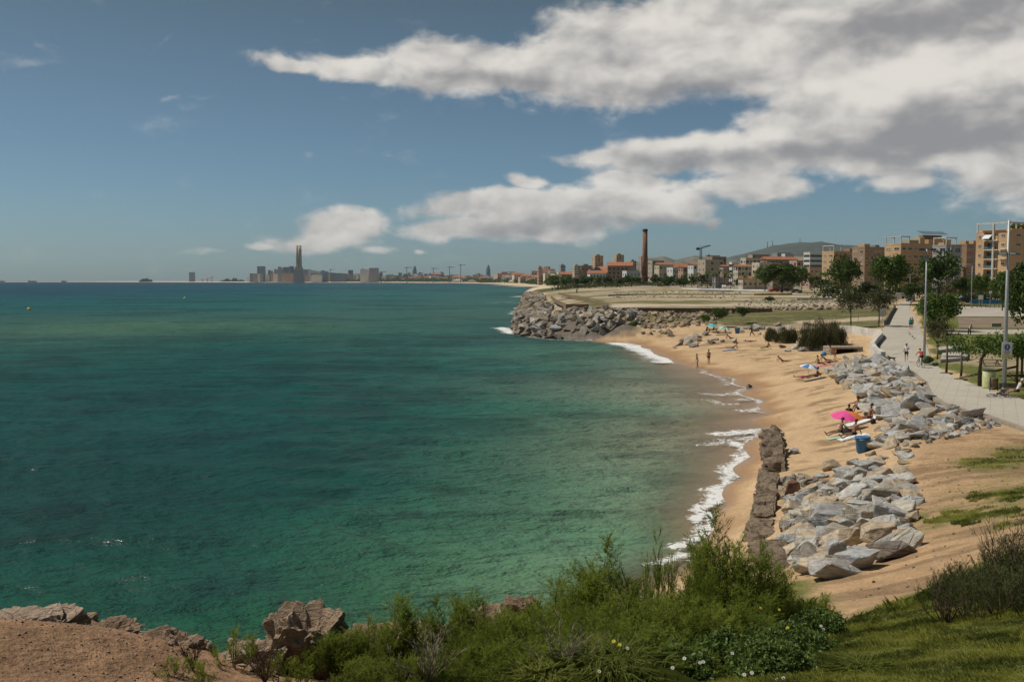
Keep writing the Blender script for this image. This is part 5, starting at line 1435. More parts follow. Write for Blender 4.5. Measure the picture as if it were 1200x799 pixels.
tag(link('beach_ramp', me), 'sloping concrete beach ramp in front of the curved white wall', 'ramp')
# drain mouth in the bluff
g = PD(993, 403, 118)
o = empty('stone_culvert', (g[0], 118, ground(g[0], 118) - .2), .1, 'dark mouthed stone culvert in the sandy bluff left of the ramp', 'culvert')
MB().box(-2.0, 0, .7, 2.0, 2.4, .95).box(-2.0, 0, 0, -1.3, 2.4, .7).box(1.3, 0, 0, 2.0, 2.4, .7).obj('slab', M['rock_brown'], o, bevel=.06)
MB().box(-1.3, 1.4, 0, 1.3, 2.2, .7).obj('shade_block', M['black'], o)  # solid black block set inside the culvert, its colour stands in for the shade
# picnic terrace: low concrete tiers
for k, (pl_, h_) in enumerate([([(1104, 416), (1134, 413), (1134, 421), (1102, 424)], .22), ([(1098, 410), (1126, 405.5), (1128, 410), (1098, 414)], .30)]):
    w4 = [PL(a, b) for a, b in pl_]
    z = np.mean([p[2] for p in w4])
    tag(MB().prism([(p[0], p[1]) for p in w4[::-1]], z - .4, z + h_).obj('concrete_terrace', M['plaza'], bevel=.02), ['broad low concrete tier beside the promenade trees', 'narrow upper concrete tier behind the broad one'][k], 'terrace')

# ---------------------------------------------------------------- street furniture
def gp(px, py, dz=0):
    p = PL(px, py); return Vector((p[0], p[1], lz(p[1]) + dz))
def pole(px, py, ytop, label, r0=.11, heads=1, kind='flood', name='lamp_post', group=None, m=None):
    p = gp(px, py); top = PD(px, ytop, p.y)[2] - p.z
    o = empty(name, p, 0, label, 'lamp post', group)
    MB().tube([(0, 0, 0), (0, 0, top * .5), (0, 0, top)], [r0, r0 * .8, r0 * .5], 10).obj('pole', m or M['steel'], o, True)
    MB().lathe([(r0 * 2.0, 0), (r0 * 2.0, .04), (r0 * 1.3, .06), (r0 * 1.25, .5)], 12).obj('pole_base', M['steel'], o)
    return o, p, top
o, p, top = pole(1083, 423, 292, 'lamp pole with crossed floodlights nearest the promenade middle', .13)
for dx_ in (-.55, .55):
    b_ = MB().box(dx_ - .3, -.18, top - .12, dx_ + .3, .18, top + .06, 0).obj('floodlight', M['darksteel'], o, bevel=.03)
MB().box(-.9, -.03, top - .16, .9, .03, top - .10).obj('crossbar', M['steel'], o)
o, p, top = pole(1104, 345, 292, 'thin lamp mast in front of the dark spreading tree, left of two', .13, name='lamp_post')
MB().box(-.7, -.1, top - .3, .7, .1, top).obj('floodlight', M['darksteel'], o, bevel=.03)
o, p, top = pole(1113, 345, 288, 'thin lamp mast in front of the dark spreading tree, right of two', .13)
MB().box(-.3, -.1, top - .2, .3, .1, top).obj('floodlight', M['steel'], o, bevel=.03)
o, p, top = pole(1176.5, 462, 258, 'tallest lamp pole at the right carrying the white traffic sign', .15)
for dx_, w_ in ((-.45, .30), (.25, .22)):
    b = MB().box(dx_ - w_, -.14, 9.55, dx_ + w_, .14, 9.78).obj('floodlight', M['darksteel'], o, bevel=.03)
    MB().box(dx_ - w_ * .8, -.165, 9.58, dx_ + w_ * .8, -.145, 9.74).obj('lens', M['white'], b)
MB().box(-.55, -.03, 9.85, .45, .03, 9.92).obj('crossbar', M['steel'], o)
MB().lathe([(.18, 0), (.18, .75), (.16, .8)], 12).obj('painted_foot', mat('teal_paint', (.06, .28, .30), .6), o)
# sign on the pole
sg = empty('traffic_sign', (p.x + .02, p.y - .2, p.z + 2.55), 0, 'white sign with blue disc, red ring and yellow strip on the tallest pole', 'sign')
MB().box(-.36, -.02, 0, .36, .02, 1.05).obj('panel', M['white'], sg, bevel=.012)
MB().disc((0, -.022, .72), (0, -1, 0), .20, .008, 24).obj('blue_disc', M['blue'], sg)
MB().box(-.03, -.036, .62, .03, -.031, .80).disc((0, -.031, .835), (0, -1, 0), .028, .005, 10).box(-.07, -.036, .73, .07, -.031, .76).obj('walker_symbol', M['white'], sg)
MB().disc((0, -.022, .37), (0, -1, 0), .17, .008, 24).obj('red_ring', M['red'], sg)
MB().disc((0, -.031, .37), (0, -1, 0), .125, .004, 24).obj('ring_centre', M['white'], sg)
MB().box(-.08, -.040, .34, .08, -.036, .39).obj('ring_symbol', M['black'], sg)
MB().box(-.33, -.026, .02, .33, -.021, .15).obj('yellow_strip', M['yellow'], sg)
# curved street lamp
o, p, top = pole(1138, 361, 310, 'street lamp with a single horizontal arm at the plaza', .10, m=M['steel'])
MB().tube([(0, 0, top - .05), (-1.0, 0, top + .05), (-2.2, 0, top + .05)], [.05, .045, .04], 8).obj('arm', M['steel'], o, True)
MB().box(-2.9, -.14, top - .02, -2.1, .14, top + .12).obj('lamp_head', M['white'], o, bevel=.03)
for (px, py, yt, lab) in [(1066, 352, 318, 'slim lamp pole behind the promenade end, left one'), (1117, 350, 322, 'slim lamp pole left of the plaza street lamp'), (1011, 352, 322, 'slim lamp pole beside the far road on the left')]:
    o, p, top = pole(px, py, yt, lab, .09)
    MB().box(-.5, -.1, top, .1, .1, top + .12).obj('lamp_head', M['steel'], o, bevel=.02)
# other signs
def panel_sign(px, py, ytop, ybot, w_, label, m, extra=None, name='sign', two=False):
    p = gp(px, py); zt, zb = PD(px, ytop, p.y)[2] - p.z, PD(px, ybot, p.y)[2] - p.z
    o = empty(name, p, 0, label, 'sign')
    xs_ = (-w_ * .32, w_ * .32) if two else (0,)
    MB_ = MB()
    for x_ in xs_: MB_ = MB().tube([(x_, 0, 0), (x_, 0, zt)], .045, 8).obj('post', M['steel'], o)
    MB().box(-w_ / 2, -.06, zb, w_ / 2, -.03, zt).obj('panel', m, o, bevel=.01)
    return o, zb, zt
o, zb, zt = panel_sign(1034, 384, 362, 371, .95, 'grey double panel sign on a post left of the promenade', M['steel'])
MB().box(-.42, -.07, zb + .05, -.03, -.063, zt - .05).obj('notice', M['whitewall'], o); MB().box(.03, -.07, zb + .05, .42, -.063, zt - .05).obj('notice', M['whitewall'], o)
o, zb, zt = panel_sign(1071, 353, 338, 344.5, 1.2, 'white and yellow sign at the far end of the promenade', M['white'])
MB().disc((0, -.065, (zb + zt) / 2 + .1), (0, -1, 0), .42, .01, 20).obj('blue_disc', M['blue'], o); MB().box(-.55, -.075, zb, .55, -.068, zb + .35).obj('yellow_strip', M['yellow'], o)
o, zb, zt = panel_sign(1053, 353, 343, 350, 1.7, 'tilted white board beside the dark car at the far road', M['white'])
o, zb, zt = panel_sign(1149, 361, 346, 351, 1.1, 'small white notice board on the plaza left of the blue banners', M['white'], two=True)
o, zb, zt = panel_sign(1160, 361, 341, 344, .6, 'round white plaza lamp sign behind the blue banners', M['white'])
o, zb, zt = panel_sign(1167.5, 391, 379, 383, 1.3, 'dark information board on a post in the park lawn', M['darksteel'])
MB().box(-.55, -.075, zb + .06, .55, -.068, zt - .06).obj('notice', mat('grey_notice', (.25, .25, .24), .7), o)
o, zb, zt = panel_sign(1005.5, 383, 368, 370, .12, 'thin bare metal post on the grass left of the panel sign', M['steel'], name='post')
# banner fence and bollards
p = gp(1161, 357); o = empty('banner_fence', p, 0, 'blue banner barrier standing on the upper plaza', 'barrier')
MB().box(-4.9, -.02, .15, 4.9, .02, 1.15).obj('banner', M['sheetblue'], o)
for k in range(7): MB().tube([(-4.9 + k * 1.633, .05, 0), (-4.9 + k * 1.633, .05, 1.2)], .035, 6).obj('post', M['steel'], o)
for k in range(13):
    p = gp(1140 + k * 5.1, 360.5); tag(MB().lathe([(.09, 0), (.09, .85), (.06, .95), (.01, .98)], 10).obj('bollard', M['wood'], None, True, loc=p), 'brown round bollard in the row edging the upper plaza', 'bollard', 'bollards at the plaza edge')
# promenade edge: young tree stakes, litter bin, small bin, timber frames, benches
for (px, py, yt, lab) in [(1109, 437, 403, 'tall bare young tree stem at the promenade edge, left of three'), (1126, 444, 415, 'bare young tree stem in the middle of three at the promenade edge')]:
    p = gp(px, py); h_ = PD(px, yt, p.y)[2] - p.z
    o = empty('young_tree', p, 0, lab, 'young tree')
    MB().tube([(0, 0, 0), (.03, 0, h_ * .5), (0, 0, h_)], [.11, .09, .07], 8).obj('trunk', M['bark'], o, True)
    MB().tube([(0, 0, h_ - .02), (.35, 0, h_ + .12)], [.05, .02], 6).obj('branch', M['bark'], o)
    MB().lathe([(.55, .004), (.5, .03), (.0, .05)], 14).obj('soil_pit', mat('soil_pit', (.10, .10, .04), .95), o)
p = gp(1148, 452)
o = empty('flat_crowned_tree', p, 0, 'young leaning tree with a flat clipped crown along the lawn edge', 'tree')
MB().tube([(0, 0, 0), (-.03, 0, 1.1), (.05, 0, 2.0), (.45, 0, 2.5), (1.1, 0, 2.75), (1.9, .1, 2.8)], [.16, .14, .12, .10, .07, .04], 8).obj('trunk', M['bark'], o, True)
pp = np.array([[random.uniform(-2.0, 4.4), random.uniform(-1.0, 1.2), random.uniform(2.55, 3.5)] for _ in range(60)])
pp = np.repeat(pp, 90, 0) + rng.normal(size=(5400, 3)) * np.array([.35, .35, .22])
V_, F_ = leaf_quads(pp, .11); link('crown', np_mesh('crown', V_, F_, [M['leafmid']], np.repeat(rng.uniform(0, 1, len(pp)), 4)), o)
for (px, py, w_, yt, lab) in [(1204, 452, 40, 404, 'low clipped tree crown overhanging the lawn right of the sign pole')]:
    p = gp(px, py); o = empty('flat_crowned_tree', p, 0, lab, 'tree')
    MB().tube([(0, 0, 0), (0, 0, 2.2)], [.14, .1], 8).obj('trunk', M['bark'], o)
    pp = np.array([[random.uniform(-1.9, 2), random.uniform(-1.0, 1.2), random.uniform(2.2, 3.2)] for _ in range(40)])
    pp = np.repeat(pp, 90, 0) + rng.normal(size=(3600, 3)) * np.array([.35, .35, .22]); V_, F_ = leaf_quads(pp, .11); link('crown', np_mesh('crown', V_, F_, [M['leafmid']], np.repeat(rng.uniform(0, 1, len(pp)), 4)), o)
p = gp(1158.5, 455); o = empty('litter_bin', p, 0, 'large cream cylindrical bin with yellow green painting at the promenade edge', 'bin')
MB().lathe([(.42, 0), (.44, .1), (.44, 1.25), (.40, 1.32)], 20).obj('body', mat('cream_painted_bin', (.55, .53, .38), .7, .25, 3., c2=(.42, .46, .12)), o, True)
MB().lathe([(.46, 1.28), (.46, 1.36), (.05, 1.42)], 20).obj('lid', M['darksteel'], o)
p = gp(1164.5, 458); o = empty('small_bin', p, 0, 'small brown litter basket beside the large cream bin', 'bin')
MB().lathe([(.22, .25), (.26, .85), (.27, .9)], 14).obj('basket', M['wood'], o, True); MB().box(-.3, -.03, 0, -.25, .03, .95).obj('post', M['darksteel'], o); MB().box(.25, -.03, 0, .3, .03, .95).obj('post', M['darksteel'], o)
def bench(px, py, label, L=1.9, rz=0., name='bench'):
    p = gp(px, py); o = empty(name, p, rz, label, 'bench')
    for k in range(3): MB().box(-L / 2, -.22 + k * .15, .43, L / 2, -.10 + k * .15, .47).obj('seat_slat', M['wood'], o)
    for k in range(2): MB().box(-L / 2, .26, .58 + k * .16, L / 2, .30, .70 + k * .16).obj('backrest_slat', M['wood'], o)
    for x_ in (-L / 2 + .15, L / 2 - .15): MB().box(x_ - .03, -.2, 0, x_ + .03, .25, .43).box(x_ - .03, .22, .43, x_ + .03, .262, .86).obj('leg', M['darksteel'], o)
bench(1193, 464, 'wooden bench under the seated cyclist at the right edge', 2.4)
bench(1108, 408, 'weathered bench on the upper tier beside the trees', 2.2, .2)
bench(1118, 399, 'bench in the park in front of the lower plaza', 2.2, .1)
def picnic(px, py, label, rz=.3):
    p = gp(px, py); o = empty('picnic_table', p, rz, label, 'picnic table')
    MB().box(-.9, -.38, .72, .9, .38, .77).obj('table_top', M['wood'], o, bevel=.01)
    for y_ in (-.75, .75): MB().box(-.9, y_ - .13, .42, .9, y_ + .13, .46).obj('seat', M['wood'], o)
    for x_ in (-.6, .6): MB().box(x_ - .04, -.8, .36, x_ + .04, .8, .42).tube([(x_, -.6, 0), (x_, -.15, .72)], .04, 5).tube([(x_, .6, 0), (x_, .15, .72)], .04, 5).obj('leg', M['wood'], o)
picnic(1188, 447, 'timber picnic table on the lawn behind the sign pole'); picnic(1160, 431, 'timber picnic table partly under the clipped tree', -.2)
def rustic(pts, label, px, py):
    p = gp(px, py); o = empty('timber_rail', p, 0, label, 'rail')
    for q in pts: MB().tube(q, .09, 7).obj('log', M['wood'], o, True)
rustic([[(-3.4, .6, .55), (.6, -.1, 1.45)], [(.6, 0, 0), (.6, 0, 2.3)], [(1.0, .1, 0), (1.0, .1, 2.3)], [(-.4, .2, .75), (2.0, .2, .75)]], 'slanting log rail with upright posts behind the cyclist on the lawn', 1182, 452)
# bins on the beach
def beach_bin(px, py, label, s=1.0):
    g = G(px, py); o = empty('blue_bin', tuple(g), .3, label, 'bin', scale=s)
    MB().lathe([(.30, 0), (.33, .1), (.40, .84), (.42, .86), (.42, .90), (.37, .90), (.34, .2)], 24).obj('body', M['bin'], o, True)
    MB().lathe([(.43, .83), (.45, .85), (.45, .93), (.41, .93)], 24).obj('rim', M['bin'], o, True)
    for a in (0, 3.14): MB().box(math.cos(a) * .45 - .04, -.09, .74, math.cos(a) * .45 + .04, .09, .79).obj('handle', M['bin'], o)
    MB().box(-.36, -.36, .80, .36, .36, .82).obj('lining', M['cl_white'], o)
beach_bin(1010.5, 530.5, 'blue plastic bin on the near beach at the foot of the rocks', .92)
beach_bin(864, 391, 'blue plastic bin on the far beach behind the turquoise umbrella', 1.05)
def umbrella(px, py, ytop, cols, label, r=1.0, tilt=(0, 0), name='beach_umbrella'):
    g = G(px, py); h_ = PD(px, ytop, g[1])[2] - g[2]
    o = empty(name, tuple(g), 0, label, 'beach umbrella'); o.rotation_euler = (tilt[0], tilt[1], .4)
    b = MB(); n = 8; dome = .34 * r
    for k in range(n):
        a0, a1 = 6.2832 * k / n, 6.2832 * (k + 1) / n; prev = [(0, 0, h_)]
        rows = []
        for j in range(1, 6):
            t = j / 5; z = h_ - dome * t ** 1.9
            rows.append([(r * t * math.cos(a0 + (a1 - a0) * q / 3) * (1 - .05 * math.sin(3.14 * q / 3) * t), r * t * math.sin(a0 + (a1 - a0) * q / 3) * (1 - .05 * math.sin(3.14 * q / 3) * t), z + .03 * t * math.sin(3.14 * q / 3)) for q in range(4)])
        vs = [prev[0]] + [q for r__ in rows for q in r__]
        fs = [(0, 1 + q, 2 + q) for q in range(3)] + [(1 + j * 4 + q, 1 + (j + 1) * 4 + q, 2 + (j + 1) * 4 + q, 2 + j * 4 + q) for j in range(4) for q in range(3)]
        b.add(vs, fs, cols[k])
    ms_ = [M['cl_pink'], M['cl_orange'], M['cl_blue'], M['cl_white'], M['cl_teal'], M['cl_palegreen']]
    c = b.obj('canopy', ms_, o)
    MB().tube([(0, 0, -.25), (0, 0, h_ + .08)], .018, 6).obj('pole', M['white'], o)
    for k in range(n):
        a = 6.2832 * k / n; MB().tube([(0, 0, h_ - .32 * r), (math.cos(a) * r * .55, math.sin(a) * r * .55, h_ - dome * .34 - .01)], .006, 4).obj('rib', M['steel'], o)
umbrella(990.5, 504, 481.5, [1, 0, 0, 0, 0, 0, 1, 1], 'pink and orange beach umbrella over two seated bathers', 1.0, (.16, -.05))
umbrella(946.5, 441.5, 426.5, [2, 3] * 4, 'blue and white striped beach umbrella on the middle beach', 1.0, (.12, .1))
umbrella(834.5, 389, 379.5, [4] * 8, 'solid turquoise umbrella on the far beach', 1.05, (.1, 0))
umbrella(848.5, 390, 383, [4, 3] * 4, 'pale blue and white umbrella just right of the turquoise one', 1.05, (.15, .1))

# ---------------------------------------------------------------- people
def skin_mesh(name, nodes, edges, m, sub=1, root=0):
    me = bpy.data.meshes.new(name); me.from_pydata([n[0] for n in nodes], edges, []); o = bpy.data.objects.new(name, me); COL.objects.link(o)
    md = o.modifiers.new('s', 'SKIN'); sv_ = me.skin_vertices[0].data
    for i, n in enumerate(nodes):
        sv_[i].radius = (n[1], n[1] if len(n) < 3 else n[2]); sv_[i].use_root = i == root
    md.use_smooth_shade = True
    if sub: o.modifiers.new('u', 'SUBSURF').levels = sub
    dg = bpy.context.evaluated_depsgraph_get(); ev = o.evaluated_get(dg)
    out = bpy.data.meshes.new_from_object(ev); bpy.data.objects.remove(o); bpy.data.meshes.remove(me)
    out.name = name; out.materials.clear(); out.materials.append(m)
    for p in out.polygons: p.use_smooth = True
    return out
POSES = {  # torso, thighL, thighR, shinL, shinR, armL(up,fore), armR(up,fore)
    'stand': (2, 3, -3, -2, -6, (8, 22), (-6, 14)), 'walk': (5, 26, -20, 8, -42, (-24, -4), (24, 48)), 'run': (12, 42, -24, -18, -78, (-42, 45), (38, 110)),
    'sit': (-12, 82, 88, 62, 70, (-34, -20), (-30, -12)), 'situp': (10, 112, 118, 18, 24, (50, 80), (60, 88)), 'recline': (-48, 84, 92, 84, 70, (-62, -2), (-56, 6)),
    'lie': (-86, 92, 88, 86, 90, (-96, -80), (-84, -92)), 'liekn': (-84, 128, 90, 30, 88, (-96, -60), (-84, -90)), 'prone': (84, -88, -92, -90, -86, (120, 60), (118, 62)),
    'bike': (38, 78, 38, 6, -14, (62, 52), (60, 50)), 'bench': (-22, 84, 90, 34, 42, (10, 60), (14, 62)), 'wade': (6, 12, -14, 4, -22, (30, 60), (-20, 30)), 'bend': (48, 14, -10, -4, -18, (20, 28), (26, 30))}
def person(loc, rz, pose, label, top=None, bottom='black', skin='skin', hair='hair', s=1.0, long=False, hat=None, lift=0., group=None, female=False, pants=False):
    T, tl, tr, sl_, sr, aL, aR = POSES[pose]
    d = lambda a: Vector((0, math.sin(R(a)), -math.cos(R(a)))); td = Vector((0, math.sin(R(T)), math.cos(R(T))))
    pel = Vector((0, 0, 0)); X_ = Vector((1, 0, 0))
    hipL, hipR = pel + X_ * -.09 + td * -.03, pel + X_ * .09 + td * -.03
    knL, knR = hipL + d(tl) * .44, hipR + d(tr) * .44; anL, anR = knL + d(sl_) * .42, knR + d(sr) * .42
    foot = lambda an, sh: an + d(sh + 82) * .19 + d(sh) * .04
    ftL, ftR = foot(anL, sl_), foot(anR, sr)
    wst, ch = pel + td * .17, pel + td * .36; nk = pel + td * .53; hd0, hd1 = pel + td * .62 + Vector((0, .01, 0)), pel + td * .76 + Vector((0, .015, 0))
    if abs(T) > 60: hd0 += Vector((0, 0, .02)); hd1 += Vector((0, 0, .03))
    shL, shR = pel + td * .47 - X_ * .17, pel + td * .47 + X_ * .17
    elL, elR = shL + d(aL[0]) * .28 - X_ * .05, shR + d(aR[0]) * .28 + X_ * .05; wrL, wrR = elL + d(aL[1]) * .25, elR + d(aR[1]) * .25; haL, haR = wrL + d(aL[1]) * .10, wrR + d(aR[1]) * .10
    nodes = [(pel, .135, .105), (wst, .125, .095), (ch, .15, .11), (nk, .055, .055), (hd0, .085, .085), (hd1, .075, .085), (hipL, .085), (knL, .058), (anL, .038), (ftL, .034), (hipR, .085), (knR, .058), (anR, .038), (ftR, .034),
             (shL, .058), (elL, .043), (wrL, .030), (haL, .032), (shR, .058), (elR, .043), (wrR, .030), (haR, .032)]
    edges = [(0, 1), (1, 2), (2, 3), (3, 4), (4, 5), (0, 6), (6, 7), (7, 8), (8, 9), (0, 10), (10, 11), (11, 12), (12, 13), (2, 14), (14, 15), (15, 16), (16, 17), (2, 18), (18, 19), (19, 20), (20, 21)]
    low = min(n[0].z - n[1] * .8 for n in nodes)
    off = Vector((0, 0, -low + lift))
    nodes = [(n[0] + off,) + n[1:] for n in nodes]
    P_ = [n[0] for n in nodes]
    o = empty('person', loc, rz, label, 'person', group, s)
    link('body', skin_mesh('body', nodes, edges, M[skin]), o)
    if top:
        nn = [(P_[1], .15, .118), (P_[2], .172, .13), (P_[3] - td * .05, .09, .085), (P_[14], .075), (P_[14].lerp(P_[15], .55 if not long else 1.0), .062), (P_[18], .075), (P_[18].lerp(P_[19], .55 if not long else 1.0), .062), (P_[0] + td * .02, .155, .12)]
        ee = [(0, 1), (1, 2), (1, 3), (3, 4), (1, 5), (5, 6), (0, 7)]
        if long: nn += [(P_[16], .042), (P_[20], .042)]; ee += [(4, 8), (6, 9)]
        link('shirt', skin_mesh('shirt', nn, ee, M[top]), o)
    elif female:
        link('bikini_top', skin_mesh('bikini_top', [(P_[2] - X_ * .05 - td * .02, .12, .125), (P_[2] + X_ * .05 - td * .02, .12, .125)], [(0, 1)], M[bottom]), o)
    if bottom:
        k = 1.0 if pants else (.55 if not female else .12)
        nn = [(P_[0] + td * .05, .148, .118), (P_[6], .102), (P_[6].lerp(P_[7], k), .085), (P_[10], .102), (P_[10].lerp(P_[11], k), .085)]
        ee = [(0, 1), (1, 2), (0, 3), (3, 4)]
        if pants: nn += [(P_[8], .06), (P_[12], .06)]; ee += [(2, 5), (4, 6)]
        link('shorts' if not pants else 'trousers', skin_mesh('shorts', nn, ee, M[bottom]), o)
    hm2 = (P_[4] + P_[5]) / 2 + td * .045 - Vector((0, .022, 0)) if abs(T) < 60 else (P_[4] + P_[5]) / 2 + td * .05
    bm = bmesh.new(); bmesh.ops.create_uvsphere(bm, u_segments=14, v_segments=9, radius=1)
    for v in bm.verts: v.co = Vector((v.co.x * .092, v.co.y * .105, max(v.co.z, -.35) * .115)) + hm2
    me = bpy.data.meshes.new('hair'); bm.to_mesh(me); bm.free(); me.materials.append(M[hat or hair])
    for p in me.polygons: p.use_smooth = True
    link('cap' if hat else 'hair', me, o)
    # face: nose and eyes on the front of the head
    hc = (P_[4] + P_[5]) / 2; fwd = Vector((0, math.cos(R(T)), -math.sin(R(T))))
    MB().tube([hc + fwd * .07, hc + fwd * .108 - td * .02], [.016, .008], 6).obj('nose', M[skin], o)
    for sx_ in (-.03, .03): MB().tube([hc + fwd * .078 + X_ * sx_ + td * .025, hc + fwd * .088 + X_ * sx_ + td * .025], .009, 6).obj('eye', M['black'], o)
    return o
def at_g(px, py, dz=0): g = G(px, py); return (g[0], g[1], g[2] + dz)
def towel(px, py, m, label, w_=.9, L=1.9, rz=0):
    g = at_g(px, py)
    b = MB(); n = 8
    for i in range(n + 1):
        for j in range(4):
            x_, y_ = -L / 2 + L * i / n, -w_ / 2 + w_ * j / 3
            ca, sa = math.cos(rz), math.sin(rz); wx_, wy_ = g[0] + x_ * ca - y_ * sa, g[1] + x_ * sa + y_ * ca
            b.v.append((x_, y_, ground(wx_, wy_) - g[2] + .03 + random.uniform(0, .02)))
    for i in range(n):
        for j in range(3): b.f.append((i * 4 + j, (i + 1) * 4 + j, (i + 1) * 4 + j + 1, i * 4 + j + 1)); b.m.append(0)
    o = b.obj('towel', M[m], None, loc=g, rz=rz)
    md = o.modifiers.new('t', 'SOLIDIFY'); md.thickness = .02
    return tag(o, label, 'towel')
PI = math.pi
# at the waterline
person(at_g(817, 431.5, -.05), R(120), 'wade', 'bather in pale shorts bending in the shallows at the waterline', None, 'cl_palegreen', 'skin_tan', s=1.0)
person(at_g(830.5, 427.5), R(150), 'stand', 'tall tanned bather in black trunks standing on the wet sand', None, 'black', 'skin_tan', s=1.05)
# far beach
person(at_g(881, 394.5), R(80), 'walk', 'person in black clothes walking past the blue far bin', 'black', 'black', s=1.02, long=True, pants=True)
person(at_g(836, 388.5), R(-100), 'situp', 'dark figure sitting in the shade of the turquoise umbrella', 'black', 'black')
person(at_g(850.5, 391.5), R(-100), 'sit', 'sitting bather under the pale blue and white umbrella', None, 'black', 'skin_tan')
person(at_g(842, 391), R(90), 'lie', 'dark lying bather between the two turquoise toned umbrellas', None, 'black', 'skin_tan')
person(at_g(828, 389), R(-80), 'situp', 'small seated figure left of the turquoise umbrella', 'black', 'black')
towel(846, 392.5, 'black', 'dark mat under the bathers on the far beach')
person(at_g(856, 397.5), R(-95), 'recline', 'bather propped on elbows on a mat below the far bin', None, 'black', 'skin_tan')
person(at_g(879, 400.5), R(-80), 'lie', 'pale bather lying flat right of the propped bather', None, 'cl_pink', 'skin')
person(at_g(909, 402.5), R(-85), 'recline', 'dark haired bather reclining at the foot of the shrubs', None, 'cl_brown', 'skin_tan')
person(at_g(899.5, 409), R(85), 'sit', 'bather sitting with straight legs in the upper middle of the beach', None, 'black', 'skin_tan')
towel(896, 410, 'cl_green', 'small greenish towel under the bather with straight legs', .8, 1.8)
person(at_g(859, 409), R(85), 'recline', 'dark bather sitting on a mat near the small rock cluster', None, 'black', 'skin_tan')
towel(855, 410.5, 'cl_blue', 'dark blue mat near the small rock cluster', .8, 1.9)
person(at_g(917, 425), R(-80), 'recline', 'reddish tanned bather lying alone on the bare middle sand', None, 'cl_red', 'skin_tan', female=True)
# middle group
person(at_g(956.5, 444), R(88), 'sit', 'bather in dark swimwear sitting beside the blue and white umbrella', None, 'black', 'skin_tan')
towel(955, 445, 'black', 'dark mat under the bather beside the blue and white umbrella', .9, 2.0)
person(at_g(941, 442.5), R(95), 'lie', 'pale bather lying behind the pole of the blue and white umbrella', None, 'cl_pink', 'skin')
person(at_g(959.5, 428.5), R(-90), 'sit', 'bather sitting on the pink towel facing left', None, 'cl_brown', 'skin_tan')
towel(965, 429, 'cl_pink', 'long pink towel on the upper middle beach', 1.0, 3.0, .15)
person(at_g(968, 424), R(-90), 'recline', 'orange tanned bather reclining above the pink towel', None, 'cl_orange', 'skin_tan', female=True)
person(at_g(978, 421.5), R(90), 'bend', 'bather kneeling over bags near the top of the revetment', None, 'cl_orange', 'skin_tan')
person(at_g(972, 427), R(-95), 'prone', 'bather lying face down right of the pink towel', None, 'black', 'skin_tan')
towel(958, 417, 'cl_yellow', 'yellow towel spread above the middle group', .8, 1.6, .2)
o = empty('beach_bag', at_g(965.5, 417), 0, 'dark blue and white beach bag beside the yellow towel', 'bag'); MB().lathe([(.2, 0), (.3, .15), (.28, .38), (.1, .48)], 12).obj('body', M['cl_blue'], o, True); MB().tube([(-.15, 0, .42), (0, 0, .62), (.15, 0, .42)], .02, 5).obj('handle', M['cl_white'], o)
# near group
person(at_g(984.5, 511), R(95), 'sit', 'bather sitting at the left edge of the pink and orange umbrella', None, 'black', 'skin_tan', female=True)
person(at_g(1000.5, 513.5), R(105), 'sit', 'bather leaning back on the white towel beside the blue bin', None, 'black', 'skin_tan')
towel(1000, 513, 'cl_white', 'white towel between the umbrella and the near blue bin', 1.0, 1.7)
towel(984, 512, 'cl_palegreen', 'pale towel under the left bather of the umbrella pair', .9, 1.5)
person(at_g(994, 493), R(180), 'situp', 'dark seated figure partly behind the pink and orange umbrella', 'black', 'black', 'skin_tan')
person(at_g(1007, 483), R(110), 'situp', 'bather sitting alone at the foot of the rocks above the white towel', None, 'black', 'skin_tan')
person(at_g(1018.5, 494.5), R(92), 'sit', 'large bather in maroon trunks sitting on the long white towel', None, 'cl_brown', 'skin_tan', s=1.05)
towel(1008, 496, 'cl_white', 'long white towel at the foot of the near rocks', 1.1, 2.6)
towel(997, 486, 'cl_orange', 'orange cloth lying behind the pink and orange umbrella', .6, 1.2)
o = empty('beach_bag', at_g(992, 510), 0, 'black bag with a green bottle under the pink umbrella', 'bag'); MB().lathe([(.22, 0), (.3, .15), (.26, .3), (.1, .42)], 12).obj('body', M['black'], o, True); MB().lathe([(.05, .3), (.05, .5), (.02, .56)], 8).obj('bottle', M['cl_green'], o)
o = empty('beach_bag', at_g(1023, 497), 0, 'dark rucksack behind the large bather on the long towel', 'bag', scale=.6); MB().lathe([(.2, 0), (.3, .15), (.26, .45), (.1, .56)], 12).obj('body', M['black'], o, True); MB().tube([(-.12, 0, .5), (0, 0, .66), (.12, 0, .5)], .02, 5).obj('handle', M['black'], o)
# promenade
person(gp(1062, 424), R(-20), 'run', 'jogger in white shirt and black shorts with the dog on the promenade', 'cl_white', 'black', s=1.03)
o = person(gp(1066.5, 386), R(160), 'walk', 'walker in turquoise top on the far promenade', 'cl_teal', 'black')
o = person(gp(1068.7, 385.6), R(160), 'walk', 'walker in dark green beside the turquoise one on the far promenade', 'cl_green', 'cl_brown')
person(gp(1129.5, 363), R(30), 'walk', 'person in orange red top at the left end of the upper plaza', 'cl_red', 'black')
person(gp(1136, 394), R(180), 'bend', 'person in white top leaning at the bench before the lower plaza', 'cl_white', 'black', s=1.0, pants=True)
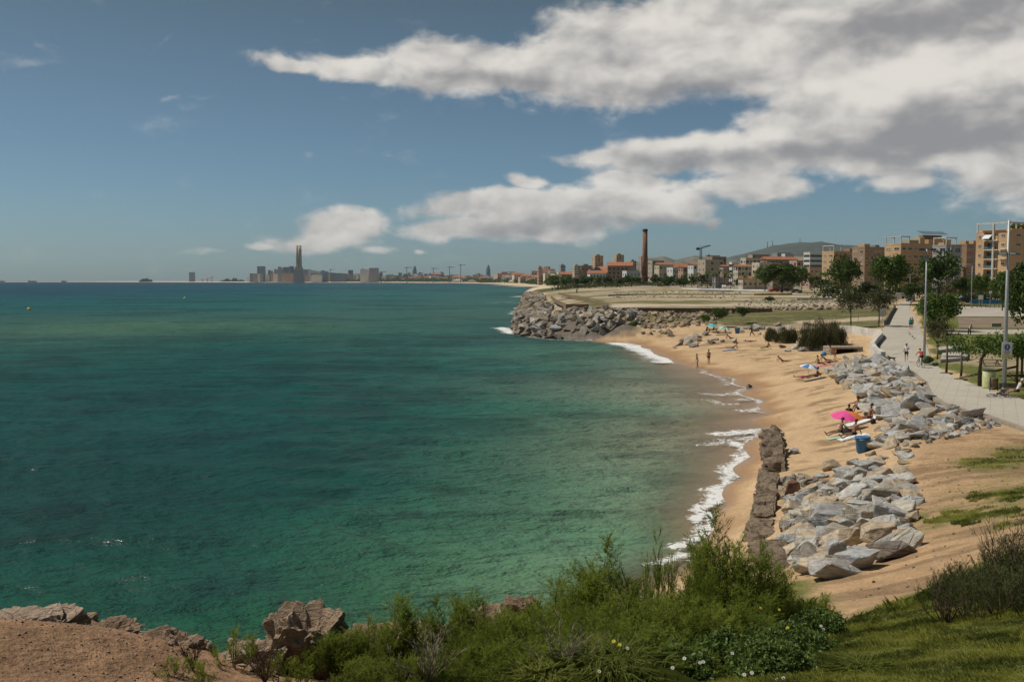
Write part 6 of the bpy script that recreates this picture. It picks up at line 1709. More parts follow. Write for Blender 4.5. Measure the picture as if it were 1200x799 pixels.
# pigeons and dots on the path
for k, (a, b) in enumerate([(1065, 390), (1066, 393), (1070, 396.5), (1072, 398), (1069, 395.5)]):
    o = skin_mesh('pigeon', [((0, -.12, .16), .05), ((0, 0, .18), .075), ((0, .10, .22), .045), ((0, .15, .28), .03), ((0, -.22, .14), .02)], [(0, 1), (1, 2), (2, 3), (0, 4)], M['wallgrey'], root=1)
    o = link('pigeon', o, None, gp(a, b), k * 1.3); tag(o, 'grey pigeon standing on the far promenade paving', 'pigeon', 'pigeons on the promenade'); 
    for sx_ in (-.03, .03): MB().tube([(sx_, 0, .12), (sx_, .01, 0)], .008, 4).obj('leg', M['cl_red'], o)
# dog with lead
dn = [((0, -.28, .42), .10), ((0, 0, .43), .105), ((0, .24, .45), .115), ((0, .36, .56), .07), ((0, .44, .64), .075), ((0, .56, .61), .04), ((0, -.44, .5), .025), ((0, -.58, .62), .015),
      ((-.08, .26, .34), .05), ((-.08, .24, .18), .03), ((-.08, .27, .03), .028), ((.08, .30, .34), .05), ((.08, .36, .18), .03), ((.08, .34, .03), .028),
      ((-.08, -.28, .34), .065), ((-.08, -.20, .22), .04), ((-.08, -.34, .13), .025), ((-.08, -.30, .03), .026), ((.08, -.3, .34), .065), ((.08, -.24, .22), .04), ((.08, -.42, .14), .025), ((.08, -.40, .03), .026), ((-.05, .43, .74), .018), ((.05, .43, .74), .018)]
de = [(0, 1), (1, 2), (2, 3), (3, 4), (4, 5), (0, 6), (6, 7), (2, 8), (8, 9), (9, 10), (2, 11), (11, 12), (12, 13), (0, 14), (14, 15), (15, 16), (16, 17), (0, 18), (18, 19), (19, 20), (20, 21), (4, 22), (4, 23)]
o = link('dog', skin_mesh('dog', dn, de, M['black'], root=1), None, gp(1045, 423.5), R(60)); o.scale = (.8,) * 3; tag(o, 'black dog on a lead walking ahead of the jogger', 'dog')
a_, b_ = gp(1046, 423, .62), gp(1060.5, 423, 1.05)
tag(MB().tube([a_, (a_ + b_) / 2 - Vector((0, 0, .10)), b_], .012, 5).obj('dog_lead', M['black']), 'thin dark lead stretched between the jogger and the dog', 'lead')
# bicycles
def bicycle(loc, rz, label, lean=0.):
    o = empty('bicycle', loc, rz, label, 'bicycle'); o.rotation_euler = (0, lean, rz)
    for y_ in (-.52, .52):
        n = 28; rg = [(0, y_ + .34 * math.cos(6.283 * k / n), .34 + .34 * math.sin(6.283 * k / n)) for k in range(n + 1)]
        w_ = MB().tube(rg, .022, 6).obj('wheel', M['rubber'], o, True)
        sp = MB()
        for k in range(10): a = 6.283 * k / 10; sp.tube([(0, y_, .34), (0, y_ + .33 * math.cos(a), .34 + .33 * math.sin(a))], .004, 4)
        sp.obj('spokes', M['steel'], w_)
    MB().tube([(0, -.52, .34), (0, -.05, .30), (0, .40, .78), (0, -.18, .82), (0, -.05, .30)], .022, 7).tube([(0, -.52, .34), (0, -.18, .80)], .014, 6).tube([(0, .52, .34), (0, .38, .90)], .02, 7).obj('frame', M['cardark'], o)
    MB().box(-.06, -.32, .90, .06, -.08, .95).tube([(0, -.18, .82), (0, -.19, .92)], .014, 6).obj('saddle', M['black'], o, bevel=.02)
    MB().tube([(-.24, .42, .95), (0, .37, .93), (.24, .42, .95)], .014, 6).obj('handlebar', M['darksteel'], o)
    MB().lathe([(.09, -.008), (.09, .008)], 16).obj('crank', M['steel'], o).matrix_local = Matrix.Translation((0, -.05, .30)) @ Matrix.Rotation(PI / 2, 4, 'Y')
    return o
p = gp(1079, 430.5)
bicycle(p, R(0), 'bicycle ridden away by the cyclist with the red back')
person(p + Vector((0, -.18, .0)), R(0), 'bike', 'cyclist in black with a bright red back riding on the promenade', 'cl_red', 'black', long=False, hat='black', lift=.12)
p = gp(1172, 465)
bicycle(p, R(-110), 'bicycle lying on its side by the foot of the tallest lamp pole', R(70))
person(gp(1192, 465.5) + Vector((0, 0, .05)), R(70), 'bench', 'cyclist with white helmet resting on the bench at the right edge', 'cl_white', 'black', hat='cl_white', lift=.0, s=1.0)
# ---------------------------------------------------------------- buildings
def win_mesh(w_, h_, key, cache={}):
    k = (round(w_, 2), round(h_, 2), key)
    if k not in cache:
        f = MB(); t = min(.09, w_ * .08)
        f.box(-w_ / 2 - t, -.07, -t, -w_ / 2, .02, h_ + t).box(w_ / 2, -.07, -t, w_ / 2 + t, .02, h_ + t).box(-w_ / 2, -.07, h_, w_ / 2, .02, h_ + t).box(-w_ / 2, -.12, -t, w_ / 2, .02, 0)
        f.box(-.03, -.05, 0, .03, .02, h_)
        f.box(-w_ / 2, -.02, 0, w_ / 2, .015, h_, 1)
        if key == 'c': f.box(-w_ / 2, -.045, h_ * .04, w_ / 2, -.022, h_, 2)
        if key == 's': f.box(-w_ / 2, -.045, h_ * .55, w_ / 2, -.022, h_, 2)
        cache[k] = f.mesh('window', [M['white'] if key != 'd' else M['darksteel'], M['glass'], M['shutter']])
    return cache[k]
def building(name, px, D, W1, W2, ztop, label, wall, roof='roof', rz=R(30), floors=5, c1=3, c2=8, ww=1.3, wh=1.3, group=None, cat='building', parapet=.8, rooftype='flat', win='s', pent=None, pergola=False, zbase=None, first=0):
    """front corner at pixel column px; W1 = face to the left (lit), W2 = face to the right"""
    x = (px - 600) / F * D; zb = ground(x, D) if zbase is None else zbase; h = ztop - zb
    o = empty(name, (x, D, zb), rz, label, cat, group)
    MB().box(0, 0, -1.5, W2, W1, h).obj('wall', M[wall], o)
    if rooftype == 'flat':
        r_ = MB().box(.3, .3, h, W2 - .3, W1 - .3, h + .12).obj('roof', M[roof], o)
        MB().box(-.05, -.05, h, W2 + .05, .2, h + parapet).box(-.05, W1 - .2, h, W2 + .05, W1 + .05, h + parapet).box(-.05, .2, h, .2, W1 - .2, h + parapet).box(W2 - .2, .2, h, W2 + .05, W1 - .2, h + parapet).obj('parapet', M[wall], o)
    else:
        hh = min(W1, W2) * .22
        b = MB(); e = .5
        if W2 >= W1: vs = [(-e, -e, h), (W2 + e, -e, h), (W2 + e, W1 + e, h), (-e, W1 + e, h), (-e, W1 / 2, h + hh), (W2 + e, W1 / 2, h + hh)]; fs = [(0, 1, 5, 4), (2, 3, 4, 5), (0, 4, 3), (1, 2, 5), (3, 2, 1, 0)]
        else: vs = [(-e, -e, h), (W2 + e, -e, h), (W2 + e, W1 + e, h), (-e, W1 + e, h), (W2 / 2, -e, h + hh), (W2 / 2, W1 + e, h + hh)]; fs = [(0, 4, 5, 3), (1, 2, 5, 4), (0, 1, 4), (2, 3, 5), (3, 2, 1, 0)]
        b.add(vs, fs).obj('roof', M[roof], o)
    fh = (h - first) / floors
    for k in range(floors):
        z = first + fh * (k + .5) - wh / 2 + .1
        for i in range(c2):
            w_ = link('window', win_mesh(ww, wh, random.choice([win, win, 's', 'c'])), o, (W2 * (i + .5) / c2, -.012, z))
        for i in range(c1):
            w_ = link('window', win_mesh(ww, wh, random.choice([win, 's', 'c'])), o, (-.012, W1 * (i + .5) / c1, z)); w_.rotation_euler = (0, 0, -PI / 2)
    if pent:
        for (x0, y0, x1, y1, hh2, mm) in pent: MB().box(x0, y0, h + .12, x1, y1, h + .12 + hh2).obj('penthouse', M[mm], o)
    if pergola:
        b = MB(); hp = 2.6
        for (a, c) in ((.2, .2), (5.5, .2), (.2, W1 - .5), (5.5, W1 - .5)): b.box(a, c, h + parapet, a + .35, c + .35, h + parapet + hp)
        b.box(.1, .1, h + parapet + hp, 6, .6, h + parapet + hp + .4).box(.1, W1 - .6, h + parapet + hp, 6, W1 - .1, h + parapet + hp + .4).box(.1, .6, h + parapet + hp, .6, W1 - .6, h + parapet + hp + .4)
        b.obj('roof_pergola', M['whitewall'], o)
    return o, h, x, zb
def zt(py, D): return PD(600, py, D)[2]
# B1: rightmost block, balconies towards the sea
D = 318; x0 = (1183 - 600) / F * D; zb = ground(x0, D)
ztop = zt(271, D); h = ztop - zb
o = empty('apartment_block', (x0, D, zb), R(30), 'rightmost orange brick apartment block with white balconies and roof pergola', 'apartment block')
W1, W2 = 11.5, 34
MB().box(0, 0, -1, W2, W1, h).obj('wall', M['wallorange'], o)
MB().box(-1.5, 0, -1, -.003, 3.6, h - .5).obj('wall_panel', M['wallorange'], o)          # right lit panel
MB().box(-1.5, 8.6, -1, -.003, W1, h - .2).obj('wall_panel', M['wallorange'], o)        # left lit pier
MB().box(-1.9, 5.0, -1, -1.2, 5.5, h + 2.5).obj('column', M['whitewall'], o)
fh = 3.0; nf = int(h // fh)
for k in range(nf):
    z = h - fh * (k + 1) + .1
    MB().box(-1.8, 3.6, z, -.003, 8.6, z + .22).obj('balcony_slab', M['white'], o)
    MB().box(-1.75, 5.6, z + .22, -1.70, 8.5, z + 1.15).obj('railing', M['railing'] if k % 2 else M['darksteel'], o)
    MB().box(-.06, 5.6, z + .25, -.01, 8.3, z + 2.4).obj('balcony_door', M['glass'], o)
    MB().box(-.06, 3.8, z + .25, -.01, 4.8, z + 2.4).obj('balcony_door', M['glass'], o)
    w_ = link('window', win_mesh(.9, 1.1, 's'), o, (-1.512, 10.1, z + 1.0)); w_.rotation_euler = (0, 0, -PI / 2)
    w_ = link('window', win_mesh(1.2, .9, 's'), o, (-1.512, 1.9, z + 1.3)); w_.rotation_euler = (0, 0, -PI / 2)
    if k in (1, 2): MB().box(-2.6, .4, z + .1, -1.5, 2.9, z + .25).obj('balcony_slab', M['white'], o)
    for i in range(6): link('window', win_mesh(2.4, .8, 'w'), o, (3.5 + i * 5.2, -.012, z + 1.3))
    MB().box(.3, -.04, z + 1.05, W2 - .3, -.004, z + 1.18).obj('facade_band', M['wallbeige'], o)
MB().add([(-1.5, 8.4, h - .9), (-1.5, 5.8, h - .9), (-3.2, 5.8, h - 2.2), (-3.2, 8.4, h - 2.2), (-1.5, 8.4, h - .95), (-1.5, 5.8, h - .95), (-3.2, 5.8, h - 2.25), (-3.2, 8.4, h - 2.25)], [(0, 1, 2, 3), (4, 7, 6, 5), (0, 4, 5, 1), (1, 5, 6, 2), (2, 6, 7, 3), (3, 7, 4, 0)]).obj('awning', M['cl_white'], o)
MB().box(.2, .2, h, W2 - .2, W1 - .2, h + .12).obj('roof', M['roof'], o)
MB().box(-.05, -.05, h, W2, .2, h + .9).box(-.05, .2, h, .2, W1, h + .9).obj('parapet', M['wallorange'], o)
b = MB()
for (a, c) in ((-1.7, .3), (-1.7, 10.8), (8.0, .4), (3, .4)): b.box(a, c, h, a + .4, c + .4, h + 2.5)
b.box(-1.75, .2, h + 2.5, -1.2, 11.3, h + 3.0).box(-1.2, .2, h + 2.5, 9, .7, h + 3.0).obj('roof_pergola', M['whitewall'], o)
MB().box(12, 2, h + .12, 26, 8, h + 3.4).obj('penthouse', M['wallorange'], o)
for (lx, ly, s_) in ((4.5, 3, 1.6), (8, 4, 2.2), (10.5, 2.5, 2.0)):
    q = Matrix.Rotation(R(30), 4, 'Z') @ Vector((lx, ly, 0)) + Vector((x0, D, zb + h))
    t_ = empty('roof_garden_tree', q, 0, 'green shrub of the roof garden on the rightmost block', 'tree', 'roof garden shrubs'); c = link('crown', CRM[0], t_, (0, 0, s_ * .8)); c.scale = (s_, s_, s_ * .9); tt = link('trunk', TRK[0], t_); tt.scale = (s_ * .5, s_ * .5, s_ * .8)
# B2, B3: long brick blocks
building('apartment_block', 1054, 430, 8.5, 27, zt(287, 430), 'long orange brick block with pergola and roof terraces in the middle of the row', 'wallorange', floors=6, c1=2, c2=7, ww=2.4, wh=1.0, win='w', pergola=True, pent=[(8, 2, 14, 6, 2.2, 'wallbeige'), (15, 2, 18, 6, 3.4, 'wallorange'), (20, 1.5, 25, 6, 2.6, 'wallorange')], group=None)
building('apartment_block', 1107, 405, 7, 8.5, zt(289, 405), 'narrow block with pale glazed balconies right of the middle brick block', 'wallgrey', floors=6, c1=2, c2=2, ww=2.8, wh=1.9, win='w', pergola=True, rz=R(24), pent=[(1, 2, 3, 5, 2.0, 'wallorange')])
building('apartment_block', 1131, 412, 7, 24, zt(288, 412), 'plain brown brick block half hidden left of the rightmost block', 'wallbrown', floors=6, c1=1, c2=7, ww=2.2, wh=.8, win='w', pent=[(2, 2, 4, 5, 2.0, 'wallorange'), (7, 2, 9, 5, 2.2, 'wallorange')])
o, h, bx, bz = building('apartment_block', 1079, 452, 7, 20, zt(282, 452), 'rear brick block whose roof carries dark solar panels', 'wallorange', floors=6, c1=1, c2=5, ww=2., wh=1.0, win='w', pent=[(4, 2, 16, 5, 2.6, 'wallbrown')])
MB().add([(1, 1, h + 3.2), (19, 1, h + 3.2), (19, 4, h + 4.6), (1, 4, h + 4.6), (1, 1, h + 3.1), (19, 1, h + 3.1), (19, 4, h + 4.5), (1, 4, h + 4.5)], [(0, 1, 2, 3), (4, 7, 6, 5), (0, 4, 5, 1), (1, 5, 6, 2), (2, 6, 7, 3), (3, 7, 4, 0)]).obj('solar_panel', M['wallblue'], o)
building('apartment_block', 976, 520, 8, 30, zt(296, 520), 'leftmost long brick block with white pergola frame at its corner', 'wallorange', floors=6, c1=2, c2=9, ww=2.2, wh=1.1, win='w', pergola=True, pent=[(14, 2, 18, 6, 2.2, 'wallbrown'), (21, 2, 27, 6, 2.4, 'wallbrown')])
building('apartment_block', 1012, 500, 8, 16, zt(291, 500), 'brick block stepping up behind the leftmost long one', 'wallbrown', floors=6, c1=2, c2=5, ww=2.0, wh=1.1, win='w', pent=[(2, 2, 6, 6, 2.2, 'wallorange'), (10, 2, 13, 5, 1.8, 'wallgrey')])
# B4 white modern
o, h, bx, bz = building('white_building', 948, 600, 5, 11, zt(297, 600), 'white modern building with dark window bands left of the brick blocks', 'wallwhite', floors=1, c1=0, c2=0)
for k in range(5):
    z = h - 3.0 * (k + 1) + .9
    MB().box(.3, -.05, z, 10.7, -.01, z + 1.3).box(-.05, .3, z, -.01, 4.7, z + 1.3).obj('window_band', M['glass'], o)
# town houses of the middle distance: px, D, W1, W2, ytop, wall, roof, type, floors, c2, label
TOWN = [(826, 700, 10, 15, 305, 'wallbeige', 'roof', 'flat', 4, 4, 'beige flat topped house with brown attic at the left of the town row'),
        (834, 720, 8, 12, 301.5, 'wallbrown', 'roof', 'flat', 4, 3, 'brown attic storey rising behind the beige flat house'),
        (847, 640, 4, 6, 312, 'wallbrown', 'tile', 'gable', 3, 2, 'dark house under a bright orange tiled roof'),
        (857, 630, 3, 5, 308, 'wallwhite', 'roof', 'flat', 4, 2, 'narrow white house between orange roof and cream villa'),
        (864, 610, 5, 10, 312, 'wallcream', 'tile', 'gable', 4, 4, 'cream villa with red tiled gable and open loggia'),
        (873, 680, 6, 12, 303, 'wallcream', 'roof', 'flat', 4, 4, 'cream stepped house above the villa gable'),
        (881, 800, 6, 16, 299, 'wallpink', 'tile', 'flat', 5, 5, 'pinkish house with red top behind the stepped cream house'),
        (889, 640, 8, 14, 308.5, 'wallcream', 'roof', 'flat', 4, 4, 'low cream house with red terrace right of the villa'),
        (898, 720, 10, 27, 304, 'wallbrown', 'tile', 'gable', 4, 8, 'long brown building stretched behind the wide dark tree'),
        (910, 850, 8, 14, 297, 'wallgrey', 'roof', 'flat', 5, 4, 'grey house with dark roof box above the long brown building'),
        (919, 840, 5, 9, 298, 'wallwhite', 'roof', 'flat', 5, 3, 'small white house right of the dark roof box'),
        (933, 660, 8, 13, 306, 'wallpink', 'tile', 'flat', 4, 4, 'reddish house between the long brown building and the white modern one'),
        (948, 560, 8, 12, 314, 'wallpink', 'tile', 'flat', 3, 4, 'low salmon coloured house below the white modern building'),
        (812, 760, 8, 14, 310, 'wallwhite', 'tile', 'gable', 3, 4, 'white house with red roof left of the beige flat house'),
        (800, 820, 8, 12, 313, 'wallpink', 'tile', 'gable', 3, 3, 'pink house with tiled roof behind the palms'),
        (788, 840, 10, 20, 314, 'wallwhite', 'roof', 'flat', 3, 6, 'long low white hall behind the round bushes'),
        (772, 850, 8, 14, 310, 'wallcream', 'tile', 'gable', 3, 4, 'cream house with tiled roof just right of the chimney'),
        (764, 900, 8, 12, 306, 'wallbeige', 'roof', 'flat', 5, 3, 'beige block of flats just right of the chimney'),
        (734, 880, 8, 14, 318, 'wallwhite', 'roof', 'flat', 2, 4, 'low white shed left of the chimney foot'),
        (838, 560, 3, 5, 326, 'wallgrey', 'roof', 'flat', 1, 2, 'long grey kiosk at the back of the painted field'),
        (870, 500, 4, 15, 326, 'wallcream', 'tile', 'gable', 1, 5, 'low beach bar with red awning before the villa'),
        (905, 470, 4, 12, 327, 'wallbrown', 'tile', 'gable', 1, 4, 'low brown pavilion right of the beach bar')]
for (px, D, W1, W2, yt, wl, rf, ty, fl_, c2, lab) in TOWN:
    building('town_house', px, D, W1, W2, zt(yt, D), lab, wl, rf, R(22), fl_, 2, c2, 1.6, 1.5, None, 'house', .5, ty, 'd' if D > 600 else 's')
# high rises to the left of the chimney
HI = [(697, 1500, 9, 14, 300, 'wallorange', 13, 'left cream and brown tower block of the pair before the chimney'), (722, 1480, 9, 13, 299, 'wallorange', 13, 'right cream and brown tower block of the pair before the chimney'),
      (739, 1600, 8, 10, 306, 'wallbeige', 10, 'beige tower block just left of the chimney'), (751, 1550, 8, 12, 301, 'wallpink', 12, 'salmon tower block partly behind the chimney'),
      (673, 1500, 7, 9, 311.5, 'wallcream', 8, 'low cream end of the brown brick slab block'), (681, 1500, 6, 18, 311.5, 'wallbrown', 8, 'brown brick slab block left of the two tower blocks'),
      (657, 1900, 7, 10, 311, 'wallgrey', 6, 'blue grey block left of the brown slab block'), (631, 2100, 6, 9, 313, 'wallpink', 6, 'red and white block above the far beach trees'), (692, 1200, 6, 20, 316, 'wallblue', 4, 'low blue glass building under the left tower block'), (712, 1300, 6, 12, 315, 'wallwhite', 4, 'low pale building between the two tower blocks')]
for (px, D, W1, W2, yt, wl, fl_, lab) in HI:
    building('tower_block' if fl_ > 7 else 'city_block', px, D, W1, W2, zt(yt, D), lab, wl, 'roof', R(24), fl_, 2, 3, 2.0, 1.5, None, 'building', .6, 'flat', 'd', pent=[(W2 * .3, W1 * .3, W2 * .7, W1 * .7, 2.5, wl)])
# chimney
g = PD(755.5, 335.3, 700); zb = ground(g[0], 700)
o = empty('brick_chimney', (g[0], 700, zb), 0, 'tall old brick factory chimney standing alone on the field', 'chimney')
hc_ = zt(268.5, 700) - zb
MB().lathe([(2.35, -.5), (2.35, 4.6), (2.55, 4.7), (2.55, 5.2), (2.2, 5.4)], 28).obj('pedestal', mat('dark_brick', (.15, .085, .06), .9, .2, .5), o)
MB().lathe([(2.1, 5.3), (1.9, hc_ * .45), (1.62, hc_ - 1.6)], 28).obj('shaft', M['brick'], o, True)
MB().lathe([(1.72, hc_ - 1.62), (1.9, hc_ - 1.2), (1.9, hc_ - .5), (1.7, hc_ - .4), (1.7, hc_), (1.3, hc_), (1.3, hc_ - 1.2)], 28).obj('crown', mat('dark_brick_top', (.10, .07, .055), .9, .2, .5), o)
# crane
g = PD(821, 326, 900); o = empty('tower_crane', (g[0], 900, ground(g[0], 900)), R(8), 'grey tower crane with a raised jib above the town', 'crane'); ch_ = zt(291, 900) - ground(g[0], 900)
b = MB()
for sx_ in (-.7, .7):
    for sy_ in (-.7, .7): b.tube([(sx_, sy_, 0), (sx_, sy_, ch_)], .16, 5)
for k in range(int(ch_ / 1.6)): b.tube([(-.7, -.7, k * 1.6), (.7, -.7, k * 1.6 + 1.6)], .09, 4).tube([(-.7, .7, k * 1.6 + 1.6), (-.7, -.7, k * 1.6)], .09, 4)
b.obj('mast', M['darksteel'], o)
MB().tube([(-2, 0, ch_ - .6), (9, 0, ch_ + 2.6)], .45, 5).tube([(-2, 0, ch_ + 1.4), (9, 0, ch_ + 2.8)], .16, 4).obj('jib', M['darksteel'], o)
MB().box(-4.2, -.9, ch_ - 1.6, -1.6, .9, ch_ + .6).obj('counterweight', M['darksteel'], o)
g = PD(834, 326, 950); o = empty('tower_crane', (g[0], 950, ground(g[0], 950)), R(5), 'low flat jib crane right of the raised jib crane', 'crane'); ch_ = zt(300, 950) - ground(g[0], 950)
MB().tube([(-3, 0, 0), (-3, 0, ch_ + 1.6)], .6, 5).obj('mast', M['darksteel'], o); MB().tube([(-6, 0, ch_), (8, 0, ch_)], .45, 5).obj('jib', M['darksteel'], o)
# ---------------------------------------------------------------- vehicles
def car(px, py, D, rz, paint, label, van=False):
    x = (px - 600) / F * D; z = lz(D) if D < 1500 else 7
    o = empty('parked_car' if not van else 'parked_van', (x, D, z), rz, label, 'van' if van else 'car')
    L, Wd, Hh = (5.2, 2.0, 2.2) if van else (4.3, 1.75, 1.45)
    prof = [(-.5, .28), (-.5, .62), (-.46, .78), (-.22, .82) if not van else (-.36, .85), (-.08, 1.0) if not van else (-.28, 1.0), (.30, 1.0) if not van else (.48, 1.0), (.44, .80) if not van else (.5, .8), (.5, .70), (.5, .28)]
    prof = [(a * L, .25 + (c - .28) / .72 * (Hh - .25)) for a, c in prof]; n = len(prof)
    def yw(z_): return Wd / 2 * (1 - .16 * max(0, (z_ - Hh * .6) / (Hh * .4)))
    vs = [(a, -yw(c), c) for a, c in prof] + [(a, yw(c), c) for a, c in prof]
    MB().add(vs, [tuple(range(n)), tuple(range(2 * n - 1, n - 1, -1))] + [(i, n + i, n + (i + 1) % n, (i + 1) % n) for i in range(n)]).obj('body', M[paint], o, bevel=.05)
    zw0, zw1 = Hh * .66, Hh * .93
    for s_ in (-1, 1):
        y0, y1 = s_ * (yw(zw0) + .012), s_ * (yw(zw1) + .012)
        xs_ = [(-.16, .02, .14, .12), (.14, .14, .36, .32)] if not van else [(-.30, -.24, -.08, -.08)]
        for (a0, a1, b0, b1) in xs_: MB().add([(a0 * L, y0, zw0), (b0 * L - .05, y0, zw0), (b1 * L - .05, y1, zw1), (a1 * L + .02, y1, zw1)], [(0, 1, 2, 3)]).obj('side_window', M['glass'], o)
    a, c = prof[3], prof[4]
    MB().add([(a[0] + .08, -yw(zw0) * .9, a[1] + .06), (a[0] + .08, yw(zw0) * .9, a[1] + .06), (c[0] - .06, yw(zw1) * .85, c[1] - .02), (c[0] - .06, -yw(zw1) * .85, c[1] - .02)], [(0, 1, 2, 3)]).obj('windscreen', M['glass'], o)
    for x_ in (-.32, .32):
        for s_ in (-1, 1):
            w_ = MB().tube([(x_ * L, s_ * (Wd / 2 - .18), .32), (x_ * L, s_ * (Wd / 2 + .02), .32)], .32, 16).obj('wheel', M['rubber'], o)
            MB().tube([(x_ * L, s_ * (Wd / 2 + .02), .32), (x_ * L, s_ * (Wd / 2 + .035), .32)], .19, 12).obj('rim', M['steel'], w_)
    for s_ in (-1, 1): MB().box(-L / 2 - .02, s_ * Wd * .36 - .14, .55, -L / 2 + .05, s_ * Wd * .36 + .14, .70).obj('headlight', M['white'], o)
    return o
car(907, 338, 420, R(5), 'carred', 'dark red car parked at the back of the painted field'); car(919, 338, 425, R(4), 'cardark', 'black car parked right of the dark red one'); car(933, 339, 400, R(185), 'carsilver', 'silver car parked right of the black one')
car(848, 336, 500, R(80), 'carwhite', 'white van parked beside the grey kiosk', True); car(1067, 352, 272, R(60), 'cardark', 'dark car facing the far end of the promenade')
car(1128, 352, 262, R(3), 'cardark', 'black car parked behind the plaza hedge'); car(1150, 352, 255, R(2), 'cardark', 'second black car behind the blue banners'); car(972, 342, 380, R(185), 'carwhite', 'white car on the road under the leftmost dark tree')
car(1060, 330, 300, R(4), 'carwhite', 'white car passing behind the big rounded trees'); car(1133, 340, 290, R(3), 'carwhite', 'white car behind the street lamp with the arm')
# ---------------------------------------------------------------- painted low walls and debris strips on the field
def low_wall(pts, h_, m, label, th=.35, nm='low_wall'):
    b = MB(); w = [PL(a, c) for a, c in pts]
    for p, q in zip(w[:-1], w[1:]):
        d = Vector((q[0] - p[0], q[1] - p[1], 0)).normalized(); s = Vector((-d.y, d.x, 0)) * th / 2
        zp, zq = lz(p[1]) , lz(q[1])
        vs = [(p[0] - s.x, p[1] - s.y, zp - .8), (q[0] - s.x, q[1] - s.y, zq - .8), (q[0] + s.x, q[1] + s.y, zq - .8), (p[0] + s.x, p[1] + s.y, zp - .8)]
        vs += [(v[0], v[1], (zp if i in (0, 3) else zq) + h_) for i, v in enumerate(vs)]
        b.add(vs, [(3, 2, 1, 0), (4, 5, 6, 7), (0, 1, 5, 4), (1, 2, 6, 5), (2, 3, 7, 6), (3, 0, 4, 7)])
    tag(b.obj(nm, m), label, 'low wall')
low_wall([(712, 347), (770, 346), (860, 345)], .5, M['graf'], 'long faded mural wall across the middle of the field')
low_wall([(780, 350), (860, 351)], .35, M['orangestrip'], 'orange painted low wall in the bare field')
low_wall([(883, 347), (928, 346.5)], .9, M['yellowstrip'], 'bright yellow painted wall at the right of the field')
low_wall([(933, 353), (958, 352.5), (976, 352)], .8, M['whitewall'], 'white low wall with blue patches near the olive trees')
low_wall([(745, 352), (780, 351.5), (840, 353)], .4, M['whitewall'], 'low pale ruin line left of the orange wall')
low_wall([(820, 342), (860, 342), (900, 342.5)], .5, M['graf'], 'second faded mural wall near the parked cars')
low_wall([(708, 363), (760, 363), (820, 363.5), (905, 364)], .45, M['wood'], 'long dark brown ruined footing at the front of the field')
low_wall([(646, 347), (652, 352), (664, 357), (690, 357)], .15, M['wood'], 'dark angled footing on the breakwater spit')
low_wall([(655, 343), (690, 352), (712, 358)], .15, M['wood'], 'dark straight footing running inland along the spit')
low_wall([(800, 338.6), (900, 341)], .5, M['white'], 'thin white kerb wall before the parked cars', nm='low_wall')
DEB = [g2w(700, 350, 5), g2w(830, 349, 5), g2w(840, 343, 5.5), g2w(690, 343, 5.5)]
rock_mass('field_debris', scatter(None, 2.6, 360, 5000, seed=61, use_world=[tuple(PL(a, b)[:2]) for a, b in [(715, 352), (860, 353), (870, 343), (720, 342)]]), .25, .8, only_tri(RBk), 'low tan debris strewn in bands over the bare field', 'debris')
rock_mass('field_debris', scatter(None, 1.6, 420, 5000, seed=62, use_world=[tuple(PL(a, b)[:2]) for a, b in [(860, 358), (1040, 358), (1040, 352), (880, 352)]]), .25, .7, only_tri(RBl), 'brown debris band before the olive trees', 'debris')
# people and posts tiny on the spit
person(tuple(PL(676, 344)), 0, 'stand', 'tiny dark figure standing on the spit path', 'black', 'black', pants=True, s=1.1)
# ---------------------------------------------------------------- buoys, ships, far skyline
for (px, py, m, lab, s_) in [(34, 363, 'buoy', 'orange yellow buoy floating at the far left', 1.0), (216.5, 350, 'lime', 'small lime yellow buoy floating farther out', 1.1)]:
    g = P(px, py, 0); o = empty('buoy', tuple(g), 0, lab, 'buoy', scale=s_)
    MB().lathe([(.05, -.5), (.5, -.25), (.72, .15), (.55, .55), (.2, .85), (.08, .9)], 18).obj('float', M[m], o, True); MB().tube([(0, 0, .85), (0, 0, 1.2)], .05, 6).obj('ring', M['darksteel'], o)
for (px, D, L, lab) in [(39, 8500, 75, 'faint cargo ship on the horizon at the far left'), (76, 8600, 45, 'faint small ship right of the leftmost one on the horizon'), (4, 8700, 40, 'faint boat at the very left edge of the horizon')]:
    x = (px - 600) / F * D; o = empty('cargo_ship', (x, D, 0), 0, lab, 'ship')
    MB().add([(-L / 2, -6, 6), (L / 2, -6, 6), (L / 2 - 6, -5, 0), (-L / 2 + 4, -5, 0), (-L / 2, 6, 6), (L / 2, 6, 6), (L / 2 - 6, 5, 0), (-L / 2 + 4, 5, 0)], [(0, 1, 2, 3), (4, 7, 6, 5), (0, 4, 5, 1), (1, 5, 6, 2), (2, 6, 7, 3), (3, 7, 4, 0)]).obj('hull', M['ship'], o)
    MB().box(-L / 2 + 4, -4, 6, -L / 2 + 14, 4, 15).obj('bridge', M['white'], o); MB().box(-L / 2 + 18, -5, 6, L / 2 - 8, 5, 9).obj('cargo', M['ship'], o)
def far_tower(px, D, w_, ytop, m, label, name='city_tower', steps=None, cat='tower', dpt=None, ybase=None):
    x = (px - 600) / F * D; wm = w_ / F * D; zb = max(ground(x, D), 0); h_ = zt(ytop, D) - zb
    b = MB(); dp = dpt or wm
    if steps:
        for (f0, f1, k0, k1, z0, z1) in steps: b.box(-wm / 2 + wm * f0, dp * k0, z0 * h_ - 2 * (z0 == 0), -wm / 2 + wm * f1, dp * k1, z1 * h_)
    else: b.box(-wm / 2, 0, -2, wm / 2, dp, h_)
    o = b.obj(name, M[m], None, loc=(x, D, zb))
    return tag(o, label, cat)
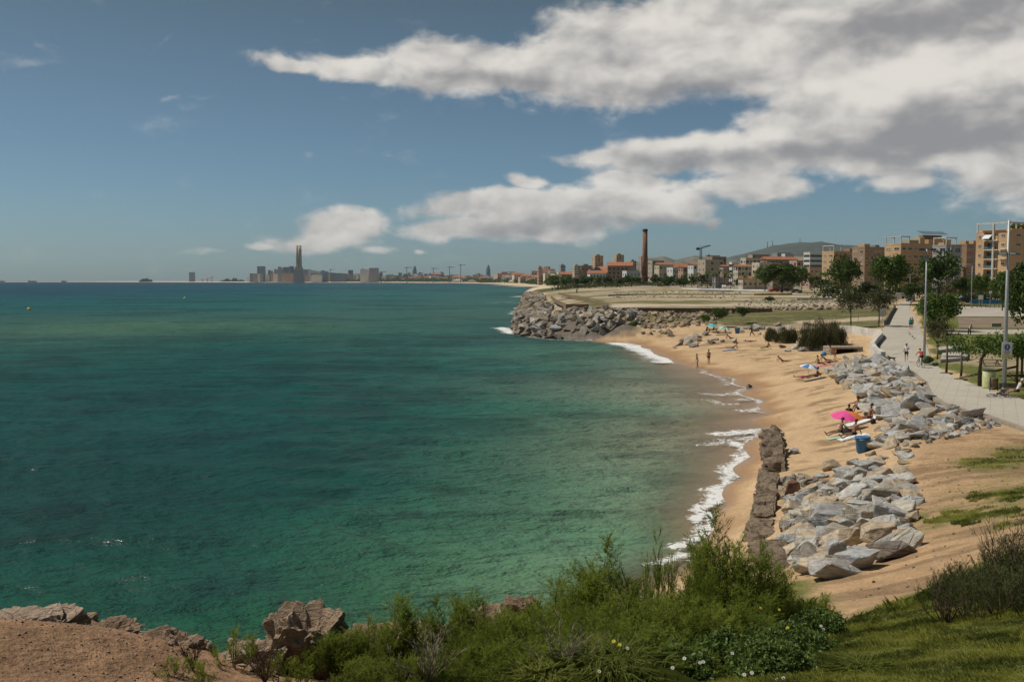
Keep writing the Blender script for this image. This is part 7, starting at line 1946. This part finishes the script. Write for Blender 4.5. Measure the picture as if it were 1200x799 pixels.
# the three joined power station stacks
D = 6000; x = (350 - 600) / F * D; zb = ground(x, D); hh = zt(287.5, D) - zb
o = empty('power_station', (x, D, zb), 0, 'tall grey power station of three joined chimneys on the skyline', 'power station')
MB().box(-28, 0, -2, 26, 60, hh * .37).box(-20, 5, hh * .37, 18, 50, hh * .43).obj('boiler_block', M['wallbeige'], o)
for k, dx_ in enumerate((-10.5, 0, 10.5)): MB().lathe([(8.2, hh * .3), (6.4, hh * .75), (5.4, hh)], 18, c=(dx_, 25 + 12 * (k == 1))).obj('chimney', M['wallbeige'], o, True)
SK = [(225, 8300, 5.5, 319, 'wallblue', 'blue sail shaped hotel tower alone at the left end of the city'), (306, 6800, 8, 312, 'wallblue', 'dark rounded tower left of the power station'), (317, 7000, 5, 316.5, 'wallblue', 'stepped dark tower behind the rounded one'),
      (323.5, 6700, 3.5, 315, 'wallgrey', 'thin grey tower left of the paired slabs'), (329, 6600, 6, 312.5, 'wallgrey', 'left slab of the paired pale towers'), (336, 6650, 7, 313, 'wallblue', 'right slab of the paired pale towers'), (342, 6700, 5, 312, 'wallblue', 'dark tower touching the power station on its left'),
      (339, 6500, 9, 320, 'wallpink', 'low brown block at the foot of the power station'), (380, 6400, 8, 317, 'wallblue', 'squat pale tower right of the power station'), (397, 6450, 16, 320, 'wallblue', 'wide low dark block right of the squat tower'), (411, 7200, 5, 316.5, 'wallblue', 'distant bluish block over the wide low one'),
      (427, 6100, 9, 314.5, 'wallwhite', 'left pale block of the pair beyond the long beach'), (438, 6050, 10, 314, 'wallgrey', 'right dark block of the pair beyond the long beach'), (371, 6350, 12, 322, 'wallwhite', 'low white industrial hall right of the power station'), (357, 6900, 7, 316, 'wallblue', 'low dark block hiding behind the power station'),
      (493, 6900, 5, 319, 'wallblue', 'blunt dark block on the middle skyline'), (518, 7000, 4, 318.5, 'wallblue', 'small dark block on the middle skyline'), (562, 5800, 2, 320, 'wallblue', 'slim dark tower near the bullet shaped one')]
for (px, D, w_, yt, m, lab) in SK: far_tower(px, D, w_, yt, m, lab, steps=None if int(px) % 3 == 0 else [(0, 1, 0, 1, 0, .93), (.1, .5, .1, .9, .93, 1)])
for i in range(110):
    px = 292 + i * 2.1 + rng.uniform(-1, 1); D = 6500 + rng.uniform(0, 900); x = (px - 600) / F * D
    far_tower(px, D, rng.uniform(2.5, 6), rng.uniform(319.5, 325), ['wallwhite', 'wallblue', 'wallgrey', 'wallpink', 'wallbeige'][i % 5], 'low anonymous block in the hazy city strip around the power station', 'city_block', cat='building')['group'] = 'blocks of the hazy city strip'
for (px, yt, lab) in [(486, 311, 'bullet shaped tower at the left of the middle skyline'), (572, 310, 'bullet shaped tower in the middle of the skyline')]:
    D = 6900; x = (px - 600) / F * D; zb = ground(x, D); h_ = zt(yt, D) - zb
    tag(MB().lathe([(15, -2), (17, h_ * .35), (15, h_ * .7), (8, h_ * .93), (1, h_)], 18).obj('bullet_tower', M['wallblue'], None, True, loc=(x, D, zb)), lab, 'tower')
for (px, yt) in [(388, 315), (447, 318), (477, 312.5), (508, 313.5), (527, 312), (540, 309.5), (598, 318)]:
    D = 5200 if px > 440 else 6600; x = (px - 600) / F * D; zb = ground(x, D); h_ = zt(yt, D) - zb
    tag(MB().tube([(0, 0, 0), (0, 0, h_)], [2.2, 1.4], 5).tube([(-12, 0, h_ * .93), (26, 0, h_ * .95)], 1.5, 4).obj('far_crane', M['ship'], None, loc=(x, D, zb)), 'thin distant crane rising over the far town', 'crane', 'distant cranes')
# solar canopy (slanting) at the far left point
D = 8000; x = (243 - 600) / F * D; zb = max(0, ground(x, D))
tag(MB().add([(-55, 0, 18), (50, 0, 34), (55, 20, 52), (-50, 20, 34), (-55, 0, 15), (50, 0, 31), (55, 20, 49), (-50, 20, 31)], [(0, 1, 2, 3), (4, 7, 6, 5), (0, 4, 5, 1), (1, 5, 6, 2), (2, 6, 7, 3), (3, 7, 4, 0)]).box(-40, 8, -2, -35, 12, 30).box(35, 8, -2, 40, 12, 46).box(0, 8, -2, 6, 12, 38).obj('slanted_canopy', M['wallgrey'], None, loc=(x, D, zb)), 'slanted dark canopy structure right of the sail shaped tower', 'canopy')
for (px, w_, yt, lab) in [(272, 26, 325.5, 'dark low wooded point left of the city towers'), (170, 12, 325.8, 'long faint breakwater head at the left end of the coast')]:
    D = 8200; x = (px - 600) / F * D; wm = w_ / F * D; pp_ = []
    ux_ = rng.uniform(-1, 1, 1500); pv_ = np.stack([ux_ * wm / 2, rng.uniform(0, 60, 1500), rng.uniform(0, 1, 1500) * (zt(yt, D) - 6) * (1 - .7 * ux_ ** 2) * (.6 + .4 * np.sin(ux_ * 9))], 1)
    V_, F_ = leaf_quads(pv_, 12); tag(link('wooded_point', np_mesh('wooded_point', V_, F_, [M['leafdark']], np.repeat(rng.uniform(0, 1, 1500), 4)), None, (x, D, 1)), lab, 'wood', kind='stuff')
# far town along the beach: one prototype per wall kind, copied
def house_proto(seed, wl):
    r_ = random.Random(seed); b = MB(); w_, d_, h_ = r_.uniform(12, 30), 14, r_.uniform(8, 16)
    b.box(-w_ / 2, 0, -3, w_ / 2, d_, h_, 0)
    if seed % 2: b.add([(-w_ / 2 - 1, -1, h_), (w_ / 2 + 1, -1, h_), (w_ / 2 + 1, d_ + 1, h_), (-w_ / 2 - 1, d_ + 1, h_), (-w_ / 2 - 1, d_ / 2, h_ + 3), (w_ / 2 + 1, d_ / 2, h_ + 3)], [(0, 1, 5, 4), (2, 3, 4, 5), (0, 4, 3), (1, 2, 5)], 1)
    else: b.box(-w_ * .2, 3, h_, w_ * .2, 9, h_ + 2.6, 0)
    nf = int(h_ // 3.2)
    for k in range(nf):
        for i in range(int(w_ // 4)): x_ = -w_ / 2 + 1.2 + i * 4; b.box(x_, -.12, k * 3.2 + 1.0, x_ + 1.8, .0, k * 3.2 + 2.6, 2)
    return b.mesh('far_house', [M[wl], M['tile'], M['glass']])
HP = [house_proto(i, w_) for i, w_ in enumerate(['wallwhite', 'wallcream', 'wallpink', 'wallbeige', 'wallwhite', 'wallbrown', 'wallcream', 'wallgrey', 'wallpink', 'wallwhite'])]
r_ = random.Random(99)
def coast_D(px): return float(np.interp(px, [350, 420, 480, 548, 590, 616, 632, 645, 655], [6700, 6350, 5950, 5250, 4200, 3150, 2300, 1850, 1400]))
for i in range(250):
    px = r_.uniform(400, 700) if i < 200 else r_.uniform(700, 940)
    D = coast_D(min(px, 650)) * r_.uniform(1.06, 1.45) if px < 700 else r_.uniform(950, 1900)
    if px > 655 and px < 700: D = r_.uniform(1500, 2600)
    x = (px - 600) / F * D
    o = link('far_house', HP[r_.randrange(10)], None, (x, D, ground(x, D)), r_.uniform(-.6, .5))
    k = r_.uniform(.8, 1.5) * (1.0 if D < 2500 else 1.55 if D < 4500 else 1.9); o.scale = (k, k, k * r_.uniform(.7, 1.25))
    tag(o, 'small pale or brown house in the far town behind the long beach' if px < 700 else 'small town house in the dense quarter behind the chimney field', 'house', 'far town houses' if px < 700 else 'houses behind the chimney field')
# tree belt behind the long beach
pp = []
for i in range(900):
    px = r_.uniform(395, 660); D = coast_D(px) * r_.uniform(1.02, 1.16); x = (px - 600) / F * D; k = D / 3000
    pp.append((x, D, ground(x, D) + r_.uniform(1, 9) * (.6 + .5 * k), k))
pp = np.array(pp); q = np.repeat(pp, 26, 0); q3 = q[:, :3] + rng.normal(size=(len(q), 3)) * np.array([6, 4, 2.4]) * (q[:, 3:4] * .8 + .4)
V_, F_ = leaf_quads(q3, 5.0); tag(link('coastal_wood', np_mesh('coastal_wood', V_, F_, [M['leafdark']], np.repeat(rng.uniform(0, 1, len(q3)), 4))), 'dark belt of far trees behind the long beach', 'wood', kind='stuff')
for k, (px, dx_, w_, m) in enumerate([(536, 0, 12, 'wallwhite'), (553, 0, 9, 'tile'), (600, 0, 8, 'wallwhite'), (642, 0, 5, 'wallwhite')]):
    D = coast_D(px) * 1.0; x = (px - 600) / F * D; wm = w_ / F * D
    o = empty('beach_pavilion', (x, D, max(1.5, ground(x, D))), 0, ['long white beach pavilion on the far sand', 'orange roofed beach restaurant on the far sand', 'pale beach hut row on the far sand', 'small white kiosk where the far beach nears the spit'][k], 'pavilion')
    MB().box(-wm / 2, 0, -2, wm / 2, 10, D * .0016 + 2).obj('wall', M['wallwhite'], o); MB().add([(-wm / 2 - 2, -2, D * .0016 + 2), (wm / 2 + 2, -2, D * .0016 + 2), (wm / 2 + 2, 12, D * .0016 + 2), (-wm / 2 - 2, 12, D * .0016 + 2), (0, 5, D * .0028 + 2)], [(0, 1, 4), (1, 2, 4), (2, 3, 4), (3, 0, 4)]).obj('roof', M[m], o)
# hills
def hill(name, prof, D, depth, m):
    n = len(prof); V, Fq = [], []
    xs_ = np.linspace(prof[0][0], prof[-1][0], 220); ys_ = np.interp(xs_, [p[0] for p in prof], [p[1] for p in prof])
    for j in range(12):
        u = j / 11
        for i, (px, py) in enumerate(zip(xs_, ys_)):
            x = (px - 600) / F * D; ztp = max(0, zt(py, D)); sh = math.sin(u * PI) ** .8
            V.append((x * (1 + (u - .5) * depth / D), D + (u - .5) * depth, max(-4, ztp * sh * (1 + .10 * noise.fractal(Vector((x * .0015, u * 3, 0)), 1, 2, 4)) - 2 + 6 * noise.noise(Vector((x * .01, u * 9, 2))) * sh)))
    for j in range(11):
        for i in range(219): Fq.append((j * 220 + i, j * 220 + i + 1, (j + 1) * 220 + i + 1, (j + 1) * 220 + i))
    tag(link(name, np_mesh(name, V, Fq, [m], None, True)), kind='structure')
hm3 = mat('wooded_hill', (.065, .075, .055), .95, .3, .008, c2=(.035, .045, .04))
hm3.node_tree.nodes['Principled BSDF'].inputs['Roughness'].default_value = 1
hill('hill_ridge', [(815, 314), (850, 303), (870, 297), (885, 293), (905, 287.5), (920, 285), (935, 282.5), (950, 284), (962, 283), (980, 287), (1010, 289), (1060, 290), (1120, 293), (1200, 300), (1350, 312), (1500, 322)], 7600, 2600, hm3)
hill('hill_low', [(700, 325), (755, 302.5), (765, 300.5), (777, 299), (790, 303), (800, 301), (812, 299), (840, 302), (870, 306), (900, 310), (960, 320)], 5600, 1200, mat('town_hill', (.16, .14, .11), .95, .4, .02, c2=(.06, .07, .04)))
hill('hill_headland', [(352, 326), (358, 316), (362, 315), (372, 317), (390, 319), (410, 321), (440, 326)], 11000, 900, hm3)
for (px, yt, lab) in [(904, 282, 'slim transmission mast on the big hill'), (898, 283, 'faint second mast on the big hill slope'), (936, 279, 'small church shape on the big hill top')]:
    D = 7300; x = (px - 600) / F * D; z1 = zt(yt, D); z0 = zt(289, D) - 20
    tag(MB().tube([(0, 0, z0), (0, 0, z1)], [5, 2], 6).obj('hill_mast', M['wallgrey'], None, loc=(x, D, 0)), lab, 'mast')
# drifting bird far out
o = skin_mesh('seagull', [((0, 0, 0), .05), ((0, .18, .01), .03), ((0, -.2, 0), .03), ((-.35, .02, .08), .02), ((-.7, -.03, .02), .008), ((.35, .02, .08), .02), ((.7, -.03, .02), .008)], [(0, 1), (0, 2), (0, 3), (3, 4), (0, 5), (5, 6)], M['wallgrey'])
o = link('seagull', o, None, tuple(PD(104, 318.5, 420)), .5); o.scale = (1.2,) * 3; tag(o, 'lone seagull flying low over the sea at the left', 'bird')
